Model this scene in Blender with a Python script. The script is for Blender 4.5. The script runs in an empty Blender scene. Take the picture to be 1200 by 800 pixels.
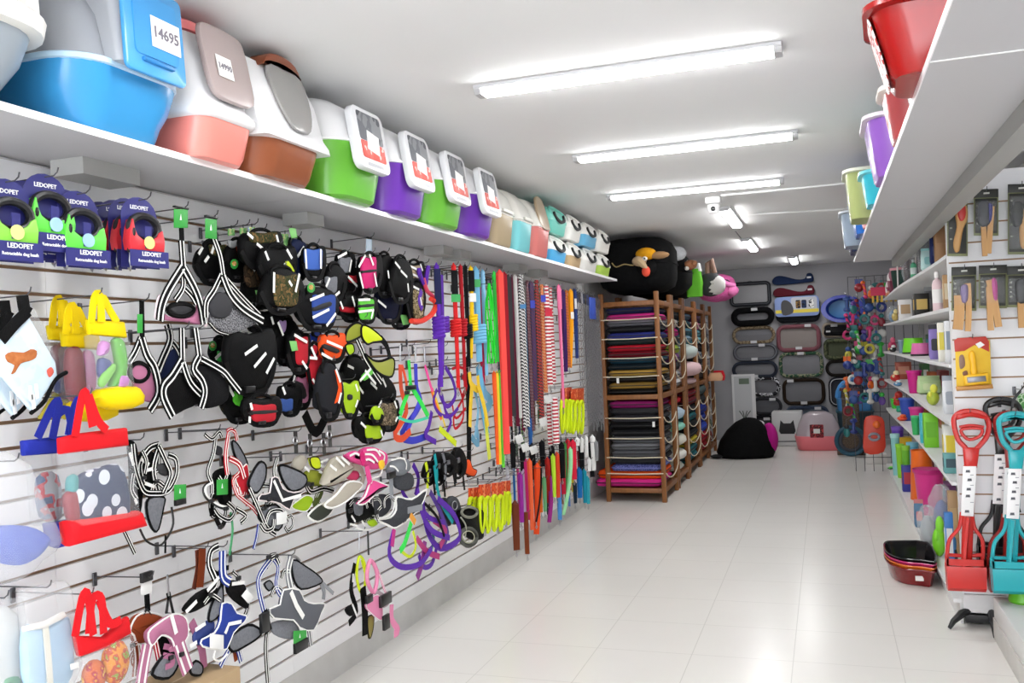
import bpy, math, random
import numpy as np
from mathutils import Vector as V, Matrix

# ---------------------------------------------------------------- camera, world, exposure
SC = bpy.context.scene
COL = SC.collection
FPX, YAW, PITCH, ROLL, CAMZ = 1066.1, .33133, .0119185, .0413347, 1.45
def cam_axes():
    cy, sy, cp, sp = math.cos(YAW), math.sin(YAW), math.cos(PITCH), math.sin(PITCH)
    fwd = V((-sy*cp, cy*cp, sp)); r = V((cy, sy, 0)); d = fwd.cross(r)
    cr, sr = math.cos(ROLL), math.sin(ROLL)
    return cr*r+sr*d, -sr*r+cr*d, fwd
AR, AD, AF = cam_axes()
CP = V((0, 0, CAMZ))
cam = bpy.data.cameras.new('camera'); cam.sensor_width = 36; cam.lens = FPX/1200*36
camo = bpy.data.objects.new('camera', cam); COL.objects.link(camo)
m = Matrix((AR, -AD, -AF)).transposed().to_4x4(); m.translation = CP
camo.matrix_world = m; cam.clip_start = .05
SC.camera = camo
vs = SC.view_settings
vs.view_transform = 'Standard'; vs.look = 'None'; vs.gamma = 1; vs.use_curve_mapping = False
vs.exposure = 0.63
LAMP, SKY = 31, 5.8          # lamp tube strength, daylight strength through the open shop front
w = bpy.data.worlds.new('daylight'); SC.world = w; w.use_nodes = True
bg = w.node_tree.nodes['Background']; bg.inputs[0].default_value = (.93, .96, 1, 1); bg.inputs[1].default_value = SKY

# ---------------------------------------------------------------- pixels of the 1200x800 photograph to points in the room
def ray(px, py): return AR*((px-600)/FPX)+AD*((py-400)/FPX)+AF
def onx(px, py, X): v = ray(px, py); return CP+v*(X/v.x)
def ony(px, py, Y): v = ray(px, py); return CP+v*(Y/v.y)
def onz(px, py, Z): v = ray(px, py); return CP+v*((Z-CAMZ)/v.z)

# ---------------------------------------------------------------- materials
def lin(c):
    c = c/255; return c/12.92 if c <= .04045 else ((c+.055)/1.055)**2.4
def rgb(h):
    if isinstance(h, str): h = tuple(int(h[i:i+2], 16) for i in (0, 2, 4))
    return (lin(h[0]), lin(h[1]), lin(h[2]), 1)
MATS = {}
def M(h, rough=.5, metal=0., trans=0., alpha=1., pat=None, h2=None, sc=40., emit=0., coat=0., h3=None):
    """one procedural material; pat adds a pattern of the surface itself (weave, fleck, camo, twist ...)"""
    key = (h, rough, metal, trans, alpha, pat, h2, sc, emit, coat, h3)
    if key in MATS: return MATS[key]
    mt = bpy.data.materials.new('mat_%s' % h); mt.use_nodes = True
    nt = mt.node_tree; b = nt.nodes['Principled BSDF']
    I = b.inputs
    I['Base Color'].default_value = rgb(h); I['Roughness'].default_value = rough; I['Metallic'].default_value = metal
    I['Transmission Weight'].default_value = trans; I['Alpha'].default_value = alpha
    I['Coat Weight'].default_value = coat
    if emit: I['Emission Color'].default_value = rgb(h); I['Emission Strength'].default_value = emit
    N = nt.nodes.new; L = nt.links.new
    def tex(kind, **kw):
        t = N(kind)
        for k, v in kw.items():
            if k in t.inputs: t.inputs[k].default_value = v
            else: setattr(t, k, v)
        tc = N('ShaderNodeTexCoord'); L(tc.outputs['Object'], t.inputs['Vector']); return t
    def ramp(src, stops, const=False):
        r = N('ShaderNodeValToRGB')
        if const: r.color_ramp.interpolation = 'CONSTANT'
        e = r.color_ramp.elements
        while len(e) < len(stops): e.new(.5)
        for q, (p, c) in zip(e, stops): q.position = p; q.color = rgb(c)
        L(src, r.inputs['Fac']); L(r.outputs['Color'], I['Base Color']); return r
    def bump(src, s):
        bp = N('ShaderNodeBump'); bp.inputs['Strength'].default_value = s; bp.inputs['Distance'].default_value = .004
        L(src, bp.inputs['Height']); L(bp.outputs['Normal'], I['Normal'])
    if pat in ('weave', 'cloth', 'blotch'): I['Specular IOR Level'].default_value = .1
    if pat == 'weave':
        t = tex('ShaderNodeTexNoise', Scale=sc*8, Detail=2.); bump(t.outputs['Fac'], .35)
    elif pat == 'cloth':
        t = tex('ShaderNodeTexNoise', Scale=sc, Detail=4.)
        ramp(t.outputs['Fac'], ((.3, h), (.7, h2 or h))); bump(t.outputs['Fac'], .5)
    elif pat == 'fleck':
        t = tex('ShaderNodeTexNoise', Scale=sc*4, Detail=3.); ramp(t.outputs['Fac'], ((.47, h), (.53, h2)))
    elif pat == 'blotch':
        t = tex('ShaderNodeTexNoise', Scale=sc, Detail=2.)
        ramp(t.outputs['Fac'], ((0, h), (.47, h2), (.57, h3 or h)), True)
    elif pat == 'twist':
        t = tex('ShaderNodeTexWave', Scale=sc, wave_type='BANDS', bands_direction='DIAGONAL', Distortion=0.)
        ramp(t.outputs['Fac'], ((0, h), (.5, h2)), True)
    elif pat == 'zig':
        t = tex('ShaderNodeTexWave', Scale=sc, wave_type='BANDS', bands_direction='Z', Distortion=0.)
        ramp(t.outputs['Fac'], ((0, h), (.5, h2)), True)
    elif pat == 'wood':
        t = tex('ShaderNodeTexNoise', Scale=sc, Detail=4.); 
        mp = N('ShaderNodeMapping'); mp.inputs['Scale'].default_value = (1, 1, .08)
        L(t.inputs['Vector'].links[0].from_socket, mp.inputs['Vector']); L(mp.outputs['Vector'], t.inputs['Vector'])
        ramp(t.outputs['Fac'], ((.3, h), (.7, h2)))
    elif pat == 'film':
        t = tex('ShaderNodeTexNoise', Scale=sc, Detail=3.); bump(t.outputs['Fac'], 1.)
    elif pat == 'plaster':
        t = tex('ShaderNodeTexNoise', Scale=sc, Detail=4.); bump(t.outputs['Fac'], .06)
    elif pat == 'flowers':
        t = tex('ShaderNodeTexVoronoi', Scale=sc); ramp(t.outputs['Distance'], ((0, h), (.42, h2)), True)
    if trans: mt.use_screen_refraction = False
    MATS[key] = mt; return mt

# ---------------------------------------------------------------- mesh builder
def circ(n, r=1., a0=0.): return [(r*math.cos(a0+2*math.pi*i/n), r*math.sin(a0+2*math.pi*i/n)) for i in range(n)]
def rrect(w, d, r, k=4, cx=0., cy=0.):
    r = min(r, w/2-1e-4, d/2-1e-4); o = []
    for sx, sy, a in ((1, 1, 0), (-1, 1, 90), (-1, -1, 180), (1, -1, 270)):
        for i in range(k+1):
            t = math.radians(a+90*i/k); o.append((cx+sx*(w/2-r)+r*math.cos(t), cy+sy*(d/2-r)+r*math.sin(t)))
    return o
def crom(P, n=4, closed=False):
    """smooth curve through points of any dimension"""
    P = [tuple(p) for p in P]; L = len(P); o = []
    if L < 3: return P
    idx = range(L if closed else L-1)
    for i in idx:
        if closed: a, b, c, d = P[i-1], P[i], P[(i+1) % L], P[(i+2) % L]
        else: a, b, c, d = P[max(i-1, 0)], P[i], P[i+1], P[min(i+2, L-1)]
        for j in range(n):
            t = j/n; t2 = t*t; t3 = t2*t
            o.append(tuple(.5*((2*q)+(-p+r)*t+(2*p-5*q+4*r-s)*t2+(-p+3*q-3*r+s)*t3) for p, q, r, s in zip(a, b, c, d)))
    if not closed: o.append(P[-1])
    return o
def inset(P, d):
    n = len(P); A = sum(P[i][0]*P[(i+1) % n][1]-P[(i+1) % n][0]*P[i][1] for i in range(n)); sg = 1 if A > 0 else -1; o = []
    for i in range(n):
        a, b, c = P[i-1], P[i], P[(i+1) % n]
        e1 = (b[0]-a[0], b[1]-a[1]); e2 = (c[0]-b[0], c[1]-b[1])
        l1 = math.hypot(*e1) or 1e-9; l2 = math.hypot(*e2) or 1e-9
        nx, ny = -(e1[1]/l1+e2[1]/l2)*sg, (e1[0]/l1+e2[0]/l2)*sg
        l = math.hypot(nx, ny) or 1e-9
        o.append((b[0]+nx/l*d, b[1]+ny/l*d))
    return o
class MB:
    def __init__(s): s.v = []; s.f = []; s.m = []; s.mats = []; s.c = 0
    def use(s, mt):
        if mt not in s.mats: s.mats.append(mt)
        s.c = s.mats.index(mt); return s
    def add(s, vs_, fs):
        o = len(s.v); s.v += [tuple(p) for p in vs_]
        for f in fs: s.f.append(tuple(i+o for i in f)); s.m.append(s.c)
        return s
    def box(s, x0, x1, y0, y1, z0, z1, b=0.):
        if b <= 0:
            return s.add([(x, y, z) for z in (z0, z1) for x, y in ((x0, y0), (x1, y0), (x1, y1), (x0, y1))],
                         [(3, 2, 1, 0), (4, 5, 6, 7), (0, 1, 5, 4), (1, 2, 6, 5), (2, 3, 7, 6), (3, 0, 4, 7)])
        b = min(b, (x1-x0)*.45, (y1-y0)*.45, (z1-z0)*.45)
        cx, cy = (x0+x1)/2, (y0+y1)/2
        R = lambda i, z: [(cx+p[0], cy+p[1], z) for p in rrect(x1-x0-2*i, y1-y0-2*i, max(b-i, 1e-3), 2)]
        return s.loft([R(b, z0), R(b*.3, z0+b*.3), R(0, z0+b), R(0, z1-b), R(b*.3, z1-b*.3), R(b, z1)])
    def loft(s, rings, cap0=True, cap1=True, closed=True):
        n = len(rings[0]); vs_ = [p for r in rings for p in r]; fs = []
        for k in range(len(rings)-1):
            for i in range(n if closed else n-1):
                j = (i+1) % n; fs.append((k*n+i, k*n+j, (k+1)*n+j, (k+1)*n+i))
        if cap0: fs.append(tuple(range(n-1, -1, -1)))
        if cap1: fs.append(tuple((len(rings)-1)*n+i for i in range(n)))
        return s.add(vs_, fs)
    def rect_loft(s, secs, k=4, cap0=True, cap1=True):
        """secs: (z, width, depth, radius[, cx, cy])"""
        return s.loft([[(p[0], p[1], q[0]) for p in rrect(q[1], q[2], q[3], k, *(q[4:6] or (0, 0)))] for q in secs], cap0, cap1)
    def tube(s, pts, r, n=6, closed=False, flat=1.):
        pts = [V(p) for p in pts]; L = len(pts); rings = []; up = None
        for i, p in enumerate(pts):
            t = (pts[(i+1) % L]-pts[i-1]) if closed else (pts[min(i+1, L-1)]-pts[max(i-1, 0)])
            if t.length < 1e-9: t = V((0, 0, 1))
            t.normalize()
            if up is None: up = V((0, 1, 0)) if abs(t.y) < .9 else V((1, 0, 0))
            a = t.cross(up); 
            if a.length < 1e-6: a = t.cross(V((.3, .5, .8)))
            a.normalize(); b = a.cross(t); up = b
            q = r[i] if isinstance(r, (list, tuple)) else r
            rings.append([p+a*(c*q)+b*(d*q*flat) for c, d in circ(n)])
        if closed: rings.append(rings[0]); return s.loft(rings, False, False)
        return s.loft(rings)
    def ribbon(s, pts, w, t=.002, nrm=(0, -1, 0), closed=False, tw=0.):
        pts = [V(p) for p in pts]; L = len(pts); rings = []; nr = V(nrm)
        for i, p in enumerate(pts):
            d = (pts[(i+1) % L]-pts[i-1]) if closed else (pts[min(i+1, L-1)]-pts[max(i-1, 0)])
            if d.length < 1e-9: d = V((0, 0, 1))
            d.normalize(); n2 = nr
            if tw: n2 = Matrix.Rotation(tw*i/max(L-1, 1), 3, d) @ nr
            a = d.cross(n2)
            if a.length < 1e-4: a = d.cross(V((1, .2, .1)))
            a.normalize(); b = a.cross(d).normalized()
            ww = w[i] if isinstance(w, (list, tuple)) else w
            rings.append([p+a*x*ww/2+b*y*t/2 for x, y in ((-1, -1), (1, -1), (1, 1), (-1, 1))])
        if closed: rings.append(rings[0]); return s.loft(rings, False, False)
        return s.loft(rings)
    def prism(s, P, y0, y1, b=0.):
        """outline P in local x,z; front at y0 (towards the viewer), back at y1"""
        A = sum(P[i][0]*P[(i+1) % len(P)][1]-P[(i+1) % len(P)][0]*P[i][1] for i in range(len(P)))
        if A < 0: P = P[::-1]
        R = lambda Q, y: [(p[0], y, p[1]) for p in Q]
        if b <= 0: rings = [R(P, y0), R(P, y1)]
        else:
            Q = inset(P, b); Q2 = inset(P, b*.3)
            rings = [R(Q, y0), R(Q2, y0+b*.3), R(P, y0+b), R(P, y1-b), R(Q2, y1-b*.3), R(Q, y1)] if y1-y0 > 2*b else [R(Q, y0), R(P, (y0+y1)/2), R(Q, y1)]
        return s.loft(rings[::-1])
    def lathe(s, prof, n=16, c=(0, 0, 0), sx=1., sy=1., ax='z'):
        rings = []
        for r, z in prof:
            if ax == 'z': rings.append([(c[0]+x*r*sx, c[1]+y*r*sy, c[2]+z) for x, y in circ(n)])
            elif ax == 'y': rings.append([(c[0]+x*r*sx, c[1]-z, c[2]+y*r*sy) for x, y in circ(n)])
            else: rings.append([(c[0]+z, c[1]+x*r*sx, c[2]+y*r*sy) for x, y in circ(n)])
        return s.loft(rings)
    def ell(s, c, r, nu=12, nv=7, e=1., jit=0., rnd=None):
        rings = []
        for k in range(nv):
            ph = -math.pi/2+math.pi*(k+.02)/(nv-1+.04) if 0 < k < nv-1 else (-math.pi/2+.05 if k == 0 else math.pi/2-.05)
            cz = math.copysign(abs(math.sin(ph))**e, math.sin(ph)); cr = abs(math.cos(ph))**e; ring = []
            for x, y in circ(nu):
                x = math.copysign(abs(x)**e, x); y = math.copysign(abs(y)**e, y)
                j = 1+(rnd.uniform(-jit, jit) if jit else 0)
                ring.append((c[0]+r[0]*cr*x*j, c[1]+r[1]*cr*y*j, c[2]+r[2]*cz*j))
            rings.append(ring)
        return s.loft(rings)
    def mesh(s, name, mt=None, ang=38.):
        me = bpy.data.meshes.new(name); me.from_pydata(s.v, [], s.f)
        for q in (s.mats or [mt]): me.materials.append(q)
        if s.mats: me.polygons.foreach_set('material_index', s.m)
        me.shade_smooth(); me.set_sharp_from_angle(angle=math.radians(ang)); me.update(); return me
    def build(s, name, mt=None, parent=None, loc=None, rz=0., ang=38.):
        o = bpy.data.objects.new(name, s.mesh(name, mt, ang)); COL.objects.link(o)
        if parent: o.parent = parent
        if loc is not None: o.location = loc
        if rz: o.rotation_euler.z = rz
        return o
def tag(o, label, cat, group=None):
    o['label'] = label; o['category'] = cat
    if group: o['group'] = group
    return o
def thing(name, label, cat, loc=(0, 0, 0), rz=0., group=None, tilt=0.):
    o = bpy.data.objects.new(name, None); COL.objects.link(o); o.location = loc; o.rotation_euler = (tilt, 0, rz)
    o.empty_display_size = .05
    return tag(o, label, cat, group)
def struct(name, mb, mt=None):
    o = mb.build(name, mt); o['kind'] = 'structure'; return o
def dup(o, loc, rz=None, label=None, group=None):
    c = o.copy(); COL.objects.link(c); c.location = loc
    if rz is not None: c.rotation_euler.z = rz
    if label: c['label'] = label
    if group: c['group'] = group
    for ch in o.children:
        d = ch.copy(); COL.objects.link(d); d.parent = c
        for g in ch.children:
            e = g.copy(); COL.objects.link(e); e.parent = d
            for h in g.children: pass
    return c
def text(body, size, mt, parent, loc, rot=(math.pi/2, 0, 0), name='lettering', ex=.0006, align='CENTER'):
    c = bpy.data.curves.new(name, 'FONT'); c.body = body; c.size = size; c.extrude = ex; c.align_x = align; c.align_y = 'CENTER'; c.resolution_u = 2; c.offset = size*.018
    q = bpy.data.objects.new(name, c); me = bpy.data.meshes.new_from_object(q); bpy.data.objects.remove(q); bpy.data.curves.remove(c)
    me.materials.clear(); me.materials.append(mt); o = bpy.data.objects.new(name, me); COL.objects.link(o)
    o.parent = parent; o.location = loc; o.rotation_euler = rot; return o
RZ = math.pi/2           # faces the aisle from the left wall
ORD = 'first second third fourth fifth sixth seventh eighth ninth tenth eleventh twelfth thirteenth fourteenth fifteenth sixteenth seventeenth eighteenth nineteenth twentieth'.split()
WX = -2.17               # face of the slatwall on the left
BLACK = M('09090a', .6, pat='weave'); WHITE = M('eeeeee', .5); REFL = M('f4f4f0', .35); STEEL = M('b8b8bc', .3, 1.); DARKM = M('5e5e62', .4, .7)
GREEN_TAG = M('2f9a3a', .5)
# ---------------------------------------------------------------- the room
CEIL, XL, XR, YB, YF = 2.555, -2.2, 1.28, 14.0, -3.2
def floor_mat():
    mt = bpy.data.materials.new('mat_floor_tile'); mt.use_nodes = True; nt = mt.node_tree; b = nt.nodes['Principled BSDF']
    N, L = nt.nodes.new, nt.links.new
    tc = N('ShaderNodeTexCoord'); sp = N('ShaderNodeSeparateXYZ'); L(tc.outputs['Object'], sp.inputs[0])
    def line(sock, off, step, wd):
        a = N('ShaderNodeMath'); a.operation = 'ADD'; L(sock, a.inputs[0]); a.inputs[1].default_value = -off+40*step+wd/2
        p = N('ShaderNodeMath'); p.operation = 'MODULO'; L(a.outputs[0], p.inputs[0]); p.inputs[1].default_value = step
        q = N('ShaderNodeMath'); q.operation = 'LESS_THAN'; L(p.outputs[0], q.inputs[0]); q.inputs[1].default_value = wd; return q.outputs[0]
    mx = N('ShaderNodeMath'); mx.operation = 'MAXIMUM'
    L(line(sp.outputs[0], -.199, .455, .004), mx.inputs[0]); L(line(sp.outputs[1], 4.308, .469, .004), mx.inputs[1])
    ns = N('ShaderNodeTexNoise'); ns.inputs['Scale'].default_value = 1.3; ns.inputs['Detail'].default_value = 5; L(tc.outputs['Object'], ns.inputs['Vector'])
    r = N('ShaderNodeValToRGB'); r.color_ramp.elements[0].color = rgb('dcdad5'); r.color_ramp.elements[1].color = rgb('e6e4df'); L(ns.outputs['Fac'], r.inputs[0])
    mi = N('ShaderNodeMix'); mi.data_type = 'RGBA'; L(mx.outputs[0], mi.inputs['Factor']); L(r.outputs[0], mi.inputs['A']); mi.inputs['B'].default_value = rgb('cbc9c4')
    L(mi.outputs['Result'], b.inputs['Base Color']); b.inputs['Roughness'].default_value = .24
    return mt
struct('floor', MB().box(XL-.1, XR+.1, YF-.6, YB+.1, -.1, 0), floor_mat())
WALLP = M('c9c8c8', .8, pat='plaster', sc=30)
struct('ceiling', MB().box(XL-.1, XR+.1, YF-.1, YB+.1, CEIL, CEIL+.1), M('e8e8e8', .8, pat='plaster', sc=20))
struct('wall_left', MB().box(XL-.1, XL, YF, YB, 0, CEIL), M('dedede', .7, pat='plaster'))
struct('wall_right', MB().box(XR, XR+.1, YF, YB, 0, CEIL), WALLP)
struct('wall_back', MB().box(XL-.1, XR+.1, YB, YB+.1, 0, CEIL), M('98979a', .8, pat='plaster', sc=30))
fw = MB().box(XL, XR, YF-.1, YF, 2.35, CEIL).box(XL, XL+.12, YF-.1, YF, 0, 2.35).box(XR-.12, XR, YF-.1, YF, 0, 2.35)
struct('wall_front', fw, WALLP)                                           # the wide open shop front behind the camera lets the daylight in
struct('baseboard_left', MB().box(XL, WX-.002, YF, 8.3, 0, .138), M('c4c3c0', .35, pat='cloth', h2='d0cfcc', sc=6))
# slatwall: white boards with a brown groove between them
PITCH_S, Z0 = .0731, .727
SLATB = M('f4f4f5', .35); GROOVE = M('9c7c60', .7)
y0 = -1.565; k = 1
while y0 < 8.4:
    y1 = min(y0+1.22, 8.425); mb = MB()
    mb.use(GROOVE).box(XL+.001, XL+.014, y0, y1, .14, 2.06)
    mb.use(SLATB)
    zs = [Z0+i*PITCH_S for i in range(-7, 18)]
    zs = [.14]+zs+[2.055]
    for a, b in zip(zs, zs[1:]):
        if b-a > .012: mb.box(XL+.002, WX, y0+.0008, y1-.0008, a+(.0055 if a > .15 else 0), b-(.0055 if b < 2.05 else 0))
    struct('trim_%d' % k, mb); k += 1; y0 = y1
struct('trim_20', MB().box(XL, XL+.012, YF, 8.3, 2.056, 2.075), WHITE)

# long shelves under the ceiling
SHZ = 2.065
def long_shelf(name, label, xa, xb, ya, yb, joints, brk):
    t = thing(name, label, 'shelf', ((xa+xb)/2, ya, SHZ))
    x, wd = (xb-xa)/2, 0
    mb = MB(); ys = [ya]+joints+[yb]
    for a, b in zip(ys, ys[1:]): mb.box(-x, x, a-ya+.0015, b-ya-.0015, 0, .018)
    mb.build('shelf_board', M('bdbcbf', .45), t)
    e = MB(); s = 1 if brk > 0 else -1
    for a, b in zip(ys, ys[1:]): e.box(min(s*x, s*(x+.003)), max(s*x, s*(x+.003)), a-ya, b-ya, -.001, .019)
    e.build('edge_band', M('f2f2f2', .3), t)
    return t
sl = long_shelf('wall_shelf', 'long white wall shelf holding litter boxes above the hung harnesses', WX-.02, -1.793, .2, 8.25, [1.4, 3.0, 5.3], 1)
for a, b in ((2.07, 2.3), (3.27, 3.4), (4.68, 4.82), (4.94, 5.1), (6.0, 6.2), (6.5, 6.7)):
    MB().box(-.12, .0, a-.2, b-.2, -.05, -.0005).build('bracket', M('a9a9a6', .5), sl)
sr = long_shelf('wall_shelf', 'long grey-white shelf high over the shop floor holding basins beside the brush display', .25, .6, 1.2, 7.9, [2.245, 4.8], -1)
MB().box(.1, .174, 0, 6.6, -.06, -.0005).build('support_rail', M('9b9b98', .5), sr)

MB().box(-.175, .175, 2.245-1.2-.003, 2.245-1.2+.003, -.0025, -.0002).build('joint_strip', M('f4f4f4', .3), sr)
# ceiling lamps
GLOW = M('ffffff', .5, emit=LAMP); CAP = M('b9b9bb', .4)
def batten(x, y, along, L, label):
    t = thing('ceiling_light', label, 'ceiling light', (x, y, CEIL), 0 if along == 'x' else RZ, group='white ceiling battens')
    MB().box(-L/2, L/2, -.056, .056, -.017, 0, .004).build('housing', M('cfcfd2', .4), t)
    d = MB(); P = [(-.044, -.0165), (-.042, -.026), (-.032, -.036), (.032, -.036), (.042, -.026), (.044, -.0165)]
    d.loft([[(xx, a, b) for a, b in P] for xx in (-L/2+.03, L/2-.03)]).build('diffuser', GLOW, t)
    for s_ in (-1, 1): MB().loft([[(s_*xx, a*1.04, b*1.02) for a, b in P] for xx in ((L/2-.03, L/2) if s_ > 0 else (L/2, L/2-.03))][::1]).build('end_cap', CAP, t)
    return t
batten(-.715, 3.54, 'x', 1.22, 'first white ceiling batten across the aisle, closest to the camera, fully lit')
batten(-.70, 5.04, 'x', 1.22, 'second lit ceiling batten across the aisle, between the first one and the security camera')
batten(-.83, 6.45, 'x', 1.22, 'third ceiling batten across the aisle, just before the white security camera')
batten(-.73, 8.1, 'y', 1.22, 'lengthwise ceiling batten just behind the security camera')
batten(-.75, 10.5, 'y', 1.22, 'lengthwise ceiling batten in the middle of the row of three')
batten(-.36, 12.9, 'y', 1.0, 'last lengthwise ceiling batten, close to the back wall of pet beds')
for yy, lb in ((2.05, 'ceiling batten above and in front of the photographer, out of the picture'), (.55, 'ceiling batten straight above the photographer, out of the picture'), (-1.2, 'ceiling batten behind the photographer, closest to the shop entrance')): batten(-.72, yy, 'x', 1.22, lb)
# security camera and wiring
p = onz(836, 236, CEIL-.03)
t = thing('security_camera', 'white dome security camera fixed to the ceiling beside the third batten', 'security camera', (p.x, p.y, CEIL))
MB().box(-.055, .055, -.055, .055, -.05, 0, .008).build('mounting_box', WHITE, t)
MB().lathe([(.02, -.05), (.045, -.055), (.047, -.075), (.042, -.1), (.03, -.118), (.004, -.124)][::-1], 16).build('camera_body', WHITE, t)
MB().lathe([(.018, 0), (.018, .012), (.008, .016)], 12, (0, -.036, -.09), ax='y').build('lens', M('15151a', .15), t)
for i, (a, b, lb) in enumerate((((845, 229), (1000, 214), 'white cable duct running from the security camera across the ceiling'), ((868, 252), (1003, 244), 'thin white cable duct across the ceiling behind the security camera'))):
    A, B = onz(*a, CEIL-.008), onz(*b, CEIL-.008)
    o = MB().tube([V((0, 0, 0)), B-A], .008, 6).build('cable_duct', WHITE, None, A); tag(o, lb, 'cable duct')
A, B = onz(862, 271, CEIL-.004), onz(872, 284, CEIL-.004)
tag(MB().tube([V((0, 0, 0)), B-A], .005, 6).build('ceiling_cable', M('77777a', .5), None, A), 'short grey cable on the ceiling linking two lengthwise battens', 'cable')
# ---------------------------------------------------------------- litter boxes on the wall shelf
TOP = SHZ+.0182
PLW = M('ececee', .3)
def smoke(h='aeb2b7', a=.62): return M(h, .22, alpha=a)
def price(parent, txt, w, h, loc, rot, size):
    R = Matrix.Rotation(rot[2], 4, 'Z') @ Matrix.Rotation(rot[0], 4, 'X')
    o = MB().box(-w/2, w/2, -.0012, 0, -h/2, h/2).build('price_sign', M('f7f6f2', .6), parent, loc); o.rotation_euler = (rot[0], 0, rot[2]); o['label'] = 'white handwritten price sign'
    if txt: text(txt, size, M('77727e', .6), o, (0, -.0018, 0))
    return o
def tray(t, w, d, h, mt, r=.1, taper=.8, wav=0.):
    mb = MB(); mb.rect_loft([(0, w*taper-.03, d*taper-.03, r*.7), (.012, w*taper, d*taper, r*.8), (h*.5, w*(taper+1)/2+.01, d*(taper+1)/2+.01, r), (h*.93, w-.012, d-.012, r), (h, w-.006, d-.006, r)], 6)
    return mb.build('tray', mt, t)
def rim(t, w, d, z, mt, r=.1, th=.02, name='rim'):
    return MB().rect_loft([(z-th/2, w, d, r), (z-th*.3, w+.018, d+.018, r+.01), (z+th*.3, w+.018, d+.018, r+.01), (z+th/2, w, d, r)], 6).build(name, mt, t)
def flap_box(y, w, col, label, d=.45, h=.425):
    """tall domed litter box, the flap on the front carries a printed label"""
    t = thing('litter_box', label, 'litter box', (-1.93, y+w/2, TOP), RZ, 'domed litter boxes with a label flap')
    zb = h*.52
    tray(t, w, d, zb, M(col, .28), .13, .84)
    rim(t, w-.012, d-.012, zb, PLW, .13, .014)
    MB().rect_loft([(zb+.006, w-.016, d-.016, .13), (h*.72, w*.96, d*.92, .13, 0, .012), (h*.88, w*.84, d*.74, .12, 0, .03), (h*.97, w*.6, d*.5, .1, 0, .04), (h, w*.3, d*.26, .05, 0, .05)], 6).build('hood', PLW, t, ang=60)
    MB().box(-w/2-.012, -w/2+.006, -.03, .03, zb-.006, zb+.02, .005).build('clip', M(col, .3), t)
    fw, fh = w*.62, h*.6
    P = [(p[0], p[1]) for p in rrect(fw, fh, .04, 4)]
    f = MB(); f.prism(P, -.014, .02, .006)
    fo = f.build('flap_frame', M('e4e5e8', .25), t, (0, -d/2-.004, h*.56)); fo.rotation_euler.x = math.radians(-9)
    lb = MB().prism(rrect(fw*.74, fh*.46, .01, 2, 0, fh*.19), -.0155, -.0142).build('label_photo', M('74767c', .4, pat='blotch', h2='8d8f92', h3='5b5c62', sc=11), fo)
    MB().prism(rrect(fw*.74, fh*.28, .01, 2, 0, -fh*.19), -.0155, -.0142).build('label_print', M('d8665e', .4, pat='blotch', h2='dc746c', h3='e6cdc8', sc=14), fo)
    p = MB().prism([(-.05, -.045), (.045, -.06), (.06, .02), (-.035, .035)], -.018, -.0156).build('price_sign', M('f3f1f0', .6), fo)
    MB().prism(rrect(fw*.5, .014, .004, 2, 0, -fh*.42), -.0155, -.0142).build('latch', M('b9bbc0', .4), fo)
    return t
flap_box(3.06, .43, '67b23a', 'lime green litter box with white dome beside the brown and white box')
flap_box(3.53, .42, '6a35a8', 'purple litter box with white dome and label flap between the two green boxes')
flap_box(3.98, .42, '67b23a', 'lime green litter box with white dome standing between two purple boxes')
flap_box(4.43, .43, '6a35a8', 'purple litter box with white dome standing beside the beige box')

# grey box, cropped by the picture
t = thing('litter_box', 'grey litter box with white rim and arched lid frame, beside the blue one', 'litter box', (-1.98, 1.48, TOP), RZ)
MB().rect_loft([(0, .3, .34, .1), (.02, .36, .4, .12), (.1, .46, .48, .14), (.17, .5, .52, .15)], 6).build('tray', M('97a0a8', .3), t)
MB().rect_loft([(.16, .5, .52, .15), (.165, .545, .565, .16), (.2, .56, .58, .17), (.212, .54, .56, .16)], 6).build('rim', M('eceae4', .35), t)
MB().rect_loft([(.212, .43, .45, .14), (.33, .42, .42, .14, 0, .01), (.43, .38, .36, .12, 0, .02), (.45, .3, .28, .1, 0, .02)], 6).build('hood', smoke('a8a8a6', .8), t)
for sx in (-1, 1): MB().tube(crom([(sx*.2, -.22, .212), (sx*.195, -.21, .33), (sx*.17, -.18, .42), (sx*.13, -.15, .455)], 4), [.026]*13, 8, flat=.7).build('lid_frame', M('eceae4', .35), t)
MB().ell((-.03, -.17, .3), (.11, .06, .08), 14, 8).build('red_label', M('c63a3c', .4, pat='blotch', h2='d5904a', h3='b8b0a4', sc=14), t)

# blue box
t = thing('litter_box', 'bright blue litter box with smoky hood, blue door and price sign, beside the grey box', 'litter box', (-1.965, 2.01, TOP), RZ)
BL = M('3b97d3', .22); w, d = .44, .47
mb = MB(); mb.rect_loft([(0, w*.76, d*.74, .08), (.015, w*.8, d*.8, .1), (.05, w*.84, d*.86, .11), (.09, w*.93, d*.94, .12), (.15, w*.99, d*.99, .12), (.165, w, d, .12)], 7).build('tray', BL, t)
rim(t, w-.006, d-.006, .168, M('bcd9ee', .3), .12, .022)
MB().rect_loft([(.18, w-.03, d-.03, .12), (.3, w*.92, d*.88, .12, 0, .02), (.38, w*.84, d*.74, .12, 0, .04), (.435, w*.66, d*.52, .1, 0, .05), (.455, w*.4, d*.3, .08, 0, .06)], 7).build('hood', smoke('b4b8bf', .72), t, ang=60)
MB().rect_loft([(.17, .25, .2, .02, .02, -.17), (.385, .235, .17, .03, .02, -.155), (.4, .21, .14, .03, .02, -.15)], 4).build('door_housing', smoke('c2c6cd', .8), t)
dr = MB().prism([(p[0], p[1]) for p in rrect(.235, .25, .02, 4)], -.014, 0, .005).build('door', M('4b9fdc', .25), t, (.02, -.262, .275)); dr.rotation_euler.x = math.radians(-3)
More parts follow.
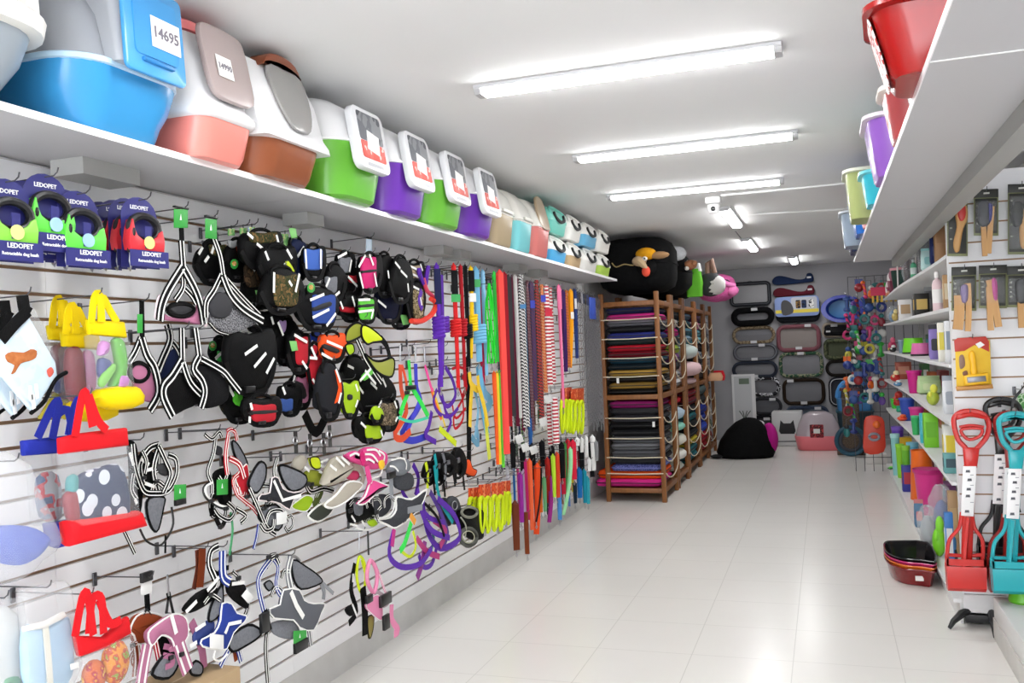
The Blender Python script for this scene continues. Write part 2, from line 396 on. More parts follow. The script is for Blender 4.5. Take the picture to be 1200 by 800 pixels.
MB().prism(rrect(.17, .17, .015, 3, 0, .01), -.018, -.0142).build('door_panel', M('4299d8', .25), dr)
price(dr, '14695', .115, .085, (.035, -.0195, .0), (0, 0, 0), .042)
MB().box(-.06, .06, -.026, -.012, -.092, -.08, .004).build('door_handle', M('3585c4', .25), dr)
MB().box(-w/2-.016, -w/2+.004, -.02, .03, .155, .195, .006).build('clip', BL, t)

# coral box with a wide smoky front
t = thing('litter_box', 'coral pink litter box with smoky panel and price sign, between blue and brown boxes', 'litter box', (-1.945, 2.396, TOP), RZ)
w, d = .27, .46
CO = M('ef8d82', .3)
MB().rect_loft([(0, w*.86, d*.84, .05), (.02, w*.92, d*.9, .06), (.1, w*.98, d*.98, .06), (.125, w, d, .06)], 5).build('tray', CO, t)
MB().rect_loft([(.115, w+.006, d+.006, .06), (.125, w+.03, d+.03, .07), (.145, w+.03, d+.03, .07), (.17, w*.98, d*.96, .07), (.3, w*.97, d*.9, .07, 0, .015), (.39, w*.93, d*.78, .07, 0, .035), (.415, w*.8, d*.6, .06, 0, .05)], 5).build('hood', PLW, t, ang=60)
fp = MB().prism(crom([(-.095, -.1), (0, -.115), (.1, -.1), (.112, 0), (.105, .1), (.06, .125), (-.07, .125), (-.112, .1), (-.115, 0)], 3, True), -.02, 0, .006).build('front_panel', M('b8a8a6', .25, alpha=.85), t, (.0, -.207, .285)); fp.rotation_euler.x = math.radians(-11)
price(fp, '14990', .075, .07, (-.03, -.024, -.01), (0, 0, 0), .027)
MB().rect_loft([(.405, w*.86, d*.7, .07, 0, .03), (.43, w*.9, d*.72, .08, 0, .03), (.446, w*.8, d*.62, .07, 0, .035), (.452, w*.5, d*.4, .05, 0, .04)], 5).build('lid', M('f07f80', .3), t)

# brown and white box
t = thing('litter_box', 'brown litter box under a white hood with brown handle and grey see-through flap', 'litter box', (-1.945, 2.76, TOP), RZ)
w, d = .41, .47
MB().rect_loft([(0, w*.82, d*.8, .07), (.02, w*.88, d*.88, .09), (.09, w*.96, d*.97, .1), (.13, w, d, .1)], 6).build('tray', M('8f4f2f', .35), t)
hd = MB()
for_ = [(-d/2-.016, .118), (-d/2-.012, .138), (-d/2+.01, .17), (-d/2+.045, .3), (-d/2+.1, .405), (-.02, .435), (d/2-.03, .425), (d/2, .3), (d/2+.004, .118)]
R = lambda x, k_: [(x, a*k_+(1-k_)*.0, .118+(b-.118)*k_) for a, b in for_]
hd.loft([R(-w/2-.004, .96), R(-w/2+.012, 1.), R(w/2-.012, 1.), R(w/2+.004, .96)]).build('hood', M('f0f0f2', .3), t)
fl = MB().prism(crom([(-.105, .1), (-.11, -.02), (-.06, -.115), (0, -.13), (.06, -.115), (.11, -.02), (.105, .1), (0, .112)], 3, True), -.016, -.002, .005).build('flap', M('9a9896', .15, alpha=.93), t, (.03, -.19, .29)); fl.rotation_euler.x = math.radians(-17)
MB().prism(crom([(-.12, -.01), (-.085, .035), (0, .05), (.085, .035), (.12, -.01), (.08, .004), (0, .012), (-.08, .004)], 3, True), -.02, .06, .008).build('handle', M('8a4a2e', .4), t, (.03, -.15, .4))

# three boxes with a clear white lid
def lid_box(y, w, base, label, panel=None):
    d = .4; w -= .012
    t = thing('litter_box', label, 'litter box', (-1.95, y+w/2, TOP), RZ, 'square litter boxes with a pale lid')
    MB().rect_loft([(0, w*.84, d*.84, .04), (.01, w*.88, d*.88, .05), (.17, w*.97, d*.97, .06), (.185, w*.98, d*.98, .06)], 4).build('tray', M(base, .25), t)
    rim(t, w-.02, d-.02, .186, M(base, .25) if panel else M('e4e2da', .3), .06, .016)
    MB().rect_loft([(.19, w*1.02, d*1.02, .06), (.2, w*1.02, d*1.02, .06), (.3, w*.98, d*.9, .07, 0, .015), (.375, w*.9, d*.72, .08, 0, .04), (.4, w*.66, d*.5, .08, 0, .05)], 5).build('hood', M('e3e1da', .2), t, ang=60)
    if panel:
        f = MB().prism(crom([(-.09, -.1), (.09, -.1), (.1, .02), (.06, .11), (-.06, .11), (-.1, .02)], 4, True), -.02, 0, .005).build('flap', M(panel, .35), t, (.02, -.166, .29)); f.rotation_euler.x = math.radians(-12)
    else:
        MB().prism(rrect(w*.5, .02, .008, 2), -.015, 0, .003).build('latch', M('d7d5cd', .3), t, (0, -d/2-.002, .2))
    return t
lid_box(4.9, .38, 'b3a183', 'beige litter box with pale glossy lid next to the second purple box')
lid_box(5.31, .34, '7fd0d6', 'aqua litter box with pale glossy lid between beige and coral boxes')
lid_box(5.68, .36, 'dd7f7a', 'coral litter box with white lid and beige flap beside the stacked carriers', 'a8957c')

# stacked pet carriers
def carrier(x, y, z, w, h, top, base, label, first=None):
    t = thing('pet_carrier', label, 'pet carrier', (x, y+w/2, z), RZ, 'pet carriers stacked on the wall shelf')
    d = .3; hb = h*.46
    MB().rect_loft([(0, w*.84, d*.86, .04), (.008, w*.88, d*.9, .05), (hb, w, d, .06)], 4).build('tub', M(base, .35), t)
    MB().rect_loft([(hb-.006, w+.006, d+.006, .06), (hb+.012, w+.006, d+.006, .06), (h*.8, w*.95, d*.92, .07, 0, .01), (h*.96, w*.8, d*.7, .07, 0, .02), (h-.003, w*.6, d*.5, .06, 0, .03)], 4).build('cover', M(top, .35), t, ang=60)
    o = MB().prism(crom([(-w*.26, h*.12), (-w*.28, -.02), (-w*.1, -h*.24), (w*.1, -h*.24), (w*.28, -.02), (w*.26, h*.12), (w*.2, -.01), (0, -h*.16), (-w*.2, -.01)], 4, True), -.012, .004, .002).build('door_opening', M('17181a', .6), t, (0, -d/2+.004, h*.63)); o.rotation_euler.x = math.radians(-14)
    MB().tube(crom([(-w*.36, -d/2+.012, h*.6), (-w*.38, -d/2+.02, h*.78), (-w*.2, -d/2+.05, h*.95), (w*.2, -d/2+.05, h*.95), (w*.38, -d/2+.02, h*.78), (w*.36, -d/2+.012, h*.6)], 3), .011, 6).build('door_frame', M(top, .35), t)
    return t
cc = (('7fd6c6', '79d4c4', 'teal pet carrier on top of the blue and white one'), ('efeee9', 'efeee9', 'white pet carrier stacked next to the teal one'), ('efeee9', '6cb8e0', 'white pet carrier with pale blue tub, second last of the upper stack row'), ('efeee9', 'efeee9', 'white pet carrier at the far end of the upper stack row'))
cb = (('efeee9', '58b4ea', 'white pet carrier with sky blue tub under the teal carrier'), ('efeee9', 'c8ad85', 'white pet carrier with tan tub in the lower stack row'), ('efeee9', 'efeee9', 'white pet carrier under the pale blue tubbed one'), ('efeee9', 'b6d95e', 'white pet carrier with lime tub at the far end of the lower stack row'))
for i, (y, w) in enumerate(((6.14, .46), (6.64, .4), (7.1, .46), (7.62, .44))):
    a, b, l = cb[i]; carrier(-1.945, y, TOP, w, .2, a, b, l)
    a, b, l = cc[i]; carrier(-1.935, y-.01, TOP+.209, w, .2, a, b, l)
# ---------------------------------------------------------------- goods hung on the slatwall: builder
rn = random.Random(7)
def hook(loc, ln, what, rz=RZ, drop=0.):
    """wire display hook: plate in the slat groove, prong out to the aisle; loc = where the prong leaves the wall"""
    t = thing('display_hook', ('wire display hook holding '+what if len(what.split()) < 13 else 'wire hook holding '+' '.join(what.split()[:12])), 'display hook', loc, rz, 'wire hooks in the slatwall')
    MB().box(-.008, .008, -.006, 0, -.03, .012, .002).build('hook_plate', DARKM, t)
    MB().tube([(0, -.004, 0), (0, -ln, .006), (0, -ln-.012, .014), (0, -ln-.016, .026)], .002, 6).build('prong', DARKM, t)
    return t
class Hang:
    """a thing hung in a plane parallel to the slatwall, d metres out; outlines are given as points of the photograph on that plane"""
    def __init__(s, name, label, cat, d, top, group=None, hk=None):
        s.d = d; s.X = WX+d; s.o = onx(*top, s.X); s.t = thing(name, label, cat, s.o, RZ, group)
        if hk: hook(V((WX+.002, s.o.y, s.o.z-.006)), d+.012, hk)
    def L(s, pts, dd=0.): return [(q.y-s.o.y, q.z-s.o.z) for q in (onx(x, y, s.X+dd) for x, y in pts)]
    def pad(s, part, mt, pts, th=.012, dd=0., pipe=None, pr=.0035, sm=3, par=None):
        P = s.L(pts, dd)
        if sm > 1: P = crom(P, sm, True)
        o = MB().prism(P, -dd-th/2, -dd+th/2, th*.4).build(part, mt, par or s.t, ang=50)
        if pipe: MB().tube([(x, -dd-th*.3, z) for x, z in P], pr, 5, True).build('piping', pipe, o)
        return o
    def strap(s, part, mt, pts, w=.02, dd=0., t=.003, sm=4, stripes=None, par=None, bow=0.):
        P = s.L(pts, dd); P = crom(P, sm) if sm > 1 and len(P) > 2 else P
        n = len(P); mb = MB(); mb.use(mt)
        Q = [(x, -dd-.0045*i/n-bow*math.sin(math.pi*i/max(n-1, 1)), z) for i, (x, z) in enumerate(P)]
        mb.ribbon(Q, w, t)
        if stripes:
            mb.use(stripes)
            for k in (-.28, .28) if w > .012 else (0,):
                R = []
                for i in range(n):
                    a, b = P[max(i-1, 0)], P[min(i+1, n-1)]; dx, dz = b[0]-a[0], b[1]-a[1]; l = math.hypot(dx, dz) or 1
                    R.append((Q[i][0]-dz/l*w*k, Q[i][1]-t*.5-.0006, Q[i][2]+dx/l*w*k))
                mb.ribbon(R, w*.15, .0012)
        return mb.build(part, None, par or s.t)
    def cord(s, part, mt, pts, r=.004, dd=0., sm=4, closed=False, par=None):
        P = s.L(pts, dd); P = crom(P, sm, closed) if sm > 1 and len(P) > 2 else P
        return MB().tube([(x, -dd, z) for x, z in P], r, 6, closed).build(part, mt, par or s.t)
    def ring(s, part, mt, c, rx, rz, r=.004, dd=0.):
        return s.cord(part, mt, [(c[0]+rx*math.cos(a), c[1]+rz*math.sin(a)) for a in [i*math.pi/5 for i in range(10)]], r, dd, 2, True)
    def block(s, part, mt, x0, y0, x1, y1, th=.01, dd=0., b=.002, par=None):
        P = s.L([(x0, y0), (x1, y1)], dd); (a, c), (e, f) = P
        return MB().box(min(a, e), max(a, e), -dd-th/2, -dd+th/2, min(c, f), max(c, f), b).build(part, mt, par or s.t)
    def card(s, x0, y0, x1, y1, mt=None, dd=.02, mark=True, name='hang_tag', skew=0):
        o = s.pad(name, mt or GREEN_TAG, [(x0, y0), (x1, y0+skew), (x1, y1+skew), (x0, y1)], .002, dd, sm=1)
        if mark:
            cx, cy = (x0+x1)/2, (y0+y1)/2+skew/2; k = (y1-y0)
            s.pad('printed_mark', WHITE, [(cx, cy-k*.24), (cx+k*.05, cy+k*.08), (cx-k*.05, cy+k*.08)], .001, dd+.0022, sm=1, par=o)
        return o
    def sticks(s, segs, w=.009, dd=.012, mt=None, name='reflective_strip', par=None):
        for a, b in segs: s.strap(name, mt or REFL, [a, b], w, dd, .0015, 1, par=par)
# ---------------------------------------------------------------- harnesses traced one by one
HG = 'dog harnesses hung on the slatwall'
GREY = M('6e7076', .75, pat='cloth', h2='7c7e84', sc=120); DGREY = M('3b3d41', .75, pat='cloth', h2='484a4f', sc=120)
PINKD = M('b0708e', .7, pat='weave'); MAG = M('c8286c', .6, pat='weave'); PINK = M('e0508f', .6, pat='weave')
LIMEC = M('a3c626', .55, pat='weave'); NEON = M('cfe02a', .5, pat='weave'); OLIVE = M('8d9433', .65, pat='weave'); TAN = M('b3ac9e', .7, pat='weave')
BLUEC = M('2c3f8f', .6, pat='weave'); NAVY = M('1b2342', .65, pat='weave'); REDC = M('b3232f', .6, pat='weave'); BROWN = M('8a3f22', .6, pat='weave')
ORANGE = M('e8521f', .55, pat='weave'); PURP = M('55309a', .55, pat='weave'); CAMO = M('55472b', .75, pat='blotch', h2='2f3a22', h3='7a5f3a', sc=45)
PURPS = M('5d2fa6', .45, pat='weave'); GREENS = M('3ddc55', .45, pat='weave'); TEALS = M('1f9aa0', .5, pat='weave'); REDS = M('cc2430', .5, pat='weave'); PLAS = M('141416', .35)
BTAG = M('e6e6e4', .5)

# strap slings with striped webbing (top row)
h = Hang('dog_harness', 'black striped strap harness with a dusky pink sling, green tag on top', 'dog harness', .26, (212, 244), HG, 'the pink strap harness')
h.card(203.7, 245, 220, 267); h.block('tag_clip', PLAS, 203.7, 240.5, 220, 246, .012, .018)
h.strap('top_strap', BLACK, [(212.3, 262), (212.5, 284)], .02)
S = dict(stripes=REFL)
h.strap('neck_strap', BLACK, [(212.5, 282), (214, 313)], .028, .004, **S)
h.strap('side_strap', BLACK, [(214, 312.5), (197, 339.5), (189, 358), (186, 376)], .034, .008, **S)
h.strap('side_strap', BLACK, [(215, 313.6), (228.5, 339.5), (235, 360), (238, 380)], .034, .008, **S)
h.strap('inner_strap', BLACK, [(213, 316), (214, 336), (204, 352)], .022, .002, **S); h.strap('inner_strap', BLACK, [(214, 335), (224, 346), (229, 356)], .022, .002, **S)
h.pad('sling', PINKD, [(188, 364), (196, 370), (212, 373), (226, 369), (233, 354), (237, 379), (215, 377), (189, 374)], .014, -.004)
h.ring('collar_ring', BLACK, (211.6, 363), 15, 7.5, .008, .0)
h.pad('collar_lining', M('26262a', .8), crom([(198, 362), (211, 356.5), (225, 362), (211, 370)], 2, True), .01, -.002)
h.pad('trim_edge', M('e3cfd6', .5), [(184, 350), (187, 347), (184, 372), (181, 370)], .006, .004); h.pad('trim_edge', M('e3cfd6', .5), [(238, 350), (241, 352), (243, 380), (239, 380)], .006, .006)

h = Hang('dog_harness', 'grey tweed strap harness with round black neck pad under a green tag', 'dog harness', .27, (247, 254), HG, 'the grey tweed strap harness')
h.card(240.5, 256, 254, 279, skew=1); h.block('tag_clip', PLAS, 240.5, 251.5, 254, 257, .012, .018)
h.strap('neck_strap', BLACK, [(250, 278), (257, 300), (260, 322)], .026, .004, **S)
h.pad('sling', M('3c3c40', .9, pat='fleck', h2='8c8c90', sc=55), [(245, 372), (250, 383), (263, 391), (280, 388), (304, 375), (286, 362), (266, 342), (256, 352)], .016, -.004)
h.pad('neck_pad', M('26262b', .7), crom([(245, 356), (257, 342), (271, 354), (266, 371), (250, 371)], 2, True), .016, .008)
h.strap('side_strap', BLACK, [(259, 322), (250, 340), (241, 354), (240, 372)], .026, .008, **S)
h.strap('side_strap', BLACK, [(261, 323), (270, 345), (285, 362), (307, 376)], .034, .012, **S)
h.strap('side_strap', BLACK, [(266, 328), (282, 347), (303, 369)], .022, .006, **S)
h.strap('bottom_band', BLACK, [(245, 378), (254, 388), (266, 392)], .012, .008, stripes=REFL)

# second row slings
h = Hang('dog_harness', 'black strap harness with pink sling hanging beside the yellow bags', 'dog harness', .24, (166, 352), HG, 'the small pink sling harness')
h.card(161, 368, 167, 390, GREEN_TAG, .012, False); h.strap('top_strap', BLACK, [(166, 352), (166, 396)], .018)
h.pad('sling', PINKD, [(152, 428), (172, 430), (179, 445), (181, 470), (160, 466), (156, 450)], .014)
h.ring('collar_ring', BLACK, (163, 436), 11, 11, .007, .006)
h.strap('side_strap', BLACK, [(166, 396), (172, 416), (181, 432), (185, 460), (174, 481)], .03, .01, **S)
h.strap('side_strap', BLACK, [(165, 396), (158, 412), (150, 424)], .024, .006, **S)
h = Hang('dog_harness', 'navy and black strap harness half hidden behind the two black slings', 'dog harness', .17, (200, 372), HG)
h.pad('sling', NAVY, [(188, 424), (204, 408), (212, 412), (208, 432), (194, 446), (186, 440)], .014)
h.strap('side_strap', BLACK, [(196, 380), (199, 398), (190, 420), (183, 436)], .03, .006, **S); h.strap('side_strap', BLACK, [(199, 398), (208, 410), (222, 446)], .024, .004, **S)
h = Hang('dog_harness', 'black sling harness with triple white striped straps, below the pink strap harness', 'dog harness', .26, (213, 384), HG, 'the first black sling harness')
h.pad('sling', BLACK, [(190, 446), (192, 464), (200, 486), (216, 480), (236, 470), (234, 455), (222, 438), (204, 438)], .02)
h.strap('neck_strap', BLACK, [(213, 384), (213, 424)], .026, .006, **S)
h.strap('side_strap', BLACK, [(213, 422), (202, 440), (192, 452), (191, 466), (201, 488)], .032, .014, **S)
h.strap('side_strap', BLACK, [(214, 424), (222, 448), (236, 464)], .028, .014, **S)
h = Hang('dog_harness', 'second black sling harness with white striped straps, next to the big black vest', 'dog harness', .27, (231, 384), HG, 'the second black sling harness')
h.pad('sling', M('121214', .75, pat='weave'), [(230, 428), (248, 430), (266, 450), (264, 470), (246, 478), (236, 474), (234, 450)], .02)
h.strap('neck_strap', BLACK, [(229, 384), (233, 418)], .028, .006, **S)
h.strap('side_strap', BLACK, [(233, 418), (227, 432), (236, 446), (239, 460), (234, 478)], .03, .014, **S)
h.strap('side_strap', BLACK, [(236, 420), (260, 434), (270, 446), (280, 459)], .026, .014, **S)

# third row
h = Hang('dog_harness', 'black and grey harness with white piping and green tag, beside the red and blue tote', 'dog harness', .2, (160, 515), HG, 'the black and grey harness')
h.pad('chest_pad', GREY, [(173, 584), (190.6, 582.5), (190, 594), (184, 620), (177.5, 620), (171, 601)], .014, .006, BLACK, .004)
h.pad('neck_pad', M('2a2b2e', .7), [(182, 545), (198, 543), (196, 557), (187, 555)], .012, .004)
h.strap('strap', BLACK, [(155, 520), (157, 540), (161, 558), (168, 575), (179, 578), (196, 575), (206, 556), (205, 538), (196, 533)], .02, .01, **S)
h.strap('strap', BLACK, [(187, 521), (179, 549), (184, 576)], .022, .004, **S); h.strap('strap', BLACK, [(186, 521), (174, 526), (163, 545), (166, 566)], .022, .0, **S)
h.strap('strap', BLACK, [(186, 522), (194, 540), (199, 556), (190, 578)], .02, .012, **S)
h.pad('side_pad', BLACK, [(150, 518), (158, 520), (162, 545), (166, 580), (160, 612), (152, 590), (152, 550)], .018, -.01)
h.pad('back_pad', BLACK, [(163, 534), (176, 528), (186, 540), (182, 562), (190, 578), (176, 584), (166, 572)], .016, -.006); h.sticks([((166, 538), (174, 544)), ((168, 552), (178, 549)), ((170, 566), (180, 570)), ((152, 530), (156, 545)), ((154, 575), (160, 590)), ((160, 604), (170, 612))], .01, .012)
h.cord('loose_cord', PLAS, [(164, 620), (172, 634), (187, 639), (197, 628), (203, 613), (201, 594)], .0035)
h.strap('loose_strap', BLACK, [(146, 622), (152, 636), (157, 648)], .014, .0, **S); h.strap('loose_strap', BLACK, [(194, 627), (193, 648)], .006)
h.card(204, 568, 218, 586, skew=-1); h.block('tag_clip', PLAS, 205, 586, 217, 590, .012, .02)
h = Hang('dog_harness', 'black harness with white piped loops and a green tag beside the red harness', 'dog harness', .2, (250, 504), HG, 'the black harness with piped loops')
h.pad('neck_pad', M('2c2e33', .7), [(251, 522), (259, 524), (259, 533), (253, 532)], .012)
h.strap('strap', BLACK, [(240, 508), (248, 514), (256, 506), (259, 512)], .016, .01, **S); h.strap('strap', BLACK, [(253, 508), (250, 530), (243, 552), (247, 566), (247, 578)], .018, .008, **S)
h.cord('piped_loop', REFL, [(249, 565), (241, 571), (243, 581), (256, 591), (266, 594)], .004, .012); h.cord('piped_edge', PLAS, [(249, 563), (239.5, 571), (242, 583), (256, 593), (267, 596)], .006, .006)
h.pad('side_pad', BLACK, [(250, 555), (262, 548), (270, 556), (270, 588), (262, 594), (252, 578)], .014, -.004)
h.strap('strap', BLACK, [(266, 588), (275, 598), (268, 609), (256, 604), (250, 596)], .018, .006, **S)
h.strap('loose_strap', M('4aa06a', .5), [(270, 600), (272, 620), (268, 650)], .009)
h.card(254, 562, 267, 580, skew=-1)
h = Hang('dog_harness', 'red and grey harness with white edged red straps beside the charcoal star harness', 'dog harness', .22, (271, 502), HG, 'the red and grey harness')
h.pad('side_pad', GREY, [(271, 517), (277, 520), (287, 538), (289, 549), (279, 543), (273, 530)], .012, .0, BLACK, .004)
h.pad('chest_pad', REDC, [(282.5, 549), (289, 545), (291, 575), (287, 587), (280, 574), (275, 560)], .014, .006, REFL, .0025)
h.strap('strap', REDC, [(266, 506), (270, 503), (275, 506), (277, 516)], .016, .004, stripes=REFL); h.strap('strap', REDC, [(268, 508), (264, 534), (265.6, 556)], .02, .008, stripes=REFL)
h.strap('strap', REDC, [(269, 537), (280, 544), (285, 560)], .022, .014, stripes=REFL); h.strap('strap', REDC, [(279, 556), (273, 563), (277, 578), (284, 585), (295, 594), (301, 602)], .016, .012, stripes=REFL)
h.strap('strap', BLACK, [(277, 596), (288, 604), (281, 612)], .018, .008, **S)
h = Hang('dog_harness', 'charcoal star shaped harness with pale piping and white price tag, beside the tan harness', 'dog harness', .24, (322, 535), HG, 'the charcoal star harness')
for P in ([(291, 562), (302, 542), (310, 545), (309, 562), (300, 577), (292, 572)], [(326, 547), (335, 546), (357, 557), (355, 570), (340, 575), (330, 562)], [(305, 597), (322, 591), (331, 605), (325, 621), (307, 612), (302, 605)]):
    h.pad('side_pad', GREY, P, .012, 0, BLACK, .005)
h.pad('chest_pad', M('2e2f33', .75, pat='weave'), [(317.5, 560), (325, 560), (330, 572), (343, 577), (356, 575), (343, 584), (338, 597), (327, 590), (315, 587), (302, 586), (305, 579), (315, 577)], .014, .01, M('e8dcdc', .4), .003, 2)
h.strap('reflective_strip', REFL, [(321, 563), (331, 586), (352, 580)], .012, .019, .0015, 1)
h.strap('strap', BLACK, [(325, 536), (321, 548), (321, 560)], .02, .006, **S); h.strap('strap', BLACK, [(292, 572), (300, 590), (304, 600), (312, 618), (322, 626)], .02, .008, **S)
h.strap('strap', BLUEC, [(303, 614), (300, 630), (296, 643)], .012, .0, stripes=REFL); h.strap('strap', BLACK, [(332, 612), (341, 604), (343, 614), (337, 622), (333, 617)], .014, .01, **S)
h.card(324, 601, 336, 615, BTAG, .022, False, 'price_tag', -2)
h = Hang('dog_harness', 'tan harness with thick white piping and round collar, in front of the olive one', 'dog harness', .26, (392, 530), HG, 'the tan harness')
h.pad('collar', TAN, [(379, 562), (387, 542), (395, 534), (406, 539), (411, 548), (405, 558), (395, 566), (380, 569)], .05, .0)
h.sticks([((387, 545), (394, 551)), ((394, 536), (403, 546)), ((400, 535), (409, 544))], .011, .03)
h.pad('chest_pad', TAN, [(379, 591), (392, 580), (404, 566), (416, 564), (423, 568), (414.5, 578), (401.5, 589), (387, 595)], .02, .006, REFL, .005)
h.strap('strap', TAN, [(408, 548), (420, 548), (425, 560), (418, 574)], .03, .01); h.pad('lining', M('d43a6a', .6), [(402, 552), (414, 549), (420, 556), (416, 563), (406, 560)], .02, -.006)
h = Hang('dog_harness', 'olive and lime harness with dark chest panel edged in white, below the neon tab', 'dog harness', .2, (366, 530), HG, 'the olive and lime harness')
h.pad('tan_collar', TAN, [(343, 549), (346, 537), (354, 533), (358, 539), (354, 549), (348, 554)], .03); h.pad('neon_tab', NEON, [(362.5, 536.5), (372, 536), (375, 547), (369, 549.5), (364, 545.5)], .014, .012, BLACK, .003)
h.pad('collar', OLIVE, [(357, 554), (366, 550), (378, 555), (380, 566), (366, 570), (357, 566)], .03); h.sticks([((376, 541), (384, 538)), ((376, 545), (384, 550)), ((374, 552), (380, 556)), ((357, 547), (362, 552))], .01, .02)
h.pad('lime_panel', LIMEC, [(341, 592.6), (347, 587), (358, 580), (366, 584), (363, 593), (357, 599), (345, 597)], .012, .004, REFL, .003)
h.pad('chest_pad', M('343a30', .75), [(362, 601), (375.5, 590), (390, 592), (384, 604), (371, 611), (361, 606)], .012, .014, REFL, .0045)
h.strap('strap', M('4d5a1e', .7), [(372, 562), (376, 576), (366, 592)], .03, .006); h.strap('strap', BLACK, [(358, 566), (364, 576), (378, 572), (390, 575)], .022, .01, **S)
h.sticks([((378, 582), (393, 578)), ((393, 578), (397, 567))], .01, .016)
h = Hang('dog_harness', 'bright pink harness with puffed collar and white reflective arcs', 'dog harness', .28, (425, 522), HG, 'the bright pink harness')
h.pad('collar', PINK, [(406, 533), (414.5, 528), (421, 531), (427.5, 524), (440.5, 525), (450, 532), (448, 546), (436, 550), (427.5, 546), (418, 543), (410, 540)], .055)
for P in ([(426, 540), (432, 538), (438, 542)], [(428, 532), (436, 533), (442, 541)], [(430, 527), (440, 527), (445, 534)], [(410, 534), (416, 531), (420, 533)], [(444, 528), (450, 533), (449, 540)]): h.strap('reflective_strip', REFL, P, .009, .029, .0015)
h.strap('collar_strap', MAG, [(426, 531), (424, 536), (426, 543)], .035, .026)
h.strap('strap', PINK, [(430, 546), (431, 555), (433, 566)], .035, .02)
h.pad('chest_pad', PINK, [(434, 562), (444, 565), (454, 570), (442, 574), (435, 582), (426, 590), (418, 590), (426, 582), (430, 572)], .018, .004, REFL, .004)
h.strap('piping_arc', REFL, [(449, 540), (446, 556), (437, 560), (434, 566)], .006, .016, .004); h.pad('yellow_tab', M('f0c02a', .5), [(444, 541), (449, 539), (450, 547), (446, 550)], .01, .034)
h = Hang('dog_harness', 'dark grey harness with bold white piping, last in the row of piped harnesses', 'dog harness', .27, (464, 536), HG, 'the dark grey piped harness')
h.pad('collar', M('7d8187', .7, pat='weave'), [(455, 552), (460, 540), (474.6, 537), (478, 549), (470, 557), (460, 557)], .045); 
for P in ([(459, 539), (468, 536.5), (474, 538)], [(457, 546), (462, 547), (466, 552)], [(474, 538), (476, 544), (475, 550)]): h.strap('reflective_strip', REFL, P, .008, .025, .0015)
h.pad('back_pad', DGREY, [(462, 556), (480, 554), (484, 566), (478, 574), (464, 572)], .02)
h.pad('chest_pad', DGREY, [(442, 609), (456, 606), (463, 597), (464, 582), (481, 585), (498, 574), (492, 592.6), (480, 605.6), (463, 618), (453, 615)], .016, .008, REFL, .005)
h.strap('strap', M('8a8d92', .6), [(458, 552), (458, 566), (458, 584)], .035, .016); h.block('buckle', PLAS, 454, 554, 463, 559, .012, .02)
h.strap('piping_arc', REFL, [(463, 582), (461, 596), (454, 604), (444, 607)], .007, .02, .004); h.strap('strap', M('8a8d92', .6), [(478, 598), (486, 596), (494, 594)], .03, .018)
h = Hang('dog_harness', 'black harness with lime tab hanging below the pink one', 'dog harness', .22, (420, 575), HG)
h.pad('body', BLACK, [(408, 588), (421, 584), (434, 591), (436, 604), (421, 611), (410, 612)], .03); h.pad('webbing', GREY, [(415, 586), (424, 586), (424, 602), (416, 602)], .01, .016)
h.pad('chest_pad', M('40424a', .7), [(436, 582), (446, 578), (456, 582), (456, 596), (446, 606), (437, 602)], .02, .0, REFL, .003)
h.pad('lime_tab', LIMEC, [(431, 611), (438, 608), (442, 614), (435, 617)], .01, .016); h.cord('piping_arc', REFL, [(417, 618), (428, 621), (440, 617)], .004, .01)
h.sticks([((412, 604), (416, 611)), ((411, 614), (418, 616)), ((424, 610), (428, 616)), ((438, 580), (443, 580))], .009, .018)

# fourth row
h = Hang('dog_harness', 'rust brown harness with white piping under a white hang tag, behind the pink one', 'dog harness', .2, (171, 676), HG, 'the rust brown and the dusky pink harness')
h.card(165, 678, 178, 697, BTAG, .0, False, 'price_tag'); h.block('tag_clip', PLAS, 165, 672, 178, 679, .012, .002); h.strap('top_strap', BLACK, [(172, 696), (172.5, 716)], .02)
h.cord('ring', PLAS, [(172, 713), (166, 724), (179, 724)], .004, .01, 1, True)
h.pad('collar', BROWN, [(149.6, 738), (157, 722), (172, 717), (191, 724), (184, 733), (173, 744), (170, 752), (158, 754), (154, 744)], .03, 0, REFL, .003)
h.strap('leg_strap', BROWN, [(158, 750), (160, 770), (158, 792)], .03, .0, stripes=REFL); h.pad('lining', GREY, [(158, 768), (168, 764), (170, 790), (160, 792)], .012, -.006)
h = Hang('dog_harness', 'dusky pink harness with white piping and grey lining above the cardboard box', 'dog harness', .25, (197, 672), HG)
h.strap('top_strap', STEEL, [(196, 673), (197, 698)], .006); h.cord('ring', PLAS, [(198, 696), (195, 718), (203, 718)], .0045, 0, 1, True); h.strap('top_strap', BLACK, [(197, 694), (198, 702)], .016)
h.pad('collar', PINKD, [(171, 741), (184, 729), (201.6, 719), (215, 724), (217, 745), (204, 760), (198, 748), (186, 744), (175, 756)], .03, .0, REFL, .003)
h.strap('reflective_strip', REFL, [(201, 721), (206, 742)], .014, .017, .0015)
h.strap('leg_strap', PINKD, [(173, 755), (168, 778), (164, 800)], .045, .006, stripes=REFL); h.strap('leg_strap', PINKD, [(209, 753), (214, 770), (219, 786)], .05, .012, stripes=REFL); h.strap('leg_strap', PINKD, [(224, 728), (235, 757), (238, 782)], .03, -.004)
h.pad('lining', GREY, [(177, 790), (190, 768), (204, 765), (207, 778), (196, 794)], .014, .004, BLACK, .005); h.pad('lining', GREY, [(222, 783), (228, 774), (236, 780), (234, 790), (224, 790)], .012, .004, BLACK, .004)
h.strap('inner_strap', REDC, [(182, 752), (186, 775)], .02, -.008, **S); h.pad('back', BLACK, [(186, 746), (198, 749), (206, 765), (190, 768)], .01, -.014)
h = Hang('dog_harness', 'royal blue star harness with grey pads and white price tags', 'dog harness', .26, (258, 640), HG, 'the royal blue star harness')
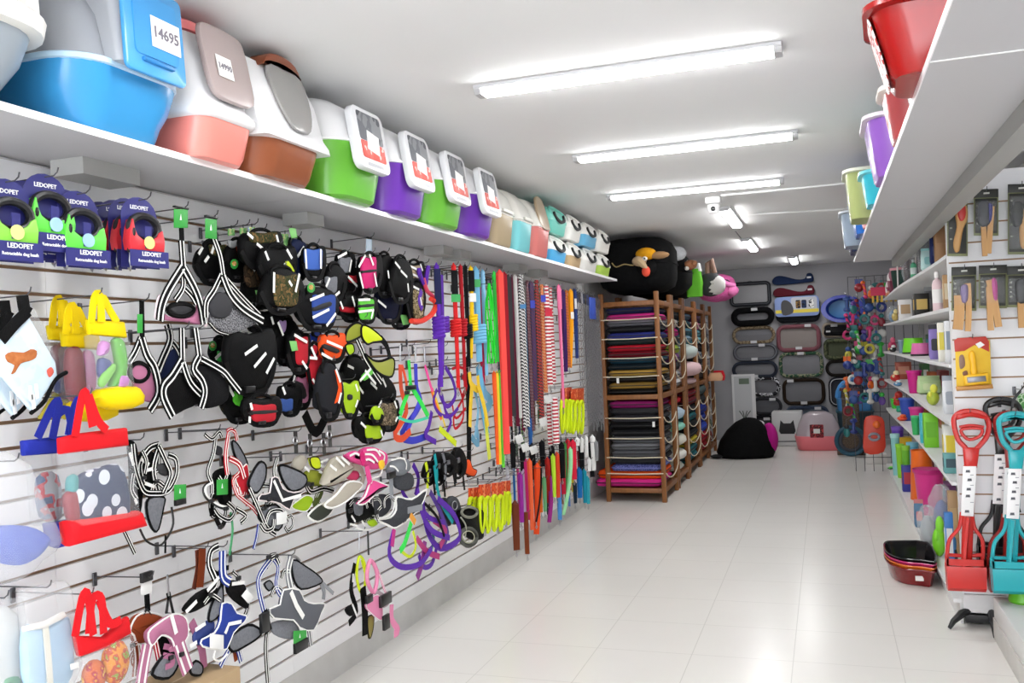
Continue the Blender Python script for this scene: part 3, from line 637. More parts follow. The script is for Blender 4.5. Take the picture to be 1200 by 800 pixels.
h.pad('chest_pad', BLUEC, [(259, 707), (269.6, 707), (276, 718), (287, 721), (284, 729), (272, 741), (264, 760), (252, 760), (236, 757), (235, 749), (250, 741), (257, 726)], .016, .012, REFL, .003, 2)
h.strap('reflective_strip', REFL, [(264, 742), (268, 731), (282, 728)], .012, .022, .0015, 1)
h.pad('side_pad', GREY, [(246, 711), (258, 686), (260, 706), (255, 721), (244, 728)], .012, .004, BLACK, .004); h.pad('side_pad', GREY, [(267, 748), (289, 732), (304, 738), (302, 746), (287, 756), (271, 763)], .012, .004, BLACK, .005)
h.pad('side_pad', BLACK, [(214, 713), (231, 694), (250, 687), (255, 694), (242, 708), (223, 718)], .016, -.004); h.pad('side_pad', BLACK, [(268, 680), (286, 685), (290, 712), (278, 707), (266, 694)], .014, .0)
h.pad('side_pad', M('2c3d7c', .65), [(226, 745), (240, 728), (250, 728), (248, 742), (232, 756)], .012, -.002); h.sticks([((229, 738), (240, 730)), ((218, 717), (230, 704)), ((272, 684), (286, 682)), ((243, 692), (256, 676)), ((223, 757), (230, 752))], .012, .01)
h.strap('top_strap', BLUEC, [(261, 645), (261, 674), (268, 682)], .035, .01, stripes=REFL); h.strap('neck_strap', BLACK, [(256, 640), (247, 646), (245, 662), (252, 682), (244, 692)], .026, .004, **S)
h.strap('loose_strap', BLUEC, [(268, 762), (262, 772), (257, 781)], .022, .006, stripes=REFL); h.strap('loose_strap', BLUEC, [(278, 757), (282, 775)], .02, .0, stripes=REFL); h.strap('loose_strap', BROWN, [(274, 758), (276, 774)], .016, -.006)
h.cord('piped_loop', REFL, [(252, 762), (251, 771), (258, 774), (266, 766)], .004, .01)
h.card(246, 742, 262, 759, BTAG, .026, False, 'price_tag', 2); h.pad('price_tag', BTAG, [(283, 698), (289, 690), (297, 699), (291, 707)], .002, .02, sm=1)
h = Hang('dog_leash', 'rust orange webbing leash folded behind the royal blue harness', 'dog leash', .12, (236, 642), None, 'the rust orange leash')
h.strap('strap', BROWN, [(237, 642), (236, 660), (233, 688)], .034, .0); h.strap('fold', M('6d3220', .6), [(231, 644), (231, 665), (226, 690)], .02, -.008)
h = Hang('dog_harness', 'mid grey star harness with white piping and green tag, beside the royal blue one', 'dog harness', .26, (338, 650), HG, 'the mid grey star harness')
MG = M('616369', .75, pat='weave')
h.pad('chest_pad', MG, [(331, 691), (349, 691), (355, 703), (366, 707), (379, 707), (375, 718), (366, 738), (350, 735), (342.5, 726), (320, 724), (315, 713), (327, 708)], .016, .012, REFL, .0028, 2)
h.strap('reflective_strip', REFL, [(341, 693), (347, 709), (355, 723)], .02, .0215, .0015, 1)
h.pad('side_pad', GREY, [(342.5, 656), (358, 664), (373, 675), (375, 683), (352, 690), (342.5, 676)], .012, .002, BLACK, .004); h.pad('side_pad', GREY, [(319, 729), (342, 727), (351, 742), (340, 749), (321, 743)], .012, .004)
h.pad('side_pad', GREY, [(309, 684), (315, 680), (319, 686), (314, 692)], .012, -.006, BLACK, .003)
h.strap('strap', BLUEC, [(321, 651), (305, 672), (302.5, 688), (309, 718)], .024, .006, stripes=REFL); h.strap('strap', BLUEC, [(319, 652), (326, 664), (323, 686), (330, 700)], .02, .004, stripes=REFL)
h.strap('top_strap', M('77797e', .6), [(341, 653), (337, 670), (340, 690)], .035, .012, stripes=REFL); h.cord('ring', STEEL, [(338, 652), (346, 652), (351, 657)], .006)
h.strap('side_strap', BLACK, [(309, 716), (314, 740)], .04, .012); h.block('buckle', PLAS, 305, 720, 315, 738, .014, .02)
h.strap('loose_strap', M('7a7c80', .6), [(375, 681), (379, 692), (378, 702)], .02); h.strap('loose_strap', M('8a8c90', .6), [(375, 680), (390, 695)], .014)
h.strap('long_strap', BLACK, [(313, 740), (311, 760), (313, 800)], .022, .0, **S); h.strap('loose_strap', MG, [(362, 737), (364, 756)], .024, .01, stripes=REFL)
h.card(344, 739, 359, 754, skew=-1); h.block('tag_clip', PLAS, 345, 754.5, 360, 758, .014, .02)
h = Hang('dog_harness', 'black and yellow step in harness at the bottom, beside the light pink one', 'dog harness', .2, (421, 622), HG, 'the black and yellow and the light pink harness')
h.cord('chain', STEEL, [(421, 624), (421, 646)], .003); h.cord('yellow_loop', NEON, [(421, 652), (418, 675), (423, 694), (428, 684), (427, 660)], .006, .008, closed=True)
h.strap('strap', BLACK, [(416, 660), (411, 690), (417, 716), (408, 730)], .028, 0); h.strap('wide_strap', BLACK, [(425, 688), (427, 715), (427, 744)], .05, .012)
h.pad('side_pad', BLACK, [(405, 714), (412, 708), (418, 716), (410, 722)], .02); h.sticks([((413, 708), (418, 722)), ((414, 672), (413, 682))], .01, .01)
h.pad('olive_pad', M('8a7d3c', .7), [(430, 724), (437, 722), (436, 738), (432, 748)], .01, .004, BLACK, .003); h.strap('strap', NEON, [(424, 655), (428, 676), (424, 700)], .018, .004)
h = Hang('dog_harness', 'light pink step in harness with black buckles, lowest on the slatwall', 'dog harness', .22, (432, 620), HG)
LP = M('e88fb4', .6, pat='weave')
h.cord('chain', PLAS, [(431, 622), (432, 650)], .004); h.cord('loop', LP, [(434, 656), (430, 678), (438, 694), (442, 672)], .009, .004, closed=True)
h.pad('chest_pad', LP, [(428, 709), (439, 697), (446, 702), (447, 726), (436, 720)], .014, .0, REFL, .002); h.pad('mesh_pad', M('b8a4ac', .8), [(440, 690), (452, 698), (455, 708), (447, 712), (441, 702)], .01, -.006)
h.strap('strap', LP, [(443, 668), (450, 690), (456, 704)], .014, .004, stripes=REFL); h.strap('wide_strap', LP, [(459, 708), (459, 726), (466, 738), (461, 743)], .034, .008)
for q in ((445, 699, 458, 705), (449, 722, 456, 735), (429, 699, 436, 704)): h.block('buckle', PLAS, *q, .014, .014)

# colourful strap harnesses of the middle block
def straps(label, d, top, hk, *segs, cat='dog harness', name='dog_harness', group=HG, clip=None):
    h = Hang(name, label, cat, d, top, group, hk)
    if clip: h.cord('clip', STEEL, clip, .005)
    for mt, P, w, dd in segs: h.strap('strap', mt, P, w, dd)
    return h
h = straps('green strap harness with a V shaped front, in the middle of the coloured strap harnesses', .27, (479, 416), 'the green strap harness', (GREENS, [(479, 422), (481, 452)], .026, .01), (GREENS, [(481, 452), (473, 472), (468, 486)], .03, .012), (GREENS, [(482, 453), (492, 470), (501, 488)], .03, .012), (M('3fc8a0', .5), [(467, 489), (482, 494), (501, 489)], .014, .012), clip=[(478, 404), (480, 420)])
h.block('buckle', PLAS, 476, 452, 487, 456, .012, .02); h.block('buckle', PLAS, 475, 458, 479, 462, .012, .02)
straps('orange strap harness, to the wall side of the green one', .22, (469, 422), 'the orange strap harness', (M('f0532a', .5), [(469, 427), (470, 456), (476, 482), (462, 508), (470, 514), (480, 505)], .034, 0), (M('f0532a', .5), [(471, 428), (476, 450), (474, 470)], .02, -.004), clip=[(469, 404), (469, 424)])
straps('blue strap harness behind the green one', .2, (487, 420), None, (M('3a3fc4', .5), [(487, 426), (488, 454), (492, 474), (470, 508), (482, 516), (499, 511)], .036, 0), (M('4a4ae0', .5), [(492, 470), (482, 492), (476, 506)], .03, .006), clip=[(487, 404), (487, 424)])
straps('pink, orange and yellow strap harness beside the purple one', .22, (498, 422), None, (M('f04f9b', .5), [(498, 428), (503, 448), (506, 458)], .02, .0), (M('f7762e', .5), [(506, 456), (512, 478), (517, 490)], .032, .002), (M('f2d23a', .5), [(508, 460), (516, 482), (521, 500)], .012, .006), (PURPS, [(506, 482), (502, 500), (498, 510), (510, 518)], .03, -.006), (NEON, [(515, 502), (534, 520)], .034, .008), clip=[(497, 406), (498, 424)])
straps('purple strap harness under the coiled purple leash', .22, (519, 422), 'the purple strap harness', (PURPS, [(519, 428), (514, 446), (516, 464), (524, 476), (533, 464), (530, 446), (521, 430)], .026, 0), (PURPS, [(518, 462), (522, 482), (528, 494), (520, 512)], .022, .004), (PURPS, [(512, 456), (508, 470), (514, 484), (526, 488), (536, 478)], .02, .006), clip=[(510, 434), (510, 440)])
straps('red strap harness under the coiled red leashes', .2, (540, 424), 'the red strap harness', (REDS, [(530, 432), (538, 430), (546, 436), (544, 462), (532, 486), (533, 502), (542, 490), (541, 466), (534, 446)], .016, 0), (REDS, [(542, 440), (546, 452), (541, 466)], .03, .004), (REDS, [(530, 474), (534, 490), (545, 478)], .014, .006))
straps('purple and plum strap harness low on the slatwall, beside the black collars', .26, (500, 560), 'the purple and plum strap harness', (PURPS, [(495, 578), (500, 620), (516, 642), (538, 630), (532, 604), (512, 584)], .034, 0), (M('b02a72', .5), [(508, 609), (522, 622), (515, 640)], .034, .008), (TEALS, [(509, 545), (515, 584), (530, 612)], .024, -.006), (PURPS, [(492, 590), (502, 606), (520, 612)], .026, .006), (M('8a2a8a', .5), [(498, 634), (494, 660), (488, 677)], .04, .006), (PURPS, [(489, 572), (494, 600), (506, 622), (526, 630)], .03, .012), (M('4a2a8a', .5), [(504, 576), (514, 596), (524, 624), (518, 640)], .03, -.004), (M('b02a72', .5), [(488, 630), (500, 646), (514, 652)], .03, .01), (BLACK, [(498, 590), (512, 606), (520, 628)], .016, .016), (M('2a7a80', .5), [(500, 610), (508, 630), (502, 650)], .02, -.01), (PURPS, [(512, 640), (506, 660), (496, 664), (490, 650)], .026, .0))
straps('purple and green strap harness, lowest of the coloured ones, below the dark grey piped harness', .28, (470, 612), 'the purple and green strap harness', (PURPS, [(461, 622), (456, 650), (470, 664), (492, 660), (505, 642)], .028, 0), (M('c02a86', .5), [(462, 620), (459, 640)], .03, .004), (GREENS, [(482, 612), (474, 636), (468, 645)], .03, .012), (NEON, [(484, 622), (487, 640), (480, 652), (470, 646)], .014, .01), (M('e8a03a', .5), [(481, 603), (486, 612)], .03, .008))
straps('purple mesh harness strap hanging behind the grey piped collar', .16, (486, 540), None, (PURPS, [(484, 544), (490, 560), (486, 580)], .03, 0), (M('d02a86', .5), [(476, 550), (480, 566)], .02, .004), (PURPS, [(474, 548), (470, 572), (480, 590)], .024, -.004))
# low row of dark collars
for lb, d, x0, y0, x1, y1, c2 in (('black collar bunch with lime edge, first of the low black row', .2, 496, 540, 510, 572, NEON), ('black harness with teal strap, second of the low black row', .22, 506, 530, 522, 574, TEALS), ('black harness bunch with grey buckle, third of the low black row', .24, 515, 530, 534, 562, GREY), ('black harness with hanging strap, last of the low black row', .22, 528, 524, 545, 566, BLACK)):
    h = Hang('dog_collar', lb, 'dog collar', d, ((x0+x1)/2, y0), 'dark collars and harnesses of the low row', lb.split(',')[0].replace('black', 'the black', 1))
    w_, hh = x1-x0, y1-y0
    h.pad('body', BLACK, [(x0+rn.uniform(0, .2)*w_, y0+.3*hh), (x0+.35*w_, y0), (x0+.75*w_, y0+.1*hh), (x1, y0+.45*hh), (x0+.8*w_, y0+.8*hh), (x0+.45*w_, y0+hh*.7), (x0, y0+.6*hh)], .04)
    h.ring('collar_ring', BLACK, (x0+.5*w_, y0+.6*hh), w_*.34, hh*.26, .008, .024); h.strap('accent_strap', c2, [(x0+.2*w_, y0+.05*hh), (x0+.35*w_, y0+.5*hh), (x0+.3*w_, y1)], .024, .026)
    h.strap('loose_strap', BLACK, [(x0+.8*w_, y0+.6*hh), (x0+.9*w_, y1), (x0+.92*w_, y1+8)], .018, .02); h.block('buckle', M('5c5c60', .4), x0+.45*w_, y0+.3*hh, x0+.62*w_, y0+.42*hh, .01, .028)
h = Hang('dog_muzzle', 'orange dog muzzle strap hanging beside the black collars', 'dog muzzle', .22, (549, 528), None, 'the orange muzzle')
h.strap('strap', BLACK, [(549, 512), (549, 530), (546, 540)], .01); h.pad('muzzle', ORANGE, [(541, 541), (548, 538), (552, 548), (557, 551), (554, 558), (546, 556), (540, 550)], .03, 0, BLACK, .003)
h = Hang('dog_collar', 'black padded collar with pale piping next to the lime leash packs', 'dog collar', .24, (548, 592), None, 'the padded collars')
h.pad('body', BLACK, [(538, 598), (550, 594), (565, 598), (568, 616), (562, 632), (548, 630), (540, 614)], .05); h.ring('collar_ring', M('7a7a6c', .6), (550, 600), 9, 6, .008, .03)
h.cord('piping', M('9a9a8a', .5), [(540, 606), (546, 616), (545, 630)], .004, .03)
h = Hang('dog_collar', 'dark grey ring collar with pale edge below the black padded collar', 'dog collar', .26, (545, 615))
h.ring('collar_ring', M('4a4b45', .7), (549, 629), 9, 10, .014); h.ring('piping', M('a8a890', .5), (549, 629), 7, 7, .003, .014)
for i, (x, y) in enumerate(((522, 590), (531, 588))):
    h = Hang('dog_collar', ('grey webbing collar hanging behind the purple and plum harness', 'grey webbing collar touching the black padded collar')[i], 'dog collar', .14+.04*i, (x, y-8), 'dark collars and harnesses of the low row')
    h.pad('body', M('4e5054', .7, pat='weave'), [(x-6, y-4), (x+2, y-6), (x+7, y+6), (x+4, y+26), (x-5, y+20)], .03); h.ring('collar_ring', M('a0a0a4', .4), (x+2, y+4), 3, 5, .003, .02)
# loose webbing loops that belong to the bundled harnesses
def more_straps(start, d, cx, cy, rx, ry, n, mt=BLACK, st=REFL, seed=1):
    o = next(q for q in COL.objects if q.get('label', '').startswith(start)); q = random.Random(seed)
    h = Hang.__new__(Hang); h.d = d; h.X = WX+d; h.o = o.location.copy(); h.t = o
    for i in range(n):
        a = q.uniform(0, 6.28); x, y = cx+rx*.55*math.cos(a), cy+ry*.6*math.sin(a); b = q.uniform(0, 6.28); l = q.uniform(.25, .5)
        P = [(x+rx*l*math.cos(b+k*1.1), y+ry*l*math.sin(b+k*1.1)) for k in range(q.choice((3, 4)))]
        h.strap('strap', mt, P, q.uniform(.014, .02), q.uniform(-.012, .02), .003, 4, stripes=st if q.random() < .75 else None)
        if i % 3 == 0: h.block('buckle', PLAS, P[1][0]-2, P[1][1]-1.6, P[1][0]+2.4, P[1][1]+1.6, .01, .02)
for a in (('black and grey harness with white piping and green', .2, 174, 565, 24, 55, 6), ('black harness with white piped loops', .2, 257, 572, 16, 42, 7), ('red and grey harness', .22, 286, 585, 12, 24, 4, REDC), ('charcoal star', .24, 318, 595, 26, 30, 5), ('olive and lime', .2, 366, 580, 22, 22, 4, M('4d5a1e', .7)),
          ('black harness with lime tab', .22, 426, 602, 22, 18, 6), ('royal blue star', .26, 262, 700, 28, 40, 6), ('mid grey star', .26, 325, 680, 18, 34, 4), ('dusky pink harness', .25, 205, 770, 24, 18, 4, PINKD), ('rust brown', .2, 165, 765, 14, 18, 3, BROWN), ('dark grey harness', .27, 448, 590, 14, 20, 3)):
    more_straps(*a, seed=hash(a[2]*7+a[3]) % 1000)
# ---------------------------------------------------------------- black padded vests in the crowded upper block
VG = 'padded dog vests in the crowded upper block'
OUT = [[(.2, .12), (.45, .0), (.8, .08), (1, .4), (.92, .75), (.65, 1), (.25, .95), (0, .62), (.05, .3)],
       [(.1, .05), (.5, .1), (.9, 0), (1, .5), (.85, .95), (.5, 1), (.12, .9), (0, .45)],
       [(.3, 0), (.7, .04), (.95, .3), (1, .7), (.7, 1), (.3, .9), (.0, .8), (.08, .35)]]
def vest(label, box, d, body=BLACK, panel=None, pb=(.25, .3, .8, .75), var=0, st=(), tagc=None, hk=None, acc=None, th=.035, loop=True):
    x0, y0, x1, y1 = box; w, h_ = x1-x0, y1-y0; F = lambda p: (x0+p[0]*w, y0+p[1]*h_)
    h = Hang('dog_vest', label, 'dog vest', d, (x0+.5*w, y0-.05*h_), VG, hk)
    h.pad('body', body, [F(p) for p in OUT[var]], th)
    if loop: h.ring('neck_loop', BLACK, F((.5, .1)), w*.24, h_*.16, .007, th*.3)
    if panel:
        a, b, c, e = pb; P = [F(p) for p in ((a, b), ((a+c)/2, b+.03), (c, b), (c+.02, (b+e)/2), (c-.02, e), ((a+c)/2, e+.05), (a+.03, e), (a-.02, (b+e)/2))]
        o = h.pad('chest_panel', panel, P, .014, th*.5)
        if not st: st = (((a, b), (a+.03, e)), ((c, b), (c-.02, e)))
    h.sticks([(F(p), F(q)) for p, q in st], .011, th*.5+.011)
    h.strap('girth_strap', BLACK, [F((.05, .55)), F((.3, 1.0)), F((.8, .98)), F((.97, .55))], .022, th*.45)
    h.block('buckle', PLAS, *F((.42, .93)), *F((.6, 1.02)), .014, th*.6)
    if acc: h.pad('accent_tab', acc[0], [F(p) for p in acc[1]], .012, th*.55, sm=2)
    if tagc:
        k, (a, b) = tagc; c = F((a, b))
        if k == 'round':
            o = h.pad('hang_tag', GREEN_TAG, [(c[0]+4.6*math.cos(q), c[1]+6*math.sin(q)) for q in [i*.6283 for i in range(10)]], .002, th*.5+.014, sm=1)
            h.pad('printed_mark', M('c9b25a', .5, pat='blotch', h2='b0472f', h3='d8d2a0', sc=90), [(c[0]+2.8*math.cos(q), c[1]-.5+3.2*math.sin(q)) for q in [i*1.0472 for i in range(6)]], .0015, th*.5+.016, sm=1, par=o)
        else: h.pad('hang_tag', M('7cc36a', .5), [(c[0]-2, c[1]-6), (c[0]+6, c[1]-6), (c[0]+8, c[1]+5), (c[0]+1, c[1]+6)], .002, th*.5+.014, sm=1)
    return h
# upper row
vest('small black and camo vest with white dashes, above the grey tweed strap harness', (228, 284, 268, 330), .1, BLACK, CAMO, (.45, .05, .9, .3), 0, (((.12, .3), (.22, .12)), ((.5, .28), (.58, .02)), ((.3, .5), (.4, .35))), hk='the small camo vest')
vest('black vest with round green tag and a red tab', (262, 282, 292, 326), .15, BLACK, M('8d8f90', .7), (.2, -.02, .5, .15), 0, (((.75, .3), (.85, .05)),), ('round', (.42, .62)), 'the vest with the round green tag', (M('c9482f', .5), ((.5, .15), (.75, .3), (.8, .5), (.6, .38))))
vest('black vest with a camo collar, topmost of the crowded block', (280, 271, 330, 312), .2, BLACK, CAMO, (.25, .02, .85, .3), 1, (((.2, .05), (.32, .2)), ((.88, .1), (.93, .4)), ((.42, .35), (.55, .5))), hk='the camo collared vest')
vest('black vest with faded camo back behind the big camo vest', (284, 298, 318, 358), .17, BLACK, M('33281c', .8, pat='blotch', h2='241c15', h3='4c3a28', sc=40), (.1, .2, .6, .6), 2, (((.3, .2), (.42, .32)), ((.6, .75), (.75, .85))), ('square', (.5, .8)), 'the faded camo vest')
vest('black vest with lime tabs, between the camo collar and the navy vest', (302, 288, 346, 330), .23, BLACK, None, var=1, st=(((.2, .15), (.28, .4)), ((.78, .1), (.9, .35)), ((.7, .5), (.82, .7))), hk='the lime tabbed vest', acc=(NEON, ((.8, .42), (.96, .7), (.88, .74), (.74, .5))))
vest('big camouflage vest with white edge strips, front of the crowded block', (303, 314, 354, 364), .28, BLACK, CAMO, (.36, .16, .88, .85), 2, (((.36, .1), (.34, .58)), ((.94, .14), (.84, .56)), ((.7, .3), (.76, .42))), None, 'the big camo vest')
vest('navy vest with white strip beside the blue one', (332, 280, 360, 326), .2, NAVY, None, var=0, st=(((.3, .2), (.5, .5)), ((.6, .45), (.85, .2))), tagc=('square', (.3, -.15)), hk='the navy vest')
vest('black vest with bright blue panel edged in white, above the round green tag', (354, 288, 380, 326), .24, BLACK, M('4266b8', .6, pat='weave'), (.15, .1, .85, .7), 1, hk='the bright blue panel vest')
vest('large black vest with blue bands and white strips, below the bright blue one', (346, 336, 395, 384), .27, BLACK, M('2f4a94', .6, pat='weave'), (.42, .2, .92, .85), 0, (((.36, .32), (.68, .18)), ((.42, .75), (.8, .55)), ((.75, .95), (.96, .65))), ('round', (.38, .02)), 'the blue banded vest', (M('0d0d10', .7), ((.42, .48), (.8, .34), (.84, .48), (.44, .62))))
vest('black vest with grey collar and white dashes', (394, 296, 414, 324), .2, BLACK, GREY, (.2, .2, .8, .8), 1, (((.1, .2), (.6, .0)), ((.9, .3), (.75, .8))), hk='the grey collared vest')
vest('slim black vest with a slanted grey panel', (378, 310, 404, 350), .23, BLACK, GREY, (.15, .35, .6, .8), 2, (((.1, .75), (.3, .4)), ((.5, .95), (.75, .8))), hk='the slanted grey panel vest')
vest('black vest with magenta panel and white edges, centre of the upper row', (420, 298, 446, 340), .25, BLACK, MAG, (.15, .08, .75, .9), 1, (((.02, .35), (.3, .02)), ((.5, .0), (.66, .3)), ((.05, .5), (.2, .95)), ((.72, .52), (.82, .9))), None, 'the magenta vest', (M('0d0d10', .7), ((.15, .44), (.75, .4), (.76, .5), (.16, .54))))
vest('black vest with red chevrons behind the magenta one', (404, 316, 424, 348), .2, BLACK, REDC, (.25, .2, .75, .45), 0, (((.2, .25), (.7, .6)), ((.75, .0), (.8, .3))), hk='the red chevron vest')
vest('black and red vest above the lime pair', (396, 344, 424, 374), .22, BLACK, REDC, (.1, .5, .9, .7), 2, (((.1, .3), (.2, .6)), ((.6, .1), (.7, .5))), hk='the black and red vest')
vest('small black vest with lime green bottom and white edge', (418, 348, 440, 376), .26, BLACK, M('5fc43e', .55, pat='weave'), (.15, .1, .85, .9), 1, (((.1, .12), (.7, .1)), ((.9, .5), (.75, .9)), ((.1, .62), (.8, .55))), None, 'the small lime vest', (M('0d0d10', .7), ((.15, .3), (.85, .26), (.85, .42), (.16, .46))))
vest('plain black vest next to the magenta one', (438, 298, 462, 345), .22, BLACK, None, var=0, st=(((.7, .4), (.72, .6)),), hk='the plain black vest')
vest('black vest bundle with white loops in front of the slats', (455, 302, 482, 352), .25, BLACK, None, var=2, st=(((.55, .3), (.8, .45)), ((.3, .1), (.5, .25)), ((.85, .6), (.87, .8))), hk='the white looped bundle')
vest('navy and black bundle at the lower end of the upper row', (440, 336, 470, 376), .2, M('12142c', .7, pat='weave'), None, var=1, st=(((.1, .4), (.4, .6)), ((.6, .1), (.65, .3))), hk='the navy and black bundle')
vest('black vest with camo pocket beside the red rope collar', (476, 330, 497, 376), .22, BLACK, M('8a7a5a', .7, pat='blotch', h2='4a3f2a', h3='b0a080', sc=50), (.4, .2, .9, .9), 0, (((.3, .1), (.7, .2)), ((.8, .4), (.85, .6))), hk='the camo pocket vest')
vest('black vest with tan banded collar at the end of the upper row', (474, 306, 496, 338), .2, BLACK, M('a8977c', .7, pat='weave'), (.2, .15, .8, .6), 1, (((.2, .15), (.8, .35)), ((.2, .4), (.8, .6)), ((.85, .1), (.95, .35))), hk='the tan collared vest')
vest('large plain black vest with green lower tag, behind the white looped bundle', (452, 334, 484, 382), .17, BLACK, None, var=2, st=(), tagc=('square', (.6, .85)), hk='the large plain black vest')
# second row
vest('very large black vest with three slanted white strips', (262, 384, 322, 458), .25, BLACK, None, var=1, st=(((.42, .42), (.65, .28)), ((.6, .62), (.82, .4)), ((.84, .72), (.98, .48))), hk='the very large black vest')
vest('black vest with lilac tab above the red card', (318, 372, 350, 424), .2, BLACK, M('a98ac0', .6), (.3, .06, .5, .3), 2, (((.25, .1), (.42, .4)),), hk='the lilac tabbed vest')
vest('black vest with lime lining peeking out, under the very large one', (260, 452, 298, 492), .22, BLACK, None, var=0, st=(((.25, .1), (.35, .3)), ((.05, .25), (.25, .05))), hk='the lime lined vest', acc=(M('4fb02e', .55, pat='weave'), ((.4, .15), (.62, .25), (.55, .6), (.35, .45))))
vest('black vest with a deep red lower panel and white ends', (284, 464, 328, 496), .28, BLACK, REDC, (.25, .3, .85, .9), 1, (((.22, .25), (.25, .5)), ((.2, .75), (.18, .98))), None, 'the deep red panel vest', (M('0d0d10', .7), ((.24, .52), (.86, .48), (.86, .64), (.25, .7))))
vest('black vest with small green square tag and red back', (336, 390, 362, 434), .24, BLACK, REDC, (.4, .1, .9, .8), 1, (((.35, .05), (.9, .25)), ((.7, .75), (.9, .95))), ('square', (.2, .35)), 'the red backed vest')
vest('slim red vest with white piping lines', (360, 404, 376, 454), .24, REDC, None, var=0, st=(((.3, .05), (.6, .3)), ((.2, .3), (.7, .32)), ((.4, .8), (.7, .98))), hk='the slim red vest', th=.025)
vest('small royal blue vest above the slim red one', (362, 388, 379, 414), .22, M('2a46b0', .6, pat='weave'), None, var=2, st=(((.2, .45), (.85, .85)),), hk='the small royal blue vest', th=.025)
vest('bright orange vest with black straps and two white strips', (374, 390, 404, 422), .26, ORANGE, None, var=1, st=(((.3, .3), (.9, .55)), ((.1, .75), (.5, .98))), hk='the bright orange vest', acc=(M('0d0d10', .7), ((.2, .4), (.75, .6), (.68, .75), (.15, .55))))
vest('tall charcoal vest with orange side, beside the lime cut out one', (369, 426, 400, 488), .28, M('222327', .75, pat='weave'), None, var=2, st=(((.8, .1), (.95, .35)), ((.9, .75), (.98, .55))), hk='the tall charcoal vest', acc=(ORANGE, ((.75, .12), (.95, .3), (.98, .6), (.75, .75), (.9, .45))))
vest('black vest with mauve edges behind the red card', (338, 436, 364, 476), .2, BLACK, PINKD, (.35, .15, .85, .85), 0, (((.3, .1), (.2, .3)),), hk='the mauve edged vest', acc=(M('0d0d10', .7), ((.2, .3), (.6, .3), (.8, .7), (.5, .8))))
vest('black and blue vest below the mauve edged one', (326, 450, 352, 484), .22, BLACK, M('35508e', .6, pat='weave'), (.1, .5, .6, .9), 1, (((.2, .1), (.3, .35)),), hk='the black and blue vest')
vest('lime vest with a small square cut out and black rim', (399, 446, 420, 487), .26, LIMEC, None, var=1, st=(((.1, .05), (.12, .25)), ((.85, .1), (.95, .3)), ((.85, .75), (.95, .55))), hk='the lime vest with the cut out', acc=(M('0d0d10', .7), ((.4, .4), (.62, .4), (.62, .54), (.4, .54))), th=.025, loop=False)
vest('black vest bundle behind the lime and camo ones', (416, 438, 462, 488), .2, BLACK, None, var=0, st=(((.1, .3), (.2, .45)), ((.4, .2), (.55, .35)), ((.7, .1), (.78, .3))), hk='the black bundle')
vest('brown camouflage vest beside the strap harnesses', (442, 468, 466, 502), .25, BLACK, M('6d5f4c', .7, pat='blotch', h2='3e3428', h3='8f7f68', sc=50), (.12, .12, .88, .85), 1, (((.05, .3), (.2, .05)), ((.85, .05), (.95, .3)), ((.9, .75), (.98, .6))), hk='the brown camo vest')
vest('small lime vest pocket between the black bundle and the brown camo vest', (434, 476, 448, 494), .27, LIMEC, None, var=2, st=(), hk='the lime pocket', th=.02, loop=False)
vest('black vest with lime bottom, lowest of the crowded block', (414, 486, 450, 516), .24, BLACK, LIMEC, (.4, .4, .9, .9), 1, (((.25, .3), (.4, .5)), ((.9, .6), (.95, .85))), hk='the lime bottomed vest')
# neon mesh vest
h = Hang('dog_harness', 'neon yellow and olive mesh harness with black edging, in the middle of the crowded block', 'dog harness', .27, (424, 372), HG, 'the neon mesh harness')
h.pad('olive_pad', OLIVE, [(404, 400), (406, 386), (416, 378), (424, 382), (423, 392), (414, 398)], .012, 0, BLACK, .006); h.pad('neon_pad', NEON, [(424, 381), (436, 386), (448, 398), (436, 401), (429, 403), (423, 394)], .012, .006, BLACK, .005)
h.pad('olive_pad', M('9aa03e', .65), [(426, 414), (436, 422), (446, 423), (458, 419), (461, 426), (458, 441), (446, 439), (436, 430)], .012, .004, BLACK, .006); h.pad('lime_tab', LIMEC, [(404, 405), (412, 403), (414, 412), (408, 416)], .01, .008, BLACK, .004)
h.strap('strap', BLACK, [(446, 396), (453, 406), (456, 420)], .03, .01); h.strap('strap', BLACK, [(418, 396), (424, 410), (428, 420), (438, 436), (446, 448)], .034, .0, stripes=REFL); h.sticks([((428, 434), (440, 450)), ((422, 446), (434, 432))], .012, .012); h.pad('lime_tab', M('5fc43e', .5), [(424, 440), (434, 432), (436, 438), (427, 446)], .01, .006)
# red and purple rope collars and tags at the end of the upper row
h = Hang('dog_leash', 'purple and red rope leash looped around a red collar, beside the coiled purple leash', 'dog leash', .24, (497, 308), None, 'the red and purple rope leash')
h.cord('rope', PURPS, [(491, 314), (492, 322), (498, 334), (500, 322), (502, 312)], .012, 0); h.cord('rope', M('d03a5a', .5), [(496, 326), (500, 340), (507, 347), (509, 352)], .011, .004); h.cord('collar', M('e03a28', .5), [(482, 376), (494, 376), (506, 368), (511, 356), (505, 350)], .014, .01)
h.strap('strap', PURPS, [(494, 340), (491, 352), (494, 362)], .03, .004)
h = Hang('hang_tag', 'pale blue hang tag above the magenta vest', 'hang tag', .2, (432, 278), None, 'the pale blue tag'); h.pad('card', M('c8dcec', .5), [(429, 280), (436, 280), (436, 295), (429, 295)], .002, 0, sm=1); h.block('clip', PLAS, 430, 277, 435, 280.5, .008)
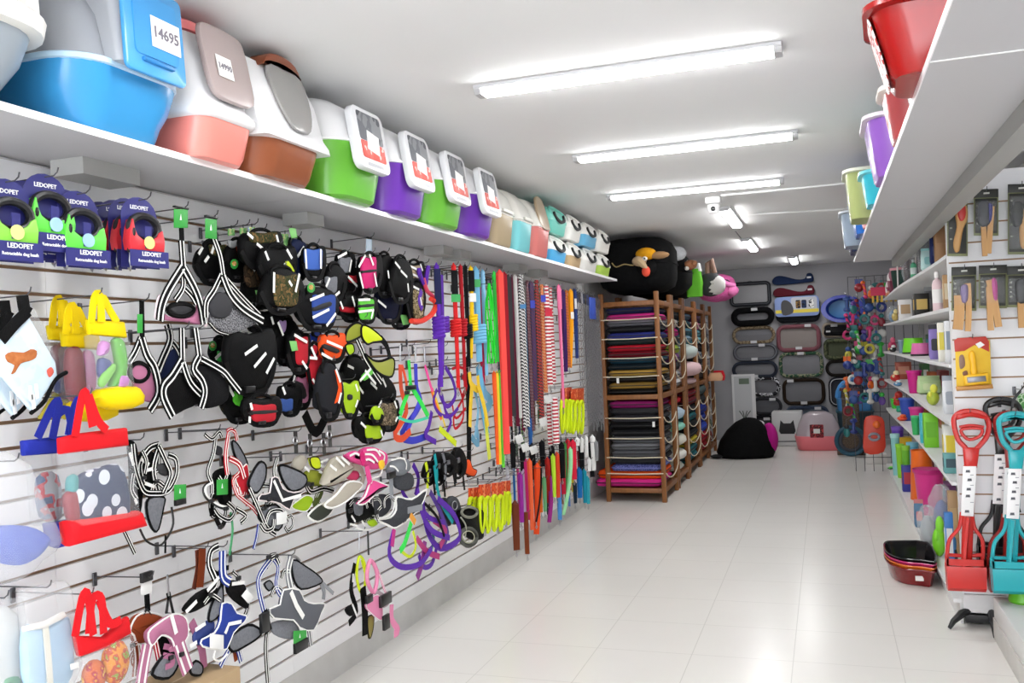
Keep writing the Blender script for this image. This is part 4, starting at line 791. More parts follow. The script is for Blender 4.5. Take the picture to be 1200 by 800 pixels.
for i, (x, y, c, lb) in enumerate(((271, 268, 'green_tag', 'small green and yellow hang tag, first over the crowded block'), (285, 267, '', 'small green and yellow hang tag, second over the crowded block'), (295, 266, 'b', 'small pale blue hang tag at the top of the crowded block'), (334, 274, '', 'light green hang tag above the navy vest'))):
    h = Hang('hang_tag', lb, 'hang tag', .14+.02*i, (x, y-3), None, 'the '+lb.replace(',', ''))
    h.pad('card', M('b9d3e6' if c == 'b' else '74bb6a', .5, pat='blotch', h2='9fd086', h3='d8d79a', sc=60), [(x-4, y), (x+4, y), (x+4, y+(8 if i < 3 else 14)), (x-4, y+(8 if i < 3 else 14))], .002, 0, sm=1); h.cord('string', PLAS, [(x, y-4), (x, y)], .002)
# clips row above the third row of harnesses (metal ends of more hooks)
for i, (x, y, lb) in enumerate(((346, 505, 'grey webbing collar on a hook above the tan harness, first of four'), (363, 508, 'grey webbing collar with ring, second of four above the tan harness'), (379, 507, 'grey webbing collar with ring, third of four above the tan harness'), (386, 498, 'grey webbing collar, fourth of four above the tan harness'))):
    h = Hang('dog_collar', lb, 'dog collar', .2+.03*i, (x, y), 'webbing collars above the tan harness', 'the collars above the tan harness' if i == 0 else None)
    h.strap('strap', M('3c3a38', .6), [(x, y), (x+.5, y+26)], .024, 0); h.ring('ring', STEEL, (x, y+11), 2.4, 4, .004, .008)
h = Hang('dog_harness', 'black strap loop hanging below the tall charcoal vest', 'dog harness', .2, (374, 480), HG); h.strap('strap', BLACK, [(357, 484), (366, 504), (374, 503), (382, 484)], .045, 0, .004, 2)
# ---------------------------------------------------------------- a few more vests filling the block
vest('plain black vest wedged between the camo vest and the very large black one', (290, 362, 330, 392), .2, BLACK, None, var=1, st=(((.2, .5), (.3, .7)), ((.7, .3), (.75, .6))), hk='the wedged black vest')
vest('black vest with green round tag above the lime lining', (246, 396, 268, 426), .15, BLACK, M('3aa04a', .6, pat='weave'), (.4, .5, .8, .9), 0, (((.3, .8), (.85, .4)),), ('round', (.15, .3)), 'the vest above the lime lining')
vest('plain black vest behind the slim red one', (346, 420, 376, 462), .14, BLACK, None, var=0, hk='the vest behind the slim red one')
vest('plain black vest behind the lime cut out vest', (398, 418, 430, 452), .16, BLACK, None, var=2, st=(((.3, .3), (.5, .4)),), hk='the vest behind the lime cut out one')

# ---------------------------------------------------------------- retractable leash packs
PG = 'retractable leash packs on blue cards'
CARDM = M('2b2c72', .4); DEVB = M('17171a', .4)
def leash_pack(px, py, d, col, label, sticker=M('9cc3e0', .4), hk=None, rz=RZ-.12):
    o = onx(px, py, WX+d); t = thing('leash_pack', label, 'retractable leash', o, rz, PG)
    W_, H_ = .14, .225
    P = [(-.07, -.2), (.07, -.2), (.07, -.155), (.066, -.15), (.066, -.05)]+[(.066*math.cos(a), -.05+.06*math.sin(a)) for a in [math.pi*i/10 for i in range(1, 10)]]+[(-.066, -.05), (-.066, -.15), (-.07, -.155)]
    MB().prism(P, -.002, 0).build('card', CARDM, t)
    # device: grip ring above, coloured casing below
    g = [(.052*math.cos(a), -.019, -.085+.037*math.sin(a)) for a in [math.pi*2*i/20 for i in range(20)]]
    MB().tube(g, .0115, 8, True).build('grip', DEVB, t)
    dv = MB().prism([(-.062, -.152), (-.067, -.125), (-.062, -.095), (-.051, -.062), (-.044, -.09), (-.036, -.108), (-.016, -.12), (.016, -.12), (.036, -.108), (.046, -.094), (.058, -.088), (.065, -.12), (.061, -.152)], -.034, -.004, .003).build('casing', M(col, .4), t)
    MB().prism([(-.012, -.08), (.012, -.08), (.012, -.145), (-.012, -.145)], -.0365, -.0345).build('card_strip', CARDM, dv)
    MB().lathe([(.019, 0), (.019, .002)], 16, (.002, -.0365, -.128), ax='y').build('sticker', sticker, dv)
    MB().ell((-.05, -.034, -.1), (.006, .004, .013), 8, 5).build('screw_cap', DEVB, dv)
    MB().ell((-.052, -.02, -.15), (.012, .012, .012), 8, 6).build('nozzle', DEVB, t)
    MB().tube([(-.055, -.022, -.158), (-.06, -.024, -.185), (-.056, -.024, -.2), (-.06, -.024, -.212), (-.066, -.024, -.204)], .0032, 6).build('leash_clip', STEEL, t)
    MB().box(-.07, .07, -.04, -.0365, -.2, -.152).build('print_panel', CARDM, t)
    text('LEDOPET', .016, WHITE, t, (0, -.0026, -.022)); text('LEDOPET', .017, WHITE, t, (.006, -.041, -.163)); text('Retractable dog leash', .0115, WHITE, t, (.006, -.041, -.183))
    if hk: hook(V((WX+.002, o.y, o.z-.004)), d+.03, hk)
    return t
ST2 = M('dfe08a', .4)
for a in ((52, 208, .24, '63d84a', 'bright green retractable leash on blue card, front of the left hook', M('9cc3e0', .4), 'the bright green leash pack'), (90, 228, .26, '63d84a', 'bright green retractable leash on blue card, hanging lower beside the first green one', M('9cc3e0', .4), 'the lower green leash pack'),
          (6, 214, .24, '8ad84a', 'yellow-green retractable leash cropped by the edge of the picture', ST2, 'the yellow-green leash pack'), (28, 216, .17, '1f93ad', 'teal retractable leash behind the front green one', M('9cc3e0', .4), None),
          (76, 226, .17, '2b2c72', 'blue retractable leash card behind the lower green pack', M('9cc3e0', .4), None),
          (162, 235, .27, 'd8303a', 'red retractable leash on blue card, front of the red row', ST2, 'the red leash packs'), (147, 236, .2, 'd8303a', 'red retractable leash, second of the red row', ST2, None), (134, 238, .13, 'd8303a', 'red retractable leash, third of the red row', ST2, None), (118, 240, .06, 'b02a38', 'dark red retractable leash, deepest of the red row', ST2, None)):
    leash_pack(*a)

# ---------------------------------------------------------------- bags hung at the near end
FILM = M('e6eaee', .08, alpha=.13, pat='film', sc=60)
YEL = M('f2d312', .5, pat='weave'); TOTER = M('dd2028', .55, pat='weave'); TOTEB = M('2a35a0', .55, pat='weave')
def see_bag(h, pts, th, par=None, mt=FILM, part='clear_film'): return h.pad(part, mt, pts, th, 0, sm=2)
# yellow topped clear bags
def yellow_bag(label, d, dx, dy, fill, hk=None, bottom=True):
    h = Hang('clear_bag', label, 'clear bag', d, (110+dx, 346+dy), 'clear pet bags with yellow ends', hk)
    T = lambda L_: [(x+dx, y+dy) for x, y in L_]
    h.pad('top_band', YEL, T([(102, 375), (143, 377), (146, 396), (104, 392)]), .03, 0, sm=1)
    h.strap('handle', YEL, T([(107, 378), (110, 350), (116, 346), (118, 377)]), .024, .016); h.strap('handle', YEL, T([(118, 376), (119, 348), (128, 364), (136, 378)]), .024, .006)
    h.pad('clear_film', FILM, T([(104, 392), (146, 396), (152, 455), (108, 458)]), .06, -.0, sm=1)
    fill(h, T)
    if bottom: h.pad('bottom_band', YEL, T([(114, 456), (158, 453), (163, 474), (140, 480), (116, 476)]), .06, .004, sm=2)
    return h
def leaves(h, T):
    h.pad('toy', M('5fae3a', .5), T([(132, 398), (143, 400), (147, 430), (140, 452), (128, 452), (136, 430)]), .03, 0); h.pad('toy', M('39407c', .5), T([(117, 420), (128, 424), (126, 446), (116, 440)]), .03, .0)
    h.pad('toy', M('c078c0', .5), T([(118, 400), (126, 402), (124, 414), (116, 416)]), .03, 0); h.pad('toy', M('c078c0', .5), T([(140, 440), (149, 442), (148, 452), (138, 454)]), .02, .01); h.pad('toy', M('7cc24a', .5), T([(116, 444), (132, 426), (134, 434), (120, 454)]), .014, .014)
def reds(h, T):
    h.pad('toy', M('8c2030', .5), T([(108, 396), (124, 398), (128, 452), (110, 452)]), .03, 0); h.pad('toy', M('c85aa0', .5), T([(128, 400), (138, 402), (140, 440), (130, 446)]), .03, 0)
def dark(h, T):
    h.pad('toy', M('6e2430', .5), T([(108, 400), (130, 404), (128, 450), (110, 450)]), .03, 0); h.pad('toy', M('54657a', .5), T([(130, 410), (140, 414), (140, 446), (130, 446)]), .03, 0)
yellow_bag('clear pet bag with yellow top and yellow bottom roll, green and purple toys inside', .25, 0, 0, leaves, 'the yellow topped bags')
yellow_bag('clear pet bag with yellow top and red toys, second on its hook', .17, -30, 14, reds)
yellow_bag('clear pet bag with yellow top and dark red toys, third on its hook', .1, -46, 6, dark, None, False)
h = Hang('clear_bag', 'clear bag with dark blue and red goods and an olive flap, below the yellow bags', 'clear bag', .1, (80, 430)); h.pad('content', M('5a2038', .5), [(66, 446), (82, 436), (88, 462), (74, 468)], .03); h.pad('content', M('2c3560', .5), [(66, 440), (78, 434), (76, 456), (66, 460)], .03, .01)
h.pad('flap', M('b3a52a', .6), [(47, 488), (64, 460), (68, 470), (60, 486), (50, 490)], .02); h.pad('flap', M('b3a52a', .6), [(70, 470), (84, 468), (80, 488), (74, 490)], .02)
# printed light blue packs at the left edge
def print_pack(label, d, dx, dy, hk=None):
    h = Hang('printed_pack', label, 'pack', d, (26+dx, 346+dy), 'pale blue printed packs with black handles', hk)
    T = lambda L_: [(x+dx, y+dy) for x, y in L_]
    h.pad('pack_body', M('cfe0ec', .35, pat='fleck', h2='c6dbe9', sc=6), T([(0, 402), (30, 370), (62, 424), (64, 440), (37, 481), (2, 440)]), .03, 0, sm=1)
    h.pad('clear_top', FILM, T([(4, 398), (30, 350), (50, 384), (63, 424)]), .03, -.002, sm=1)
    h.strap('handle', BLACK, T([(26, 346), (28, 362), (33, 368)]), .035, .02); h.strap('handle', BLACK, T([(33, 364), (16, 380), (0, 398)]), .03, .022)
    dog = h.pad('printed_dog', M('c07848', .5, pat='cloth', h2='a85f34', sc=60), T([(6, 416), (14, 412), (28, 413), (36, 409), (43, 411), (42, 419), (34, 423), (24, 426), (18, 436), (13, 438), (17, 428), (9, 424)]), .002, .0165, sm=2)
    for q in ((33, 452), (40, 450), (36, 462)): h.pad('printed_frame', M('f0f2f4', .5), T([(q[0], q[1]), (q[0]+4, q[1]-1), (q[0]+6, q[1]+16), (q[0]+2, q[1]+18)]), .002, .0165, sm=1)
    h.pad('printed_patch', M('d05a4a', .5), T([(55, 434), (60, 430), (63, 436), (58, 442)]), .002, .0165)
    h.cord('black_edge', BLACK, T([(36, 484), (52, 470), (64, 446), (78, 436)]), .006, .012)
    return h
print_pack('pale blue printed pack showing a brown dog, above the blue tote', .26, 0, 0, 'the pale blue printed packs')
print_pack('second pale blue printed pack half hidden below the first', .19, -22, 6); print_pack('third pale blue printed pack, deepest on its hook at the picture edge', .12, -38, 0)
# red and blue totes
def tote(label, d, T, col, inside, hk=None, name='tote_bag', films=True):
    h = Hang(name, label, 'tote bag', d, T[0][0], 'clear tote bags with coloured bands', hk)
    h.pad('top_band', col, T[1], .03, 0, sm=1)
    for q in T[2]: h.strap('handle', col, q, .024, .018)
    h.pad('clear_film', FILM, T[3], .07, 0, sm=1); inside(h)
    if T[4]: h.pad('bottom_band', col, T[4], .07, .002, sm=1)
    return h
FLW = M('d4d9e2', .5, pat='flowers', h2='2a3658', sc=20)
tote('clear tote with red bands, blue flowered cloth inside, in front of the blue tote', .27, ([(98, 463)], [(69, 513), (88, 508), (146, 501), (148, 522), (70, 532)], [[(88, 511), (96, 464), (101, 464), (107, 500)], [(104, 463), (114, 492), (124, 504)]], [(72, 530), (148, 522), (158, 608), (78, 626)], [(76, 610), (160, 598), (166, 617), (79, 640)]), TOTER,
     lambda h: (h.pad('folded_cloth', FLW, [(88, 560), (120, 546), (142, 548), (150, 600), (128, 612), (92, 612), (84, 590)], .03), h.pad('content', M('8c2a34', .5), [(76, 580), (88, 576), (92, 606), (80, 610)], .03), h.pad('content', M('3d8c8c', .5), [(80, 560), (88, 556), (90, 574), (80, 578)], .03)), 'the red and blue totes')
tote('clear tote with royal blue bands, half hidden by the red tote', .18, ([(66, 470)], [(26, 516), (78, 510), (80, 530), (27, 534)], [[(44, 513), (60, 478), (68, 472), (60, 514)], [(62, 490), (78, 480), (84, 512)], [(80, 510), (86, 478), (92, 466)]], [(36, 532), (90, 530), (100, 620), (42, 616)], [(56, 612), (130, 600), (132, 624), (66, 642), (60, 640)]), TOTEB,
     lambda h: h.pad('content', M('9a9aa0', .5, pat='blotch', h2='b04048', h3='4a5a7a', sc=20), [(44, 560), (66, 556), (70, 606), (48, 606)], .03))
tote('clear tote with red band, patterned orange balls inside, lowest of the totes', .26, ([(100, 696)], [(86, 744), (120, 746), (148, 722), (151, 742), (120, 760), (92, 769)], [[(88, 745), (96, 700), (102, 698), (108, 744)], [(104, 742), (108, 702), (118, 702), (120, 742)], [(116, 702), (128, 730), (140, 726)]], [(92, 768), (150, 742), (156, 800), (84, 812)], None), TOTER,
     lambda h: None, 'the orange ball tote')
hb = Hang('toy_ball', 'orange patterned cloth ball in the red banded tote', 'ball', .26, (135, 775)); BALL = M('d88a2a', .6, pat='blotch', h2='b84a2a', h3='8a9a3a', sc=38)
r_ = hb.L([(123, 760), (148, 800)]); MB().ell((0, 0, 0), (.045, .03, .062), 16, 10).build('ball', BALL, hb.t)
hb = Hang('toy_ball', 'orange red patterned cloth ball beside the other ball in the tote', 'ball', .25, (110, 792)); MB().ell((0, 0, 0), (.034, .03, .045), 14, 9).build('ball', M('c8642a', .6, pat='blotch', h2='a8323a', h3='d8a03a', sc=34), hb.t)
# clear bags with blue goods
BAGF = M('e6e8ea', .3, alpha=.24, pat='film', sc=16)
h = Hang('plastic_bag', 'milky plastic bag holding blue plush, cropped by the picture edge', 'plastic bag', .24, (12, 540), None, 'the milky bag')
h.pad('bag_film', BAGF, [(-20, 536), (26, 540), (36, 570), (66, 632), (40, 660), (18, 680), (-24, 672)], .09, 0, sm=2); h.pad('content', M('5068c8', .7, pat='cloth', h2='6078d0', sc=30), [(-20, 622), (10, 615), (40, 619), (55, 632), (42, 652), (22, 662), (-4, 658), (-24, 644)], .05)
h = Hang('plastic_bag', 'milky plastic bag with a light blue garment, hanging beside the red banded tote', 'plastic bag', .24, (50, 688), None, 'the light blue bag')
h.pad('bag_film', BAGF, [(24, 690), (74, 680), (80, 690), (92, 778), (80, 806), (30, 812), (26, 740)], .05, 0, sm=1); h.pad('garment', M('a8cbe8', .7, pat='cloth', h2='b6d4ec', sc=14), [(27, 737), (52, 734), (78, 722), (84, 780), (70, 806), (32, 812)], .03)
h.strap('zip', M('e6e2d4', .5), [(53, 732), (56, 770), (58, 808)], .018, .018, .003, 2); h.pad('collar_band', M('eceae4', .6), [(26, 734), (52, 727), (74, 716), (78, 722), (52, 736), (27, 740)], .01, .018, sm=1); h.pad('price_tag', BTAG, [(82, 778), (92, 775), (93, 782), (83, 785)], .002, .03, sm=1)
h = Hang('plastic_bag', 'white plastic bag at the lower picture edge beside the light blue garment bag', 'plastic bag', .2, (0, 700), None, 'the white bag'); h.pad('bag_film', BAGF, [(-30, 704), (22, 700), (32, 812), (-30, 816)], .06, 0, sm=1); h.pad('content', M('dfe2e2', .7), [(-26, 720), (18, 718), (26, 806), (-26, 810)], .03); h.pad('content', M('6fb08a', .7), [(0, 794), (18, 790), (24, 806), (2, 808)], .034, .002)
# cardboard box at the bottom edge
o = onx(215, 793, WX+.2); t = thing('cardboard_box', 'plain cardboard box top at the lower picture edge below the dusky pink harness', 'box', (o.x, o.y, 0), RZ)
MB().box(-.13, .13, -.12, .12, 0, o.z, .004).build('box_body', M('b39a78', .7, pat='weave'), t); MB().box(-.128, .128, -.002, .002, o.z-.001, o.z+.0012).build('tape_seam', M('c4ad8c', .5), t)
# ---------------------------------------------------------------- leashes in the long row
LG = 'leashes hung along the slatwall'
def leash(label, px, yt, yb, wpx, kind, c1, c2=None, d=.2, hk=True, dx=0., tag_=None, knot=None, grp=LG, handle=None, rz=.7, sc=None, bottom=True):
    """hanging loop of strap or rope; wpx, lengths as in the photograph; dx = sideways drift of the lower end in pixels"""
    X = WX+d; a = onx(px, yt, X); b = onx(px+dx, yb, X); dist = (a-CP).dot(AF); k = dist/FPX; w_ = wpx*k; Ln = a.z-b.z
    t = thing('dog_leash', label, 'dog leash', a, rz, grp)
    sh = (dx-.043*(yb-yt))*k if dx else 0.
    if abs(sh) < 4*k: sh = 0.
    mt = M(c1, .5, pat='weave') if not c2 else M(c1, .55, pat={'rope': 'twist', 'braid': 'zig', 'flat': 'twist'}.get(kind, 'twist'), h2=c2, sc=sc or (12 if kind == 'braid' else 28))
    N = 14; curve = lambda f, s_=0: (sh*f*f+s_, 0, -Ln*f)
    if kind in ('rope', 'braid'):
        r = w_*.27 if kind == 'rope' else w_*.3
        for q in (-1, 1): MB().tube([V(curve(i/N))+V((q*w_*.24*min(1, i/1.5), q*.004, 0)) for i in range(N+1)], r, 8).build('rope', mt, t)
        MB().tube([(-w_*.24, 0, -.012), (-w_*.1, 0, .006), (w_*.1, 0, .006), (w_*.24, 0, -.012)], r, 8).build('loop', mt, t)
    elif kind == 'thin':
        MB().tube([curve(i/N) for i in range(N+1)], max(w_*.5, .003), 6).build('cord', mt, t)
    elif kind == 'bundle':
        g = MB()
        for j in range(5):
            x = (j-2)/2*w_*.36; MB().tube([V(curve(i/N))+V((x*min(1, i/3)+.004*math.sin(i*.8+j*2), -.006*((j*7) % 3), .0)) for i in range(N+1)], w_*.085, 6).build('strand', mt, t)
    else:
        for q in (-1, 1): MB().ribbon([V(curve(i/N))+V((q*w_*.06, -.006-q*.006-.006*math.sin(3*i/N+q), 0)) for i in range(N+1)], w_*.86, .003).build('strap', mt, t)
        MB().ribbon([(-w_*.06, 0, -.004), (0, -.006, .008), (w_*.06, -.012, -.004)], w_*.86, .003).build('loop', mt, t)
    e = V(curve(1))
    if bottom: MB().tube([e, e+V((0, 0, -.02)), e+V((.006, 0, -.034)), e+V((0, 0, -.046)), e+V((-.006, 0, -.036)), e+V((0, 0, -.024))], .0032, 6).build('clip', STEEL, t)
    if handle:
        f0, f1, hc = handle; MB().ribbon([V(curve(f0+(f1-f0)*i/4))+V((0, -.014, 0)) for i in range(5)], w_*1.7, .012).build('handle', M(hc, .6, pat='weave'), t)
    if knot:
        f0, f1 = knot; g = MB(); n = 6
        for i in range(n): 
            z = -Ln*(f0+(f1-f0)*(i+.5)/n); r = Ln*(f1-f0)/n*.62; g.tube([(x*w_*1.25, y*.024-.004, z+.004*x) for x, y in circ(12)], r, 6, True)
        g.ell((0, 0, -Ln*(f0+f1)/2), (w_*1.1, .02, Ln*(f1-f0)*.46), 10, 6); g.build('wound_coil', mt, t)
    if tag_:
        f, tw_, th_, tc = tag_; z = -Ln*f; MB().box(-tw_*k/2, tw_*k/2, -.026, -.0235, z-th_*k/2, z+th_*k/2).build('hang_tag', M(tc, .5), t)
    if True: hook(V((WX+.002, a.y, a.z-.006)), d+.015, 'the '+label.replace(',', ''))
    return t
rows = [
 ('purple coiled leash with dark navy handle, first of the long row', 511, 311, 454, 4.6, 'flat', '5d2fa6', None, .26, True, 0, None, (.42, .6), LG, (.03, .32, '23264a')),
 ('purple thin leash beside the coiled purple one', 517, 322, 440, 5, 'thin', '6d3fb6', None, .2, False, 1, None, (.42, .58)),
 ('red coiled leash with black handle and green tag', 531, 311, 455, 4.2, 'flat', 'd62a2a', None, .26, True, 0, (.27, 11, 9, '3fa85a'), (.44, .58), LG, (.04, .24, '131316')),
 ('dark red coiled leash next to the red one with green tag', 539, 312, 454, 3.6, 'flat', 'b8242c', None, .22, False, 0, None, (.44, .58)),
 ('plain black coiled leash between the red and the yellow one', 544.5, 312, 430, 4, 'flat', '101012', None, .24, True, 0, None, (.58, .72)),
 ('yellow leash with black handle and white tag', 551, 314, 420, 4, 'flat', 'f0c81e', None, .25, True, .5, (.33, 8, 10, 'e8e8e4'), (.52, .7), LG, (.03, .26, '131316')),
 ('light blue leash with wound coil, behind the diamond green tag', 557, 316, 424, 7, 'flat', '76b8dc', None, .22, True, 0, (.15, 8, 9, '3fa85a'), (.6, .8)),
 ('crimson leash behind the light blue pair', 561, 334, 452, 5, 'flat', 'c02448', None, .17, True, 0),
 ('pale blue narrow leash beside the green bundle', 565, 318, 440, 4, 'flat', '8fc4e4', None, .2, False, 1.5),
 ('neon green bundled leash, widest green one', 572.5, 332, 426, 12, 'bundle', '2fd83a', None, .25, True, 0),
 ('neon green strap with short green handle above the bundle', 578.5, 320, 424, 4, 'flat', '43e05a', None, .22, True, 0),
 ('dark teal leash between the green strap and the purple one', 581.5, 334, 440, 4, 'flat', '27505a', None, .2, False, 1),
 ('purple flat leash behind the long coral one', 585, 338, 520, 5, 'flat', '643a94', None, .18, True, 1),
 ('long coral red flat leash, longest bright one of the row', 585, 320, 532, 8, 'flat', 'ee4f48', None, .26, True, 8),
 ('dark red flat leash beside the long coral one', 590.5, 321, 500, 5, 'flat', 'a8202c', None, .2, False, 5),
 ('charcoal mesh leash beside the dark red one', 595, 325, 488, 6, 'flat', '3c3a3e', None, .22, True, 5),
 ('burgundy leash next to the charcoal mesh one', 599.5, 325, 500, 5, 'flat', '6a2038', None, .2, True, 4),
 ('pale grey rope leash with white core', 603, 324, 490, 3.6, 'flat', 'c8c6c4', None, .24, True, 5),
 ('burgundy leash between the pale grey rope and the striped rope', 606, 326, 505, 4, 'flat', '742440', None, .2, False, 5),
 ('black and white twisted rope leash with a pink fleck', 610, 324, 500, 9, 'rope', '16161a', 'dcdad8', .25, True, 8, (.2, 8, 5, '3f7cb0')),
 ('light blue rope leash beside the black and white one', 616, 356, 512, 5, 'rope', '4f9ccc', '3a78a4', .2, False, 6),
 ('burgundy and grey twisted rope leash', 617.5, 330, 505, 5, 'rope', '5a2434', '7a5a60', .22, True, 6),
 ('burgundy and navy leash with blue tag', 621.5, 332, 470, 6, 'flat', '5c2440', '2a2a5a', .22, True, 3, (.18, 6, 9, '3a44b8')),
 ('red and black twisted rope leash', 628.5, 330, 498, 7, 'rope', 'b02420', '1a1412', .25, True, 5),
 ('brown and yellow twisted rope leash beside the red and black one', 632, 344, 474, 5, 'rope', 'b88a2a', '2a2418', .2, False, -2),
 ('orange twisted rope leash with a blue tag', 634.5, 335, 460, 6, 'rope', 'd8642a', 'e0a070', .23, True, 4, (.12, 6, 8, '3a44b8')),
 ('red and white zigzag braided leash with a red tag', 640, 336, 452, 7, 'braid', 'b81e34', 'eeeae6', .26, True, 1, (.26, 9, 9, 'c0203a')),
 ('second red and white zigzag braided leash, on the rack side', 645, 338, 450, 5, 'braid', 'b81e34', 'eeeae6', .2, False, 1),
 ('thin pink leash with a long loop handle', 654, 335, 478, 3, 'flat', 'e87aa0', None, .26, True, 6, None, None, LG, (.02, .19, 'e87aa0')),
 ('violet and navy leash beside the thin pink one', 659, 342, 436, 5, 'flat', '41265e', None, .22, True, 0),
 ('orange braided leash next to the amber one', 663.5, 341, 430, 4.5, 'rope', 'c86418', '9a4a18', .24, True, 1),
 ('amber yellow flat leash with a white tag', 668, 341, 431, 5, 'flat', 'ec9c1c', None, .26, True, -1, (.32, 4, 8, 'e8e4e0')),
 ('navy and white spotted leash before the chains', 672.5, 340, 420, 4, 'flat', '2a3a70', None, .24, True, 0, (.2, 3, 12, 'dcdce0')),
]
for a in rows: leash(*a)
ex = ['5a1a34 burgundy', '1c1c20 black', '7a6a6c taupe', '2a3a5a navy', '8a2a4a raspberry', '3a3a3c charcoal', 'a8a4a0 silver grey', '5a3a2a brown', '3a5a3a dark green', '6a2a5a plum']
for i, e in enumerate(ex):
    c, nm = e.split(' ', 1); x = 588+i*4.6; leash('narrow %s cord leash, %s counted along the back of the long row' % (nm, ORD[i]), x, 330+i*1.2, 480+(i*37 % 40), 2.6, 'thin' if i % 2 else 'flat', c, None, .13)
# steel chains
def chain(px, yt, yb, d, label, first=[None]):
    X = WX+d; a = onx(px, yt, X); b = onx(px, yb, X); L = a.z-b.z
    t = thing('chain_leash', label, 'chain leash', a, .7, 'steel chain leashes beside the wooden rack')
    mb = MB(); n = max(int(L/.026), 4)
    for i in range(n):
        z = -i*.026
        if i % 2: q = [(x*.006, 0, z-.013+y*.016) for x, y in circ(8)]
        else: q = [(0, x*.006, z-.013+y*.016) for x, y in circ(8)]
        mb.tube(q, .0026, 4, True)
    mb.build('links', M('a2a2a6', .35, .9), t)
    MB().ribbon([(0, -.01, 0), (0, -.012, -.05), (.002, -.01, -.09)], .016, .003).build('handle', M(rn.choice(['3a3438', '5a2a34', '88868a', '7a6a60', '2a3050']), .6), t)
    hook(V((WX+.002, a.y, a.z-.004)), d+.012, 'the '+label.replace('steel ', '', 1))
cx = [676, 678.6, 681, 683.2, 685.5, 687.5, 689.6, 691.6, 693.5, 695.3, 697, 698.6, 700, 701.5]
for i, x in enumerate(cx): chain(x, 342+i*.7, 462+((i*5) % 7)*7 if i < 3 else 498+((i*3) % 5)*3, .16+.05*(i % 3), 'steel chain leash, %s of the chains counted from the amber leash' % ORD[i])
h = Hang('hang_tag', 'bundle of royal blue tags hanging in front of the chains', 'hang tag', .28, (694, 346), None, 'the royal blue tags'); h.block('card', M('2f50b4', .5), 690.5, 348, 698, 374, .012, 0)
# short row under the long one: neon straps, yellow harness
for a in (('neon orange strap leash, first of the three neon straps', 578.5, 437, 545, 3.6, 'flat', 'f2622a', None, .22, True, 2), ('neon yellow strap leash, second of the three neon straps', 581.5, 437, 545, 3.4, 'flat', 'f0d83a', None, .22, False, 2), ('neon green strap leash, third of the three neon straps', 585, 436, 548, 3.6, 'flat', '6fe04a', None, .2, True, 3),
          ('sky blue strap leash below the green bundle', 561, 430, 506, 6, 'flat', '6fb4d8', None, .2, True, 10), ('grey and green speckled rope leash hanging low', 601, 420, 535, 4, 'rope', '5a6a58', '2a2a2a', .16, True, 3), ('green and black rope leash beside the light blue rope', 611, 470, 536, 4, 'rope', '6fae4a', '1c1c1c', .16, True, 2), ('blue flat leash at the end of the twisted ropes', 620, 490, 532, 4, 'flat', '2f62a8', None, .2, True, 1),
          ('black flat leash with orange dog tag loop, beside the yellow harness', 547, 420, 560, 5, 'flat', '18181a', None, .2, True, 2), ('red white zigzag braid bundle on the lower hooks', 650, 468, 520, 8, 'braid', 'b81e34', 'f0ece8', .25, True, 1), ('second red white zigzag braid on the lower hooks', 643, 474, 522, 6, 'braid', 'b01c30', 'f0ece8', .2, True, 1)): leash(*a)
h = straps('yellow strap harness with black dots, below the light blue leash', .26, (554, 430), 'the yellow strap harness', (M('ecc62a', .5), [(550, 436), (552, 450), (560, 456), (559, 440)], .04, .0), (M('ecc62a', .5), [(553, 452), (551, 480), (550, 500)], .04, .01), (M('ecc62a', .5), [(560, 450), (567, 476), (571, 500)], .045, .012), (M('d8e04a', .5), [(569, 490), (571, 515), (573, 538)], .045, .0), (M('7ab0d0', .5), [(556, 456), (560, 480), (556, 512)], .03, -.008))
h = straps('light blue strap harness behind the yellow one', .18, (563, 430), None, (M('6aa8cc', .5), [(562, 436), (568, 460), (575, 470), (568, 480)], .06, 0), (M('6aa8cc', .5), [(558, 498), (560, 520), (552, 512)], .04, 0))
for i, (x, y) in enumerate(((608, 514), (615, 524), (625, 527), (642, 467), (636, 494))):
    h = Hang('hang_tag', ('white square tag, topmost at the foot of the ropes', 'white square tag in the middle at the foot of the ropes', 'white square tag, lowest at the foot of the ropes', 'white crumpled tag on the zigzag braid', 'white crumpled tag beside the zigzag bundle by the dark red ropes')[i].replace('left of', 'beside'), 'hang tag', .27, (x, y-6), 'white tags on the ropes', 'the white tag number'[:13] + (' at the top', ' in the middle', ' lowest down', ' on the zigzag braid', ' on the dark ropes')[i])
    h.pad('card', BTAG, [(x-5, y-3), (x+3, y-6), (x+6, y+3), (x-2, y+6)], .002, 0, sm=1); h.cord('string', PLAS, [(x-1, y-7), (x, y-3)], .002)
